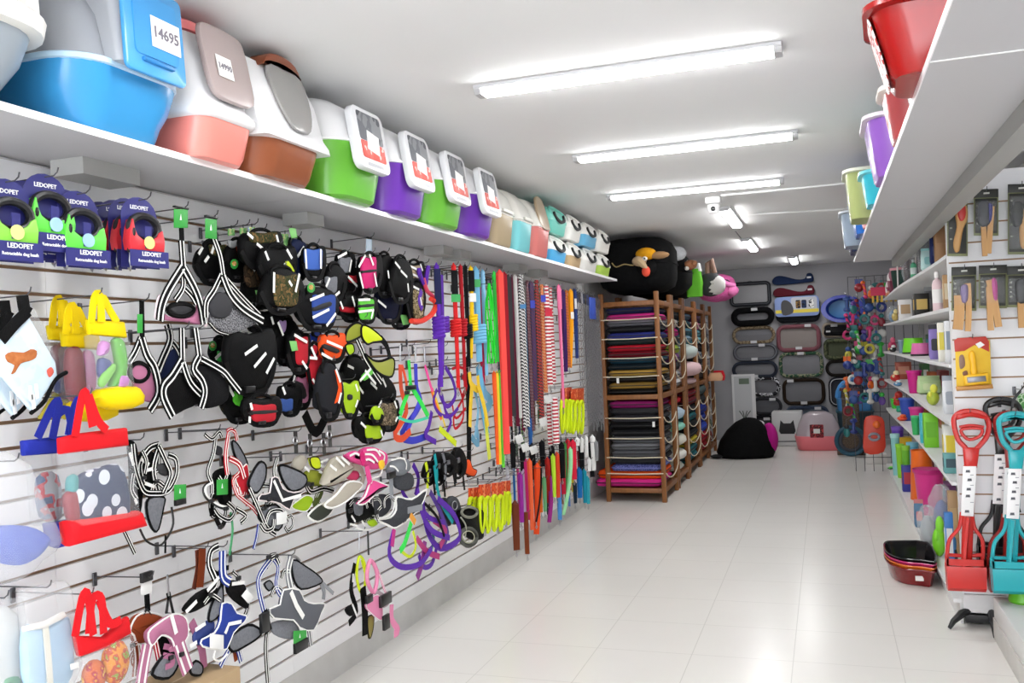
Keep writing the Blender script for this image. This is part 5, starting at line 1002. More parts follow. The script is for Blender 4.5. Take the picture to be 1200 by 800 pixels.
# lime packs
def lime_pack(label, d, x, y, w_, hh, n, hk, cardc='d8562a'):
    h = Hang('leash_pack', label, 'leash pack', d, (x+w_/2, y-3), 'lime leash packs with orange cards', hk)
    h.pad('header_card', M(cardc, .5, pat='blotch', h2='b83a22', h3='e88a5a', sc=22), [(x, y), (x+w_, y-1.5), (x+w_, y+hh*.34), (x, y+hh*.36)], .004, 0, sm=1)
    for i in range(n):
        xx = x+w_*(i+.5)/n; h.cord('wound_strap', M('cde21e', .5, pat='weave'), [(xx-w_*.3/n, y+hh*.3), (xx-w_*.36/n, y+hh*.7), (xx, y+hh*.95), (xx+w_*.36/n, y+hh*.7), (xx+w_*.3/n, y+hh*.3)], .012, .012, 3, True)
    h.block('clip', STEEL, x+w_*.4, y+hh*.9, x+w_*.6, y+hh*1.02, .008, .014)
    return h
lime_pack('lime wound leash pack with orange card, first of the low lime packs', .2, 549, 572, 12, 46, 2, 'the first low lime pack'); lime_pack('lime wound leash pack with orange card, second of the low lime packs', .25, 561, 568, 14, 58, 2, 'the second low lime pack'); lime_pack('lime wound leash pack with orange card, third of the low lime packs', .23, 576, 566, 14, 58, 2, 'the third low lime pack'); lime_pack('lime wound leash pack with orange card, last of the low lime packs', .2, 588, 564, 10, 52, 2, 'the last low lime pack')
lime_pack('lime wound leash pack with dark red card, first of the pair beside the chains', .24, 657, 455, 13, 54, 3, 'the lime pack beside the chains', 'a83a2a'); lime_pack('lime wound leash pack with orange red card, second of the pair beside the chains', .26, 669, 456, 15, 54, 3, 'the second lime pack beside the chains', 'c8502a')
# lowest row of leashes
low = [('brown leather leash, first of the lowest row', 603, 590, 645, 8, 'flat', '6a3420', .22, 1), ('brown leather loop leash beside the first brown one', 616, 600, 650, 6, 'thin', '7a3a20', .25, 0), ('purple leash with pink edge in the lowest row', 609, 556, 612, 5, 'flat', '8a2a8a', .26, 2), ('white and purple leash in the lowest row', 613, 552, 606, 4, 'flat', 'c8b4d0', .2, 1), ('pink leash beside the white and purple one', 616, 540, 610, 4, 'flat', 'd0307a', .23, 1),
 ('coral orange leash with green end in the lowest row', 620, 540, 622, 5, 'flat', 'e0603a', .26, 1), ('slate grey leash in the lowest row', 625, 538, 625, 4, 'flat', '5a6470', .2, 0), ('wide bright orange leash in the lowest row', 629, 546, 628, 7, 'flat', 'ea5024', .26, -1), ('thin black leash curving in front of the orange one', 634, 548, 616, 2.4, 'thin', '16161a', .3, -6), ('mint green leash behind the thin black curve', 637, 560, 600, 4, 'flat', '6fae7a', .18, 0),
 ('dark red flat leash in the lowest row', 641, 538, 590, 5, 'flat', 'b02a24', .2, 0), ('purple plum leash reaching lowest after the orange one', 645, 560, 614, 5, 'flat', '9a2f84', .22, -2), ('lime green leash standing out in the lowest row', 647.5, 534, 584, 4, 'flat', 'b4d83a', .27, -1), ('orange red leash beside the lime one', 652, 532, 584, 5, 'flat', 'e04a2a', .22, 0), ('sky blue leash below the orange red one', 654, 566, 610, 5, 'flat', '4a8ac8', .22, 0), ('crimson leash with wide end in the lowest row', 658, 530, 580, 6, 'flat', 'cc2440', .2, 0),
 ('green leash beside the crimson one', 661, 520, 590, 4, 'flat', '4a8a4a', .2, 0), ('long mint leash bending outward at the end of the lowest row', 668, 526, 610, 4, 'flat', '9ad8a4', .3, -9), ('red flat leash before the long mint one', 665, 516, 575, 4, 'flat', 'd02a3a', .22, 0), ('scarlet leash with flared end beside the teal packs', 671, 518, 562, 6, 'flat', 'e02a44', .26, 1),
 ('navy leash behind the purple plum one', 643, 536, 584, 4, 'flat', '2a3a6a', .14, 0), ('teal leash near the wooden rack', 684, 552, 590, 5, 'flat', '1f8aa0', .24, 0), ('blue leash near the wooden rack', 678, 550, 584, 6, 'flat', '1f6ab0', .22, 0), ('black and teal leash near the wooden rack', 673, 566, 590, 4, 'flat', '1a2a3a', .24, 0), ('light teal leash touching the wooden rack', 688, 560, 591, 4, 'flat', '3aa8b8', .2, 0)]
ex = ['c8c8d0 pale grey', '2a6ab0 blue', 'd84a8a pink', '1a1a1c black', '8ac83a lime', '5a2a7a violet', 'e87a2a orange', '3a3a40 charcoal', '2a8a7a sea green', 'b83a3a brick red', '8a6a4a tan brown', '6a8ac8 steel blue', 'd8c83a yellow', '7a2a3a wine red']
for i, e in enumerate(ex):
    c, nm = e.split(' ', 1); x = 594+i*6.3+(i % 2)*1.5; low.append(('thin %s cord leash, %s counted along the back of the lowest row' % (nm, ORD[i]), x, 548-i*1.6+(i*7 % 5), 606-i*2.4+(i*5 % 4)*5, 3, 'thin' if i % 3 else 'flat', c, .13, 0))
for l, x, a, b, w_, k_, c, d, dx in low: leash(l, x, a, b, w_, k_, c, None, d, d > .21, dx, None, None, 'leashes of the lowest row')
for i, (x, a, b, c) in enumerate(((681, 514, 530, 'f4f4f2'), (686, 512, 536, 'f4f4f2'), (694, 512, 552, 'f8f8f6'), (690, 538, 552, 'f0f0ee'), (676, 514, 522, 'f4f4f2'), (698, 518, 540, '8a8a8c'))):
    leash(('white reflective collar strip, second under the chains', 'white reflective collar strip, third under the chains', 'long white reflective collar strip under the chains', 'short white reflective strip below the long one', 'white reflective collar strip, first under the chains', 'grey collar strip next to the wooden rack')[i], x, a, b, 4 if i != 2 else 5, 'flat', c, None, .2+.02*i, i in (0, 2), 0, None, None, 'reflective collar strips', bottom=False)
# dark clips between the two rows
for i in range(9):
    x = 600+i*11.5; y = 520-i*.5+((i*5) % 3)*3
    leash('black collar with steel buckle, %s in the dark band between the leash rows' % ORD[i], x, y, y+28+(i % 3)*6, 6, 'flat', '17171a', None, .16+.03*(i % 3), i % 3 == 2, 1, None, None, 'black collars between the leash rows')
# bare grid hooks of the upper rows
for i, (x, y) in enumerate(((470, 405), (476, 400), (483, 408), (434, 410), (446, 408), (523, 322), (600, 345), (648, 352), (652, 372))):
    o = onx(x, y, WX+.002); hook(o, .16+.02*(i % 3), ('nothing, first bare one above the strap harnesses', 'nothing, second bare one above the strap harnesses', 'nothing, third bare one above the strap harnesses', 'nothing, first bare one behind the neon mesh harness', 'nothing, second bare one behind the neon mesh harness', 'nothing, between the purple and the red coiled leash', 'nothing, behind the burgundy leashes', 'nothing, beside the zigzag braids', 'nothing, below the thin pink leash handle')[i])
# ---------------------------------------------------------------- wooden racks of beds and cushions
WOOD = M('74451d', .5, pat='wood', h2='8c5826', sc=30); CORD = M('d9cdb4', .7)
RX0, RX1 = -2.02, -1.45
def rack(y0, y1, label, upz, loz, H=1.965, skip=()):
    t = thing('wooden_rack', label, 'rack', ((RX0+RX1)/2, y0, 0), 0, 'wooden racks along the left wall')
    hx = (RX1-RX0)/2; D = y1-y0; p = .042
    for sx in (-1, 1):
        for yy in (0, D-p): MB().box(sx*hx-(p if sx > 0 else 0), sx*hx+(0 if sx > 0 else p), yy, yy+p, 0, H, .004).build('post', WOOD, t)
    for z in (.085, .96, 1.84):
        for yy in (.008, D-p+.008): MB().box(-hx+p, hx-p, yy, yy+.026, z, z+.045, .003).build('rail', WOOD, t)
        for sx in (-1, 1): MB().box(sx*hx-(.034 if sx > 0 else -.008), sx*hx+(-.008 if sx > 0 else .034), p, D-p, z, z+.045, .003).build('side_rail', WOOD, t)
    for z in (.1, .975): MB().box(-hx+.036, hx-.036, .036, D-.036, z, z+.016).build('shelf_board', WOOD, t)
    for z in upz+loz:
        f = [(-hx+.02, -.006, z), (0, -.008, z-.006), (hx-.02, -.006, z)]
        MB().tube(f, .005, 6).build('front_cord', CORD, t)
        s_ = [(hx+.004, p*.5+(D-p)*i/8, z-.075*math.sin(math.pi*i/8)**.7) for i in range(9)]
        if z not in skip: MB().tube(s_, .0055, 6).build('side_cord', CORD, t)
    for a, b in ((upz[0], upz[-1]), (loz[0], loz[-1])): MB().tube([(hx+.004, D-.02, a), (hx+.004, D-.02, b)], .005, 6).build('tie_cord', CORD, t)
    return t
UP, LO = [1.716, 1.535, 1.353, 1.179], [.79, .6, .42, .27]
def mat_(x0, x1, y0, y1, z0, z1, col, label, pat=None, h2=None, fr=.05, name='pet_bed', cat='pet bed', group=None, sc=30):
    """soft folded bed: bulging edges, sagging a little"""
    o = ((x0+x1)/2, (y0+y1)/2, z0); w_, d_, h_ = x1-x0, y1-y0, z1-z0
    mb = MB(); S = []
    for f, i in ((0, .034), (.14, .012), (.5, 0), (.86, .012), (1, .034)): S.append((f*h_, w_-2*i, d_-2*i, fr))
    nx = 8; rings = []
    for z, ww, dd, r in S:
        R = rrect(ww, dd, r, 3); rings.append([(a+rn.uniform(-.003, .003), b+rn.uniform(-.003, .003), z+(.006*math.sin(a*17+b*9+z0*40) if 0 < z < h_ else 0)) for a, b in R])
    mb.loft(rings); t = mb.build(name, M(col, .8, pat=pat or 'cloth', h2=h2 or col, sc=sc), None, o, ang=60)
    pp = [(a*1.002, b*1.002, h_*.5) for a, b in rrect(w_, d_, fr, 3)]
    MB().tube(pp, .005, 5, True).build('piping', M(h2 or '1c1c1e', .8), t)
    return tag(t, label, cat, group)
BG = 'folded pet beds stacked in the wooden racks'
rack(8.43, 9.2, 'wooden rack closest to the camera, full of folded pet beds with white cords', UP, LO)
up = [('20264a', 'navy folded bed, topmost in the first rack'), ('c2307e', 'hot pink folded bed under the topmost navy one'), ('6a6a72', 'light grey folded bed between pink and blue'), ('17171a', 'black folded bed under the light grey one'), ('2c3278', 'royal blue folded bed in the upper stack'), ('1c2a2a', 'dark green folded bed between blue and red'), ('b01e2e', 'bright red folded bed in the upper stack'), ('6a1622', 'dark red folded bed under the bright red one'), ('1c3c4c', 'petrol blue folded bed in the upper stack'), ('16222a', 'dark petrol folded bed under the petrol blue one'), ('a5823c', 'mustard folded bed with a white tag'), ('1d1712', 'black brown folded bed between the two mustard ones'), ('8f7034', 'mustard folded bed, second one, low in the upper stack'), ('120f0d', 'black folded bed at the bottom of the upper stack')]
lo = [('8a2064', 'plum magenta folded bed, topmost of the lower stack'), ('2d2d31', 'charcoal folded bed under the plum one'), ('35353a', 'dark grey folded bed above the lower black ones'), ('111113', 'black folded bed with a white tag in the lower stack'), ('1a1a1d', 'second black folded bed in the lower stack'), ('5b5c61', 'mid grey folded bed, first of three grey ones'), ('6c6d72', 'mid grey folded bed, second of three grey ones'), ('54555a', 'mid grey folded bed, third of three grey ones'), ('2a2b30', 'charcoal folded bed above the speckled one'), ('2a3068', 'blue speckled folded bed above the orange one')]
for i, (c, l) in enumerate(up):
    z1 = 1.825-i*.0588; mat_(-1.97+.003*(i % 3), -1.5+.006*((i*2) % 3), 8.45, 9.17, z1-.0575, z1, c, l, group=BG)
for i, (c, l) in enumerate(lo):
    z1 = .945-i*.0662; mat_(-1.972+.003*(i % 3), -1.5+.006*((i*2) % 3), 8.45, 9.17, z1-.065, z1, c, l, *(('fleck', '6a70b0') if i == 9 else (None, None)), group=BG)
mat_(-2.12, -1.5, 8.487, 9.142, .209, .284, 'f0581e', 'bright orange folded bed sticking out of the lowest level', group=BG); mat_(-2.14, -1.5, 8.487, 9.142, .133, .207, 'd8328e', 'hot pink folded bed at the very bottom of the first rack', group=BG)
tg = lambda x, y, l: tag(MB().box(-.012, .012, -.002, .0, -.025, .025).build('hang_tag', BTAG, None, ony(x, y, 8.425)), l, 'hang tag')
tg(724, 446, 'small white tag on the mustard folded bed'); tg(766, 497, 'small white tag on the black folded bed in the lower stack')
def side_stack(ya, yb, cols, z0, z1, where, bulge=0.):
    n = len(cols); h_ = (z1-z0)/n
    for i, (c, nm) in enumerate(cols):
        zz = z1-(i+1)*h_
        mat_(-1.96, -1.49+bulge*rn.uniform(.3, 1), ya+.046, yb-.046, zz+.0015, zz+h_-.0015, c, '%s folded bed, %s from the top in the %s' % (nm, ORD[i], where), group=BG, fr=.06)
rack(9.27, 9.98, 'second wooden rack, white fluffy cushions in its lower half', UP, LO, skip=LO)
side_stack(9.27, 9.98, [('1a1a1c', 'black'), ('b8b0b0', 'pale grey'), ('c2307e', 'pink'), ('25252a', 'charcoal'), ('a9c04a', 'lime'), ('7a4a86', 'mauve'), ('2a2a2c', 'black'), ('9a9a9e', 'grey'), ('c8c8ca', 'pale grey')], 1.009, 1.82, 'upper half of the second rack')
def fluff(x, y, z, r, col, label, rough=.9):
    o = MB().ell((0, 0, 0), r, 16, 10, .8, .03, rn).build('cushion', M(col, .9, pat='cloth', h2=col, sc=90), None, (x, y, z), ang=80)
    MB().tube([(r[0]*.98*math.cos(a), r[1]*.98*math.sin(a), 0) for a in [i*math.pi/8 for i in range(16)]], .006, 5, True).build('seam', M(col, .9), o)
    return tag(o, label, 'cushion', 'soft cushions in the wooden racks')
zt = .935
for c, h_, l in (('a9202e', .1, 'deep red cushion lying on top of the lower half of the second rack'), ('b4c8d8', .17, 'pale blue fluffy cushion, topmost of the white ones'), ('8fd0bc', .11, 'mint fluffy cushion under the pale blue one'), ('dcd8cc', .16, 'cream fluffy cushion with a mustard patch'), ('e4e4de', .15, 'white fluffy cushion under the cream one'), ('d8dcd4', .1, 'white fluffy cushion at the bottom of the second rack')):
    fluff(-1.725, 9.62, zt-h_/2-.01, (.3 if h_ > .1 else .26, .3, h_/2*.97), c, l); zt -= h_
rack(10.05, 10.95, 'third wooden rack, pale fluffy cushions above teal and yellow beds', UP, LO, skip=UP[2:])
side_stack(10.05, 10.95, [('3a4a5a', 'slate blue'), ('1d3a44', 'dark teal'), ('3f6a78', 'teal'), ('6f8ea0', 'pale blue')], 1.48, 1.82, 'upper half of the third rack')
fluff(-1.68, 10.5, 1.375, (.3, .36, .1), 'c0ccc8', 'pale mint fluffy cushion bulging out of the third rack'); fluff(-1.66, 10.5, 1.18, (.32, .36, .094), 'd8b8bc', 'pale pink fluffy cushion bulging out of the third rack'); fluff(-1.69, 10.5, 1.04, (.28, .36, .045), 'd0b4b8', 'flat pink fluffy cushion under the bulging pink one')
side_stack(10.05, 10.95, [('7a1a26', 'dark red'), ('5a1420', 'deep red'), ('23262c', 'charcoal'), ('2f6a72', 'teal'), ('1a1d20', 'black'), ('20242a', 'dark grey'), ('c8b43a', 'yellow'), ('2d6a74', 'petrol'), ('30707c', 'light teal')], .137, .945, 'lower half of the third rack', .03)
rack(11.02, 11.8, 'fourth wooden rack with blue and red beds', UP, LO)
side_stack(11.02, 11.8, [('4a2a4a', 'purple'), ('b85a86', 'pink'), ('5a9aa8', 'aqua'), ('6fb0bc', 'pale aqua'), ('1c1416', 'black'), ('7c828a', 'grey'), ('20242c', 'charcoal'), ('b8a03a', 'mustard'), ('2a2420', 'brown')], 1.009, 1.82, 'upper half of the fourth rack')
side_stack(11.02, 11.8, [('4a5a5a', 'grey green'), ('26282c', 'charcoal'), ('2c3c9a', 'royal blue'), ('3448a8', 'mid blue'), ('3a50b8', 'bright blue'), ('b02030', 'red'), ('98182a', 'dark red')], .137, .945, 'lower half of the fourth rack', .04)
rack(11.87, 12.6, 'fifth wooden rack, nearly hidden, last before the back wall', UP, LO)
side_stack(11.87, 12.6, [('8a8c90', 'grey'), ('6a6c70', 'mid grey'), ('2a2c30', 'charcoal'), ('b0b2b4', 'pale grey'), ('4a4c50', 'slate')], 1.009, 1.82, 'upper half of the fifth rack')
side_stack(11.87, 12.6, [('a8988a', 'beige'), ('7a5a5a', 'dusky'), ('c0b8b0', 'cream'), ('5a6a5a', 'olive'), ('8a4a4a', 'brick')], .137, .945, 'lower half of the fifth rack')
tag(MB().rect_loft([(0, .16, .2, .03), (.05, .18, .22, .04), (.1, .14, .18, .04)]).build('cushion', M('d8a884', .7, pat='weave'), None, (-1.38, 12.15, .97)), 'small peach coloured cushion poking out of the fifth rack', 'cushion')
tag(MB().rect_loft([(0, .14, .18, .03), (.06, .16, .2, .04), (.13, .12, .16, .04)]).build('cushion', M('c82430', .6, pat='weave'), None, (-1.37, 12.45, .96)), 'small red cushion poking out of the fifth rack beside the peach one', 'cushion')
# ---------------------------------------------------------------- on top of the racks
BLK = M('0b0b0c', .85, pat='cloth', h2='141415', sc=30)
def soft(name, label, cat, loc, r, mt, e=.75, jit=.05, rz=0., tp=.0, seam=True):
    o = MB().ell((0, 0, 0), r, 18, 11, e, jit, rn).build(name, mt, None, (loc[0], loc[1], loc[2]+r[2]), rz, 70)
    if seam: MB().tube([(r[0]*1.0*math.copysign(abs(math.cos(a))**e, math.cos(a)), r[1]*1.0*math.copysign(abs(math.sin(a))**e, math.sin(a)), 0) for a in [i*math.pi/12 for i in range(24)]], .006, 5, True).build('seam', mt, o)
    return tag(o, label, cat)
a = soft('fabric_bag', 'large black fabric bag pressed under the ceiling on the first rack', 'fabric bag', (-1.72, 8.93, 1.97), (.38, .36, .275), BLK, .55, .02)
P = [(-.18, -.37, .02), (-.14, -.372, -.02), (-.06, -.372, .0), (.02, -.372, -.015), (.12, -.37, .0), (.2, -.365, -.06)]
MB().tube(crom(P, 4), .006, 6).build('tan_cord', M('a8935e', .7), a)
soft('fabric_bag', 'black fabric bag lying beside the big one on the second rack', 'fabric bag', (-1.66, 9.66, 1.97), (.36, .34, .24), BLK, .6, .03)
soft('fabric_bag', 'black fabric bag on the third rack under the white plush', 'fabric bag', (-1.68, 10.4, 1.97), (.33, .36, .17), BLK, .65, .03)
# toy bird head, white plush, small brown plush on the bags
p = ony(757, 300, 8.46); t = thing('plush_bird', 'plush bird head with yellow cap, tan beak and red wattle on the black bag', 'plush toy', (p.x, 8.46, p.z-.12))
hz = .12
MB().ell((0, 0, hz+.02), (.1, .08, .06), 14, 9).build('cap', M('d99a1e', .8, pat='cloth', h2='c98a14', sc=50), t)
MB().ell((.12, .0, hz), (.1, .06, .035), 12, 7).build('feather', M('a07a52', .8), t)
MB().ell((-.06, -.03, hz-.045), (.07, .06, .05), 12, 8).build('head', M('b59a78', .8), t)
bk = MB(); bk.tube([(-.05, -.07, hz-.05), (-.01, -.09, hz-.09), (.03, -.095, hz-.135)], [.04, .03, .006], 8); bk.build('beak', M('b89e7a', .7), t)
MB().ell((.01, -.085, hz-.15), (.04, .025, .05), 10, 7).build('wattle', M('d8482e', .7), t); MB().ell((.0, -.07, hz-.03), (.026, .02, .022), 10, 7).build('eye', M('e6e4de', .4), t); MB().ell((.002, -.088, hz-.03), (.009, .006, .009), 8, 6).build('pupil', DEVB, t)
MB().ell((-.0, .04, hz-.1), (.09, .06, .09), 12, 8).build('body', BLK, t)
soft('plush_ball', 'round white plush lying on the black bags', 'plush toy', (ony(792, 297, 9.28).x, 9.28, ony(792, 297, 9.28).z-.075), (.105, .1, .075), M('d2d4d8', .9, pat='cloth', h2='c4c6ca', sc=60), .9, .02)
p = ony(809, 310, 9.5); p.z += .0; t = thing('plush_dog', 'small brown plush with white muzzle and red collar, on the black bags', 'plush toy', (p.x, 9.5, 2.3))
MB().ell((0, 0, p.z-2.3), (.07, .06, .05), 12, 8).build('head', M('a06a48', .85), t); MB().ell((.05, -.05, p.z-2.29), (.03, .03, .025), 10, 6).build('ear', M('b07a58', .85), t); MB().ell((-.03, -.06, p.z-2.34), (.025, .03, .022), 10, 6).build('muzzle', M('e4ded4', .8), t); MB().ell((0, 0, (p.z-2.33)/2), (.05, .05, .05), 10, 7).build('body', M('8a3028', .8), t)
p = ony(812, 342, 9.98); t = thing('cushion_pack', 'lime green and white packed cushion on the third rack', 'cushion', (p.x+.02, 9.98, 1.97)); MB().rect_loft([(0, .16, .14, .04), (.15, .18, .16, .05), (.3, .14, .12, .04)]).build('pack_body', M('6cc238', .6, pat='weave'), t); MB().rect_loft([(.27, .13, .11, .03, .02), (.36, .1, .09, .03, .02)]).build('pack_top', M('e2e4e0', .6), t)
p = ony(822, 345, 10.1); t = thing('cushion_pack', 'dark grey and white rolled bed beside the lime green pack', 'pet bed', (p.x+.1, 10.12, 1.97)); MB().ell((0, 0, .13), (.13, .12, .13), 14, 9, .8).build('pack_body', M('2c2e30', .8), t); MB().ell((.03, -.02, .12), (.135, .1, .11), 12, 8, .8).build('rim', M('c9c6c2', .8), t); MB().tube([(-.02, -.03, .22), (-.02, -.02, .36), (.02, -.02, .4), (.05, -.02, .25)], .03, 8).build('handle', M('8a6a5a', .7), t)
p = ony(845, 350, 11.5); t = thing('plush_bag', 'pink plush pet bag with dark opening on top of the fourth rack', 'pet bag', (p.x-.05, 11.5, 1.97), .0)
PK = M('c0508c', .85, pat='cloth', h2='d068a0', sc=50)
MB().ell((0, 0, .17), (.24, .22, .17), 18, 10, .8, .03, rn).build('bag_body', PK, t); MB().ell((.02, -.16, .22), (.17, .05, .06), 14, 8).build('opening', M('3a1a2c', .9), t); MB().ell((.2, -.12, .12), (.08, .07, .07), 10, 7).build('paw', M('d870a8', .85), t); MB().tube([(-.1, -.2, .28), (.04, -.21, .26), (.16, -.2, .2), (.23, -.14, .18)], .03, 8).build('rim', M('d878b0', .85), t)
# ---------------------------------------------------------------- pet beds hung on the back wall
YW = YB-.02
def bed(box, label, col, inner='8a898b', sq=.35, tube_=.05, pat=None, h2=None, tagp=None, fill=False, sc=18, thick=None, rim2=None):
    x0, y0, x1, y1 = box; a = ony(x0, (y0+y1)/2, YW); b = ony(x1, (y0+y1)/2, YW); c = ony((x0+x1)/2, y0, YW); e = ony((x0+x1)/2, y1, YW)
    w_, h_ = (b-a).length, c.z-e.z; cx = (a.x+b.x)/2; t = thing('pet_bed', label, 'pet bed', (cx, YW, (c.z+e.z)/2), 0, 'pet beds hung on the back wall')
    r = tube_*.5; P = rrect(w_-2*r, h_-2*r, min(w_, h_)*sq, 5)
    mt = M(col, .85, pat=pat or 'cloth', h2=h2 or col, h3=col, sc=sc)
    MB().tube([(x, -r*1.1-.012, z) for x, z in P], r, 8, True, 1.5 if False else 1.).build('bolster', mt, t)
    if rim2: MB().tube([(x*.985, -r*2.1-.012, z*.97) for x, z in P], r*.22, 6, True).build('piping', M(rim2, .7), t)
    MB().prism(rrect(w_-2*r, h_-2*r, min(w_, h_)*sq*.9, 4), -.03, -.004, .008).build('cushion', M(inner, .9, pat='cloth', h2=inner, sc=22), t)
    MB().tube([(-w_*.1, -.01, h_*.5-.01), (0, .0, h_*.5+.012), (w_*.1, -.01, h_*.5-.01)], .004, 5).build('hanging_loop', PLAS, t)
    for q in (tagp or ()): MB().box(w_*q[0]-.045, w_*q[0]+.045, -r*2.2-.02, -r*2.2-.014, h_*q[1]-.02, h_*q[1]+.02).build('label_tag', M('c8c8ca', .6), t)
    return t
bed((855, 330, 904, 359), 'square cornered dark grey bed, topmost of the first wall column', '2a2c30', '9a9a9c', .14, .055, rim2='4a4c52')
bed((857, 360, 908, 382), 'black oval bed with thick bolster, second of the first wall column', '0c0c0e', '77777a', .45, .09, tagp=((.05, .38),))
bed((858, 382, 909, 403), 'tan patterned long bed, third of the first wall column', '8a7a62', '747478', .46, .05, 'blotch', '5a4c3c', ((.0, -.38),))
bed((859, 402, 912, 423), 'grey oval bed with pale label, fourth of the first wall column', '55565c', '78787c', .48, .05, tagp=((.15, .38), (-.02, -.38)), rim2='7a7c84')
bed((858, 423, 912, 443), 'grey oval bed with navy edge, fifth of the first wall column', '2c3240', '7c7c80', .48, .05, tagp=((0, -.38),), rim2='14161e')
bed((878, 441, 915, 464), 'black and white edged bed partly behind the white poster', '26262a', '6e6e72', .4, .05, 'blotch', 'c8c8cc', sc=14)
bed((880, 465, 917, 486), 'charcoal oval bed low in the first wall column', '2e2e32', '606064', .46, .045, tagp=((.2, .38),)); bed((880, 486, 912, 507), 'dark bed lowest in the first wall column', '1c1c20', '4a4a4e', .4, .05, tagp=((.1, .3),))
bed((909, 348, 961, 378), 'bed packed behind a blue and yellow printed card', '15161a', '33353a', .2, .06)
bed((910, 380, 962, 412), 'dusky pink framed bed with brown cushion, second column under the printed card', '7a4c54', '8c8480', .22, .06, tagp=((.22, .44), (.0, -.36)))
bed((913, 412, 965, 442), 'green patterned bed with pale rim, third of the second wall column', '2c4a38', '7c7c80', .22, .05, 'blotch', '8a8a72', ((0, .44),), sc=16)
bed((917, 443, 967, 474), 'brown and black bed, fourth of the second wall column', '2a2018', '76767a', .24, .05, tagp=((-.3, .42), (.0, -.42)))
bed((920, 475, 972, 500), 'blue grey bed, lowest of the second wall column', '3c4658', '5a6470', .3, .05, tagp=((.25, .38),))
bed((965, 396, 1016, 421), 'camouflage cave bed with a D shaped opening, third wall column', '5c6148', '4c5140', .2, .06, 'blotch', '3a4030', sc=10)
bed((967, 421, 1016, 441), 'dark brown rimmed oval bed with pale tag, third wall column', '1e1a18', '6a6a6c', .46, .045, tagp=((.05, .42),))
bed((971, 441, 1018, 476), 'charcoal bed with white piping, lowest of the third wall column', '26272c', '3a3c44', .2, .05, rim2='c8c8cc')
bed((963, 377, 1012, 395), 'beige rimmed dark bed just under the blue oval basin', '9a8f80', '2a2a2c', .3, .04, tagp=((-.2, .3),))
def wall_pt(x, y): return ony(x, y, YW)
# printed card with its cut-out
c = wall_pt(934, 359); t = thing('printed_card', 'blue, grey and yellow printed bed card with a dark cut out', 'printed card', (c.x, YW-.085, c.z))
MB().prism(rrect(.62, .29, .06, 4), -.006, 0, .002).build('card', M('7f93c4', .5), t); MB().prism(rrect(.6, .05, .01, 2, 0, -.07), -.009, -.0065).build('yellow_band', M('d8c43a', .5), t)
MB().prism(rrect(.36, .22, .03, 3, .1, .02), -.0085, -.0065).build('grey_panel', M('b8bac0', .5), t); MB().prism(crom([(-.2, -.12), (-.22, .04), (-.17, .1), (-.09, .06), (-.05, -.03), (-.07, -.1)], 3, True), -.012, -.0065).build('cut_out', M('4a4a4c', .8), t)
for x, c_ in ((.02, '8a6a3a'), (.1, '2c3a5a'), (.2, 'e4e4e0')): MB().prism(rrect(.07, .12, .015, 2, x, .03), -.0105, -.0087).build('printed_photo', M(c_, .5, pat='blotch', h2='22242c', h3=c_, sc=24), t)
# two slim pouches and a black one
for (x0, y0, x1, y1), c_, lb, fl in (((905, 321, 953, 335), '1f2c4a', 'slim navy cushion pouch, top of the second wall column', 1), ((906, 335, 954, 349), '5a1f2a', 'slim maroon cushion pouch below the navy one', 1), ((966, 383, 1012, 395), '0e0e10', 'slim black cushion pouch under the blue oval basin', -1)):
    a, b = wall_pt(x0, (y0+y1)/2), wall_pt(x1, (y0+y1)/2); w_ = (b-a).length; h_ = (wall_pt(x0, y0)-wall_pt(x0, y1)).z; t = thing('cushion_pouch', lb, 'cushion', ((a.x+b.x)/2, YW-(.045 if fl < 0 else 0), (a.z+b.z)/2), 0, 'slim pouches on the back wall')
    P = [(-.5, 0), (-.42, .34), (-.25, .38), (.1, .02), (.3, .06), (.36, .46), (.48, .4), (.5, -.2), (.3, -.3), (-.2, -.36), (-.44, -.32)]
    MB().prism(crom([(x*w_*fl, z*h_) for x, z in P], 3, True), -.05, -.004, .016).build('pouch_body', M(c_, .8, pat='cloth', h2=c_, sc=30), t); MB().box(fl*w_*.4-.03, fl*w_*.4+.03, -.054, -.05, h_*.05, h_*.2).build('label_tag', M('c8c8ca', .6), t)
# blue oval basin
a, b = wall_pt(962, 362), wall_pt(1012, 362); w_ = (b-a).length; h_ = (wall_pt(987, 347)-wall_pt(987, 379)).z; c = (a+b)/2
t = thing('oval_basin', 'royal blue oval plastic basin hung on the back wall', 'basin', (c.x, YW, c.z)); BB = M('1f2fa0', .25); 
def oval(k, y): return [(w_/2*k*x, y, h_/2*k*z) for x, z in circ(28)]
MB().loft([oval(1., -.16), oval(1.01, -.17), oval(1., -.178), oval(.78, -.178), oval(.74, -.16), oval(.66, -.03), oval(.3, -.02)], False, True).build('basin_body', BB, t); MB().loft([oval(.98, -.165), oval(.8, -.02), oval(.5, -.004)], False, True).build('basin_shell', BB, t)
MB().loft([oval(.64, -.036), oval(.3, -.028)], False, True).build('basin_floor', M('2f78b0', .3), t)
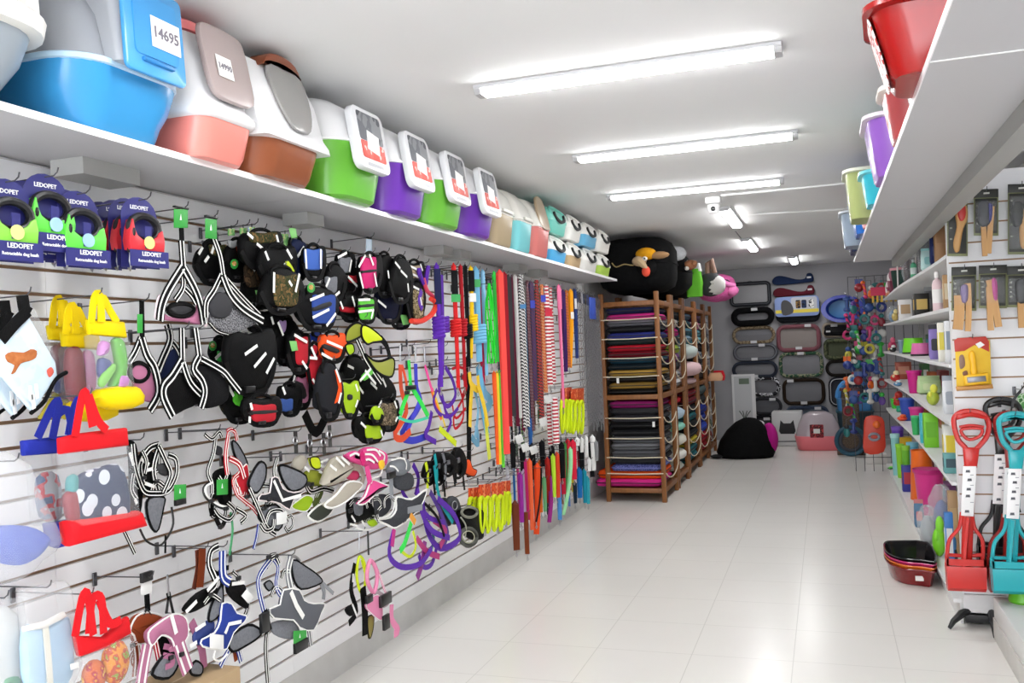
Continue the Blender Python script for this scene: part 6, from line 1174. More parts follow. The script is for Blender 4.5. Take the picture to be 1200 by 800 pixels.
# ---------------------------------------------------------------- things on the floor at the back
t = thing('fabric_cave', 'black round fabric pet cave with magenta side, slumped on the floor by the last racks', 'pet cave', (-1.02, 11.95, 0), .2)
cv = MB(); cv.rect_loft([(0, .66, .6, .25), (.06, .72, .66, .28), (.2, .66, .6, .27, .01), (.34, .5, .46, .2, .03), (.44, .32, .3, .13, .05), (.485, .16, .14, .06, .06), (.495, .05, .05, .02, .06)], 6); cv.build('cover', M('0a0a0b', .9, pat='cloth', h2='101011', sc=40), t, ang=70)
MB().ell((.31, .02, .22), (.1, .24, .2), 16, 9).build('side_panel', M('b02080', .7, pat='weave'), t); MB().ell((.2, .05, .4), (.06, .12, .05), 10, 6).build('white_lining', M('c8c6c8', .8), t); MB().ell((-.36, -.12, .025), (.1, .1, .025), 10, 6).build('loose_flap', M('0a0a0b', .9), t)
c = onz(923, 524, 0); t = thing('litter_house', 'white boxy litter house with black cat head opening', 'litter house', (c.x, 13.1, 0))
MB().box(-.205, .205, 0, .4, 0, .47, .02).build('house_body', M('c4c4c4', .5), t)
cat = [(-.11, -.06), (-.1, .0), (-.085, .09), (-.045, .045), (.045, .045), (.085, .09), (.1, .0), (.11, -.06), (.09, -.1), (-.09, -.1)]
MB().prism([(x, z+.27) for x, z in cat], -.005, .004, .001).build('cat_opening', M('1b1b1d', .7), t); MB().box(-.13, .13, -.004, .002, .06, .072).build('front_slot', M('1b1b1d', .7), t)
c = onz(962, 526, 0); t = thing('litter_box', 'coral pink litter box with milky hood and label, on the floor beside the cat house', 'litter box', (c.x-.02, 12.76, 0))
MB().rect_loft([(0, .5, .4, .1), (.02, .54, .44, .12), (.17, .6, .5, .14), (.19, .6, .5, .14)], 6).build('tray', M('e0727a', .35), t); MB().rect_loft([(.19, .58, .48, .14), (.34, .5, .42, .14), (.46, .38, .32, .12), (.5, .2, .18, .08)], 6).build('hood', smoke('c4b8be', .7), t)
lb = MB().prism(rrect(.17, .17, .01, 2), -.004, 0).build('printed_label', M('8a3038', .5, pat='blotch', h2='4a2a2c', h3='b84a4a', sc=20), t, (-.02, -.252, .26)); MB().prism(rrect(.08, .06, .005, 2), -.006, -.0042).build('price_sign', M('dcdcd8', .6), lb)
c = onz(998, 530, 0); t = thing('storage_box', 'dark teal box under the blue hooded carrier at the back', 'box', (.34, 13.3, 0)); MB().rect_loft([(0, .4, .4, .04), (.42, .46, .44, .05), (.45, .47, .45, .05)]).build('box_body', M('1f3a44', .4), t); MB().rect_loft([(.45, .49, .47, .05), (.47, .49, .47, .05)]).build('lid', M('2c5a68', .4), t)
t = thing('pet_carrier', 'sky blue arched pet carrier standing on the dark teal box', 'pet carrier', (.34, 13.3, .4705)); SB = M('4a90d0', .35)
MB().rect_loft([(0, .4, .4, .06), (.02, .44, .42, .08), (.16, .46, .44, .08), (.18, .48, .46, .08)], 5).build('tub', SB, t)
arc = [(.21*math.cos(math.pi*i/10), -.16, .18+.24*math.sin(math.pi*i/10)) for i in range(11)]; MB().tube(arc, .04, 8).build('arch', SB, t); MB().rect_loft([(.18, .4, .36, .1, 0, .04), (.32, .36, .32, .12, 0, .04), (.4, .22, .22, .1, 0, .04)], 5).build('hood', M('1a2a3c', .5), t)
c = onz(1001, 540, 0); CARP = M('5a4c40', .95, pat='fleck', h2='463a30', sc=20)
t = thing('scratching_post', 'brown carpet covered scratching post beside the blue carrier', 'scratching post', (c.x, 12.15, 0)); MB().box(-.18, .18, -.1, .14, 0, .04, .008).build('base', CARP, t); MB().rect_loft([(.04, .2, .2, .03), (.78, .2, .2, .03), (.8, .18, .18, .03)]).build('post', CARP, t); MB().rect_loft([(.8, .24, .22, .03), (.83, .24, .22, .03)]).build('top_plate', M('5a3a3c', .9), t)
t = thing('scratch_wheel', 'round scratching wheel with teal rim leaning at the foot of the brown post', 'cat toy', (c.x-.02, 11.94, 0)); MB().tube([(.165*math.cos(a), 0, .19+.165*math.sin(a)) for a in [i*math.pi/14 for i in range(28)]], .026, 8, True).build('rim', M('1f4c60', .6), t); MB().tube([(.12*math.cos(a), .01, .19+.12*math.sin(a)) for a in [i*math.pi/14 for i in range(28)]], .022, 8, True).build('inner_ring', M('3a3c44', .8), t); MB().lathe([(.1, 0), (.1, .02)], 20, (0, .03, .19), ax='y').build('pad', CARP, t)
c = wall_pt(871, 470); t = thing('poster', 'white framed poster with a plant drawing leaning at the end of the racks', 'poster', (onx(872, 468, -1.2).x+.0, 13.3, .3), 0)
q = ony(872, 468, 13.3); t.location = (q.x, 13.3, q.z); hp = .36
MB().box(-.16, .16, -.01, .0, -hp, hp).build('poster_board', M('cfcfcf', .5), t); MB().box(-.13, .11, -.0125, -.0105, -hp+.03, hp-.03).build('printed_sheet', M('b4b6b8', .5), t); MB().box(-.06, .08, -.015, -.013, hp-.14, hp-.06).build('title_patch', M('5a6a58', .5), t)
for a_ in (-.6, -.2, .3, .7): MB().tube([(0, -.015, -hp+.06), (.05*a_, -.015, -hp+.14), (.12*a_, -.015, -hp+.2)], .006, 5).build('printed_stem', M('3a443a', .6), t)
MB().box(-.03, .03, 0, .3, -q.z, -hp).build('stand', M('77777a', .5), t)
# ---------------------------------------------------------------- right side: display unit with end panel
GX, GB, GY0, GY1 = .58, .97, 5.03, 10.3
t = thing('display_shelving', 'white shop shelving unit with six shelves along the right side', 'shelving', ((GX+GB)/2, GY0, 0))
ox = (GX+GB)/2; SHW = M('dcdcdc', .4)
LV = {1: 1.85, 2: 1.585, 3: 1.30, 4: 1.01, 5: .71, 6: .125}
for k, z in LV.items():
    n = 16; e = [(GX-ox+(.0 if k == 6 else .012*math.sin(i/n*7+k)), (GY1-GY0)*i/n) for i in range(n+1)]
    if k == 6: e = [(GX-ox-.03, 0), (GX-ox-.03, GY1-GY0)]
    P = [(GB-ox, 0)]+e+[(GB-ox, GY1-GY0)]
    MB().loft([[(x, y, z-.018) for x, y in P], [(x, y, z) for x, y in P]]).build('shelf', SHW, t)
MB().box(GB-ox, GB-ox+.02, 0, GY1-GY0, 0, 2.02).build('back_panel', SHW, t)
for y in (.02, 1.4, 2.8, GY1-GY0-.03): MB().box(GB-ox-.05, GB-ox-.002, y, y+.04, 0, 2.02).build('upright', M('b8b8ba', .4), t)
MB().box(GX-ox+.0, GX-ox+.015, .01, GY1-GY0, 0, .105).build('plinth', SHW, t)
YP = 4.99
t = thing('slatwall_panel', 'white slatwall end panel with hanging brushes and scoops, facing the camera', 'display panel', (.597, YP, 0))
mb = MB(); mb.use(GROOVE).box(0, .66, .006, .028, .165, 2.24); mb.use(M('e2e2e4', .4))
zs = [.16]+[.178+i*.0956 for i in range(1, 21)]+[2.25]
for a, b in zip(zs, zs[1:]): mb.box(0, .66, 0, .02, a+.004, b-.004)
mb.build('slat_board', None, t); MB().box(-.006, .0, -.002, .03, .07, 2.25).build('edge_trim', SHW, t)
MB().box(0, .66, 0, .03, .06, .16).build('bottom_rail', SHW, t)
BP = M('17181a', .5)
for x, dx, dy in ((.02, -.1, -.055), (.12, -.015, -.17)):
    MB().tube([(x, .02, .075), (x+dx*.35, dy*.3, .07), (x+dx*.8, dy*.8, .035), (x+dx, dy, .004)], [.018, .02, .014, .009], 8).build('foot', BP, t)
MB().box(.0, .3, .0, .03, .02, .075, .004).build('foot_bar', BP, t)
class HangY(Hang):
    """goods hung on the end panel, facing the camera"""
    def __init__(s, name, label, cat, d, top, group=None, hk=None):
        s.d = d; s.Y = YP-d; s.o = ony(*top, s.Y); s.t = thing(name, label, cat, s.o, 0, group)
        if hk: hook(V((s.o.x, YP-.001, s.o.z-.006)), d+.014, hk, 0)
    def L(s, pts, dd=0.): return [(q.x-s.o.x, q.z-s.o.z) for q in (ony(x, y, s.Y-dd) for x, y in pts)]
CARDB = M('22231f', .5); CARDO = M('70744e', .5); BEECH = M('c79a62', .5, pat='wood', h2='b5854e', sc=30)
def brush_card(label, d, box, brushes, hk, olive=True, clear=True):
    x0, y0, x1, y1 = box; h = HangY('brush_pack', label, 'pet brush', d, ((x0+x1)/2, y0+2), 'brush packs on the end panel', hk)
    c = h.pad('card', CARDO if olive else CARDB, [(x0, y0+9), (x1, y0+7), (x1, y1), (x0, y1)], .004, 0, sm=1); h.pad('header', CARDB, [(x0, y0), (x1, y0-1), (x1, y0+9), (x0, y0+10)], .005, .001, sm=1)
    h.pad('print_field', CARDB, [(x0+1.5, y0+11), (x1-1.5, y0+10), (x1-1.5, y1-3), (x0+1.5, y1-3)], .002, .004, sm=1, par=c)
    h.pad('header_print', M('c8c8c0', .5), [((x0+x1)/2-3, y0+3.5), ((x0+x1)/2+4, y0+3), ((x0+x1)/2+4, y0+5), ((x0+x1)/2-3, y0+5.5)], .001, .0045, sm=1)
    for i in range(4): h.pad('print_line', M('8a8c80', .5), [(x0+3, y0+18+i*(y1-y0-26)/4), (x0+6, y0+18+i*(y1-y0-26)/4), (x0+6, y0+20+i*(y1-y0-26)/4), (x0+3, y0+20+i*(y1-y0-26)/4)], .001, .006, sm=1, par=c)
    for b in brushes:
        k = b[0]
        if k == 'oval':
            _, P, Q, col = b; o = h.pad('brush_body', BEECH, P, .022, .018); h.pad('bristle_pad', M(col, .4), Q, .012, .033, par=o)
        elif k == 'handle':
            _, pts, wd = b; h.strap('handle', BEECH, pts, wd, .016, .016)
        else: h.pad('brush_head', M(b[2], .45), b[1], .03, .02)
    if clear: h.pad('blister', M('e8ecee', .06, alpha=.07, pat='film', sc=50), [(x0+2, y0+14), (x1-2, y0+13), (x1-2, y1-6), (x0+2, y1-6)], .04, .026, sm=1)
    return h
OV = lambda cx, cy, rx, ry: [(cx+rx*math.cos(a), cy+ry*math.sin(a)) for a in [i*math.pi/5 for i in range(10)]]
brush_card('oval wooden brush with a red bristle pad on a dark card', .06, (1110, 222, 1134, 300), [('oval', [(1119, 252), (1120, 242), (1126, 236), (1133, 242), (1134, 256), (1129, 268), (1126, 284), (1124, 294), (1119, 295), (1117, 284), (1121, 266)], OV(1127, 248, 5, 11), 'b82a26')], 'the red padded brush', True, False)
brush_card('two wooden handled brushes on a dark card with a blue bristle head', .08, (1141, 222, 1170, 276), [('handle', [(1152, 250), (1153, 280), (1154, 300)], .022), ('handle', [(1162, 242), (1160, 270), (1158, 297)], .024), ('head', [(1146, 238), (1158, 236), (1160, 262), (1147, 264)], '2c2e34'), ('head', [(1157, 240), (1163, 240), (1162, 258), (1157, 260)], '3a3c86')], 'the blue headed brushes')
brush_card('wooden brush on an olive and black card at the right picture edge', .07, (1181, 216, 1212, 298), [('head', [(1186, 240), (1198, 238), (1198, 262), (1187, 264)], '2a2b2c'), ('oval', [(1195, 262), (1202, 240), (1210, 244), (1210, 272), (1203, 290), (1196, 288)], OV(1206, 256, 3, 9), 'a8744a')], 'the olive carded brush')
brush_card('pair of wooden handled brushes with a lilac head in the lower row', .06, (1115, 313, 1144, 364), [('handle', [(1124, 346), (1124, 368), (1122, 386)], .045), ('handle', [(1134, 332), (1135, 362), (1134, 388)], .026), ('head', [(1126, 336), (1134, 334), (1134, 352), (1127, 354)], '7a6a92')], 'the lilac headed brushes')
brush_card('pair of wooden handled brushes with a magenta head in the lower row', .08, (1147, 311, 1180, 361), [('handle', [(1159, 336), (1160, 366), (1161, 387)], .026), ('handle', [(1159, 328), (1165, 352), (1170, 383)], .03), ('head', [(1162, 328), (1168, 328), (1169, 350), (1164, 350)], 'b84a8e')], 'the magenta headed brushes')
brush_card('wooden handled brush on a dark card, lower row at the picture edge', .06, (1180, 312, 1212, 360), [('handle', [(1196, 340), (1196, 362), (1197, 384)], .026), ('head', [(1190, 330), (1204, 328), (1204, 352), (1192, 354)], '26272a')], 'the dark carded brush of the lower row')
h = HangY('brush_pack', 'yellow slicker brush on a red and yellow card', 'pet brush', .05, (1139, 396), None, 'the yellow slicker brush')
c = h.pad('card', M('dcae34', .5, pat='cloth', h2='e6c24a', sc=8), [(1119, 402), (1160, 398), (1162, 452), (1121, 455)], .004, 0, sm=1); h.pad('red_header', M('b8382c', .5), [(1118, 399), (1122, 396), (1155, 394), (1159, 400), (1159, 412), (1142, 404), (1130, 411), (1119, 412)], .003, .004, sm=1, par=c); h.pad('brush_head', M('e8b41c', .4), [(1129, 440), (1158, 436), (1159, 449), (1130, 452)], .024, .016, sm=1); h.pad('pin_field', M('86868a', .4, .6), [(1133, 442), (1155, 440), (1156, 446.5), (1134, 448.5)], .008, .03, sm=1); h.pad('handle', M('f0b418', .4), [(1135, 416), (1138, 411), (1142, 413), (1144, 426), (1145, 438), (1138, 439), (1137, 428)], .02, .014)
h.pad('bottom_flap', M('c08a4a', .6), [(1120, 453), (1163, 450), (1164, 455), (1121, 458)], .03, .01, sm=1); h.pad('price_sign', BTAG, [(1143, 403), (1149, 400), (1154, 404), (1147, 408)], .002, .006, sm=1); h.pad('printed_pet', M('8a6a5a', .5), [(1124, 418), (1129, 416), (1131, 428), (1125, 432)], .001, .004, par=c); h.pad('printed_pet', M('7a5038', .5), [(1128, 436), (1133, 434), (1134, 439), (1129, 440)], .001, .004, par=c)
# long handled litter scoops
def scoop(label, d, col, dx, dy, hk, lean=0.):
    h = HangY('litter_scoop', label, 'scoop', d, (1136+dx, 483+dy), 'long handled scoops on the end panel', hk); m_ = M(col, .3)
    T = lambda L_: [(x+dx+lean*(y-482), y+dy) for x, y in L_]
    h.cord('grip', m_, T([(1119, 503), (1118, 490), (1126, 483), (1139, 481.5), (1152, 485), (1159, 495), (1157, 510), (1149, 521), (1142, 528)]), .012, .0); h.cord('grip_side', m_, T([(1119, 503), (1123, 515), (1131, 524), (1134, 530)]), .012, .0)
    h.pad('crossbar', m_, T([(1120, 486), (1137, 482), (1157, 487), (1158, 492), (1137, 488), (1121, 492)]), .03, .0, sm=1)
    h.cord('trigger', M(col, .35), T([(1127, 503), (1128, 509), (1136, 515), (1148, 511), (1151, 503), (1140, 501.5)]), .008, .0, 3, True); h.cord('trigger_arm', M(col, .35), T([(1124, 500), (1138, 498), (1153, 500)]), .006, .004)
    h.pad('neck', m_, T([(1128, 524), (1148, 524), (1145, 548), (1130, 548)]), .03, .0, sm=1)
    st = h.pad('shaft', m_, T([(1129, 545), (1144, 545), (1139, 662), (1126, 662)]), .026, -.002, sm=1)
    lb = h.pad('instruction_label', M('eceaea', .5), T([(1128.5, 546), (1144.5, 546), (1141, 605), (1126, 604)]), .004, .014, sm=1)
    for y, x in ((552, 1134), (562, 1136), (573, 1135), (581, 1134), (599, 1133)): h.pad('printed_mark', M('55555c', .5), T([(x-2, y-1.5), (x+2.5, y-1.5), (x+3, y+1.5), (x-2.5, y+1.5)]), .001, .0166, sm=1, par=lb)
    for y in (556, 568, 588): h.pad('printed_mark', M('9a9aa0', .5), T([(1137, y), (1141, y), (1141, y+.9), (1137, y+.9)]), .001, .0166, sm=1, par=lb)
    for s_ in (-1, 1): h.cord('jaw_arm', m_, T([(1133+s_*6, 600), (1133+s_*9, 618), (1132+s_*19, 632), (1131+s_*21, 650), (1130+s_*20, 664)]), .009, .0)
    h.cord('jaw_bar', m_, T([(1110, 650), (1130, 651), (1152, 650)]), .009, .0)
    P = h.L(T([(1108, 652), (1153, 654)])); bw = abs(P[1][0]-P[0][0]); z0 = h.L(T([(1130, 691)]))[0][1]; cx = (P[0][0]+P[1][0])/2; zt_ = P[0][1]
    b = MB(); b.loft([[(cx+x*bw/2*k, y, z0+(zt_-z0)*f) for x, y in ((-1, -.05*k2), (1, -.05*k2), (1, .03), (-1, .03))] for f, k, k2 in ((0, .98, .55), (.12, 1, 1.), (.7, 1.03, 1.1), (.78, 1.03, 1.05))]); b.build('bin', m_, h.t)
    b = MB(); b.box(cx-bw/2, cx+bw/2, -.05, -.042, zt_-.03, zt_).box(cx-bw/2, cx-bw/2+.008, -.05, .03, zt_-.03, zt_).box(cx+bw/2-.008, cx+bw/2, -.05, .03, zt_-.03, zt_); b.build('bin_rim', m_, h.t)
    h.cord('jaw_spine', m_, T([(1134, 606), (1131, 640), (1129, 668)]), .012, .034)
    return h
scoop('red long handled litter scoop with white label, first on the end panel', .15, 'c3241f', 0, 0, 'the red scoop')
scoop('teal long handled litter scoop with white label beside the red one', .27, '1fa3ac', 53, 3, 'the teal scoop')
scoop('black long handled scoop hanging behind the red and the teal one', .05, '151517', 37, -14, 'the black scoop')
scoop('dark red long handled scoop, mostly hidden behind the teal one', .155, '8f1f1c', 49, 2, None)
h = HangY('cable_leash', 'thin black cord hanging in front of the slats at the right picture edge', 'leash', .16, (1196, 456), None, 'the thin black cord'); h.cord('cord', PLAS, [(1200, 452), (1188, 470), (1182, 500), (1180, 540), (1186, 570), (1196, 600)], .0035, 0); h.strap('strap', PLAS, [(1196, 458), (1188, 468), (1186, 478)], .012, .0)
h = HangY('plush_toy', 'dark hanging toy with a red patch behind the teal scoop', 'pet toy', .03, (1186, 610)); h.pad('toy_body', M('1a1a1e', .7), [(1176, 640), (1190, 612), (1204, 630), (1204, 664), (1180, 668)], .03); h.pad('red_patch', M('b02828', .6), [(1190, 650), (1200, 648), (1200, 656), (1191, 658)], .01, .02)
h = HangY('green_pack', 'green patterned pack hanging at the right picture edge above the teal scoop', 'pack', .04, (1200, 456)); h.pad('pack_body', M('5f9a5a', .5, pat='blotch', h2='b8d0b0', h3='3a6a3a', sc=30), [(1192, 462), (1212, 458), (1212, 484), (1193, 486)], .02, 0, sm=1); h.cord('string', PLAS, [(1200, 448), (1202, 462)], .003)
# low white ledge in front with a green bowl stand
t = thing('low_ledge', 'low white ledge with tiled foot at the lower right corner', 'ledge', (.7, 2.6, 0)); MB().box(0, .56, 0, 2.22, .1, .2, .004).build('ledge_top', M('d6d6d4', .5), t); MB().box(-.004, .56, 0, 2.225, 0, .1).build('tiled_foot', M('bdbbb6', .4, pat='cloth', h2='c9c7c2', sc=6), t)
p = ony(1192, 715, 4.76); t = thing('feeding_bowl', 'bright green pet bowl stand at the right picture edge', 'pet bowl', (p.x+.02, 4.74, .2)); MB().lathe([(.055, 0), (.06, .01), (.05, .05), (.035, .075), (.036, .085), (.06, .1), (.065, .13), (.06, .132), (.05, .105)], 20).build('stand', M('5aa81e', .35), t); MB().lathe([(.03, 0), (.05, .012), (.062, .03), (.056, .03), (.044, .014)], 20, (0, 0, .13)).build('bowl', M('62b422', .35), t)

# ---------------------------------------------------------------- goods on the shelves
def place(x0, x1, y0, lvl, depth=None, front=0.):
    """a thing seen between the columns x0..x1, its top at row y0, on shelf lvl -> centre x,y, width, height"""
    xm = (x0+x1)/2; wx = .1
    for _ in range(4):
        X = GX+.03+front+wx/2; p = onx(xm, y0, X); wx = max(.035, min(.24, (x1-x0)*.82*p.y/FPX))
    return X, p.y, wx, max(.03, p.z-LV[lvl])
SG = 'goods on the display shelves'; rr0 = random.Random(11)
def good(kind, name, label, cat, x0, x1, y0, lvl, col, c2='e8e8e6', front=0., hmax=.4, ty=None):
    X, Y, w_, h_ = place(x0, x1, y0, lvl, front=front)
    if Y > GY1-.15: Y = GY1-.15; q = ony((x0+x1)/2, y0, Y); X = max(q.x, GX+w_/2+.02); h_ = max(.03, q.z-LV[lvl]); w_ *= .9
    h_ = min(h_, hmax, .225 if lvl not in (1, 6) else .4); d_ = ty or min(.22, w_)
    Y = max(Y, GY0+d_/2+.012)
    t = thing(name, label, cat, (X, Y, LV[lvl]+.0005), 0, SG); m1, m2 = M(col, .35), M('1c1c1e' if c2 == 'dark' else c2, .45)
    if kind == 'box':
        b = MB().box(-w_/2, w_/2, -d_/2, d_/2, 0, h_, .004).build('carton', M(col, .5), t); MB().box(-w_*.36, w_*.36, -d_/2-.0015, -d_/2+.001, h_*.3, h_*.75).build('print_front', m2, t); MB().box(-w_/2-.0015, -w_/2+.001, -d_*.36, d_*.36, h_*.3, h_*.75).build('print_side', m2, t)
    elif kind == 'bottle':
        r = w_/2; MB().lathe([(r*.9, 0), (r, .01), (r, h_*.66), (r*.8, h_*.76), (r*.36, h_*.82), (r*.36, h_*.86)], 16).build('bottle_body', m1, t); MB().lathe([(r*.45, h_*.84), (r*.45, h_*.97), (r*.3, h_)], 14).build('cap', m2, t); MB().lathe([(r*1.01, h_*.2), (r*1.01, h_*.55)], 16).build('label_band', m2, t)
    elif kind == 'bowl':
        r = w_/2; MB().lathe([(r*.95, 0), (r, .008), (r*.82, h_*.9), (r*.84, h_), (r*.78, h_), (r*.74, h_*.85), (r*.6, h_*.3), (.004, h_*.26)], 24).build('bowl_body', m1, t); MB().lathe([(r*.97, -.0), (r*1.02, .004), (r*1.0, .014), (r*.97, .014)], 24).build('foot_ring', M('1c1c1e', .5) if c2 == 'dark' else m1, t)
    elif kind == 'cup':
        r = w_/2; MB().lathe([(r*.7, 0), (r*.75, .006), (r, h_*.95), (r*1.05, h_), (r*.94, h_), (r*.66, .02), (.004, .016)], 22).build('cup_body', m1, t); MB().lathe([(r*1.02, h_*.9), (r*1.09, h_*.93), (r*1.09, h_), (r*1.0, h_)], 22).build('rim', m2, t)
    elif kind == 'pack':
        b = MB(); b.rect_loft([(0, w_*.8, d_*.6, .01), (h_*.1, w_, d_, .02), (h_*.7, w_*.96, d_*.8, .02), (h_*.88, w_*.9, d_*.2, .005), (h_, w_*.9, .008, .003)], 3); b.build('pouch', M(col, .35, pat='cloth', h2=col, sc=20), t); MB().prism(rrect(w_*.6, h_*.34, .01, 2, 0, h_*.42), -d_/2-.003, -d_*.3).build('print_front', m2, t); MB().box(-w_*.46, w_*.46, -.008, .006, h_*.86, h_*1.0).build('header', m2, t)
    elif kind == 'toy':
        MB().ell((0, 0, h_*.36), (w_*.46, d_*.42, h_*.36), 14, 9).build('toy_body', m1, t); MB().ell((w_*.08, -d_*.12, h_*.78), (w_*.28, d_*.28, h_*.22), 12, 8).build('toy_head', m2, t); MB().ell((-w_*.18, -d_*.3, h_*.5), (w_*.14, d_*.14, h_*.14), 10, 6).build('toy_paw', m2, t)
    elif kind == 'film':
        MB().ell((0, 0, h_*.53), (w_*.46, d_*.46, h_*.46), 18, 12, .8, .1, rn).build('film_wrap', M('dfe3e6', .07, alpha=.26, pat='film', sc=40), t, ang=20); MB().ell((0, 0, h_*.4), (w_*.32, d_*.32, h_*.36), 12, 8).build('content', m1, t)
    elif kind == 'rod':
        MB().tube([(0, 0, 0), (w_*.1, 0, h_)], .006, 6).build('rod', m1, t); MB().lathe([(.03, 0), (.034, .006), (.012, .02)], 12).build('base', m2, t)
    return t
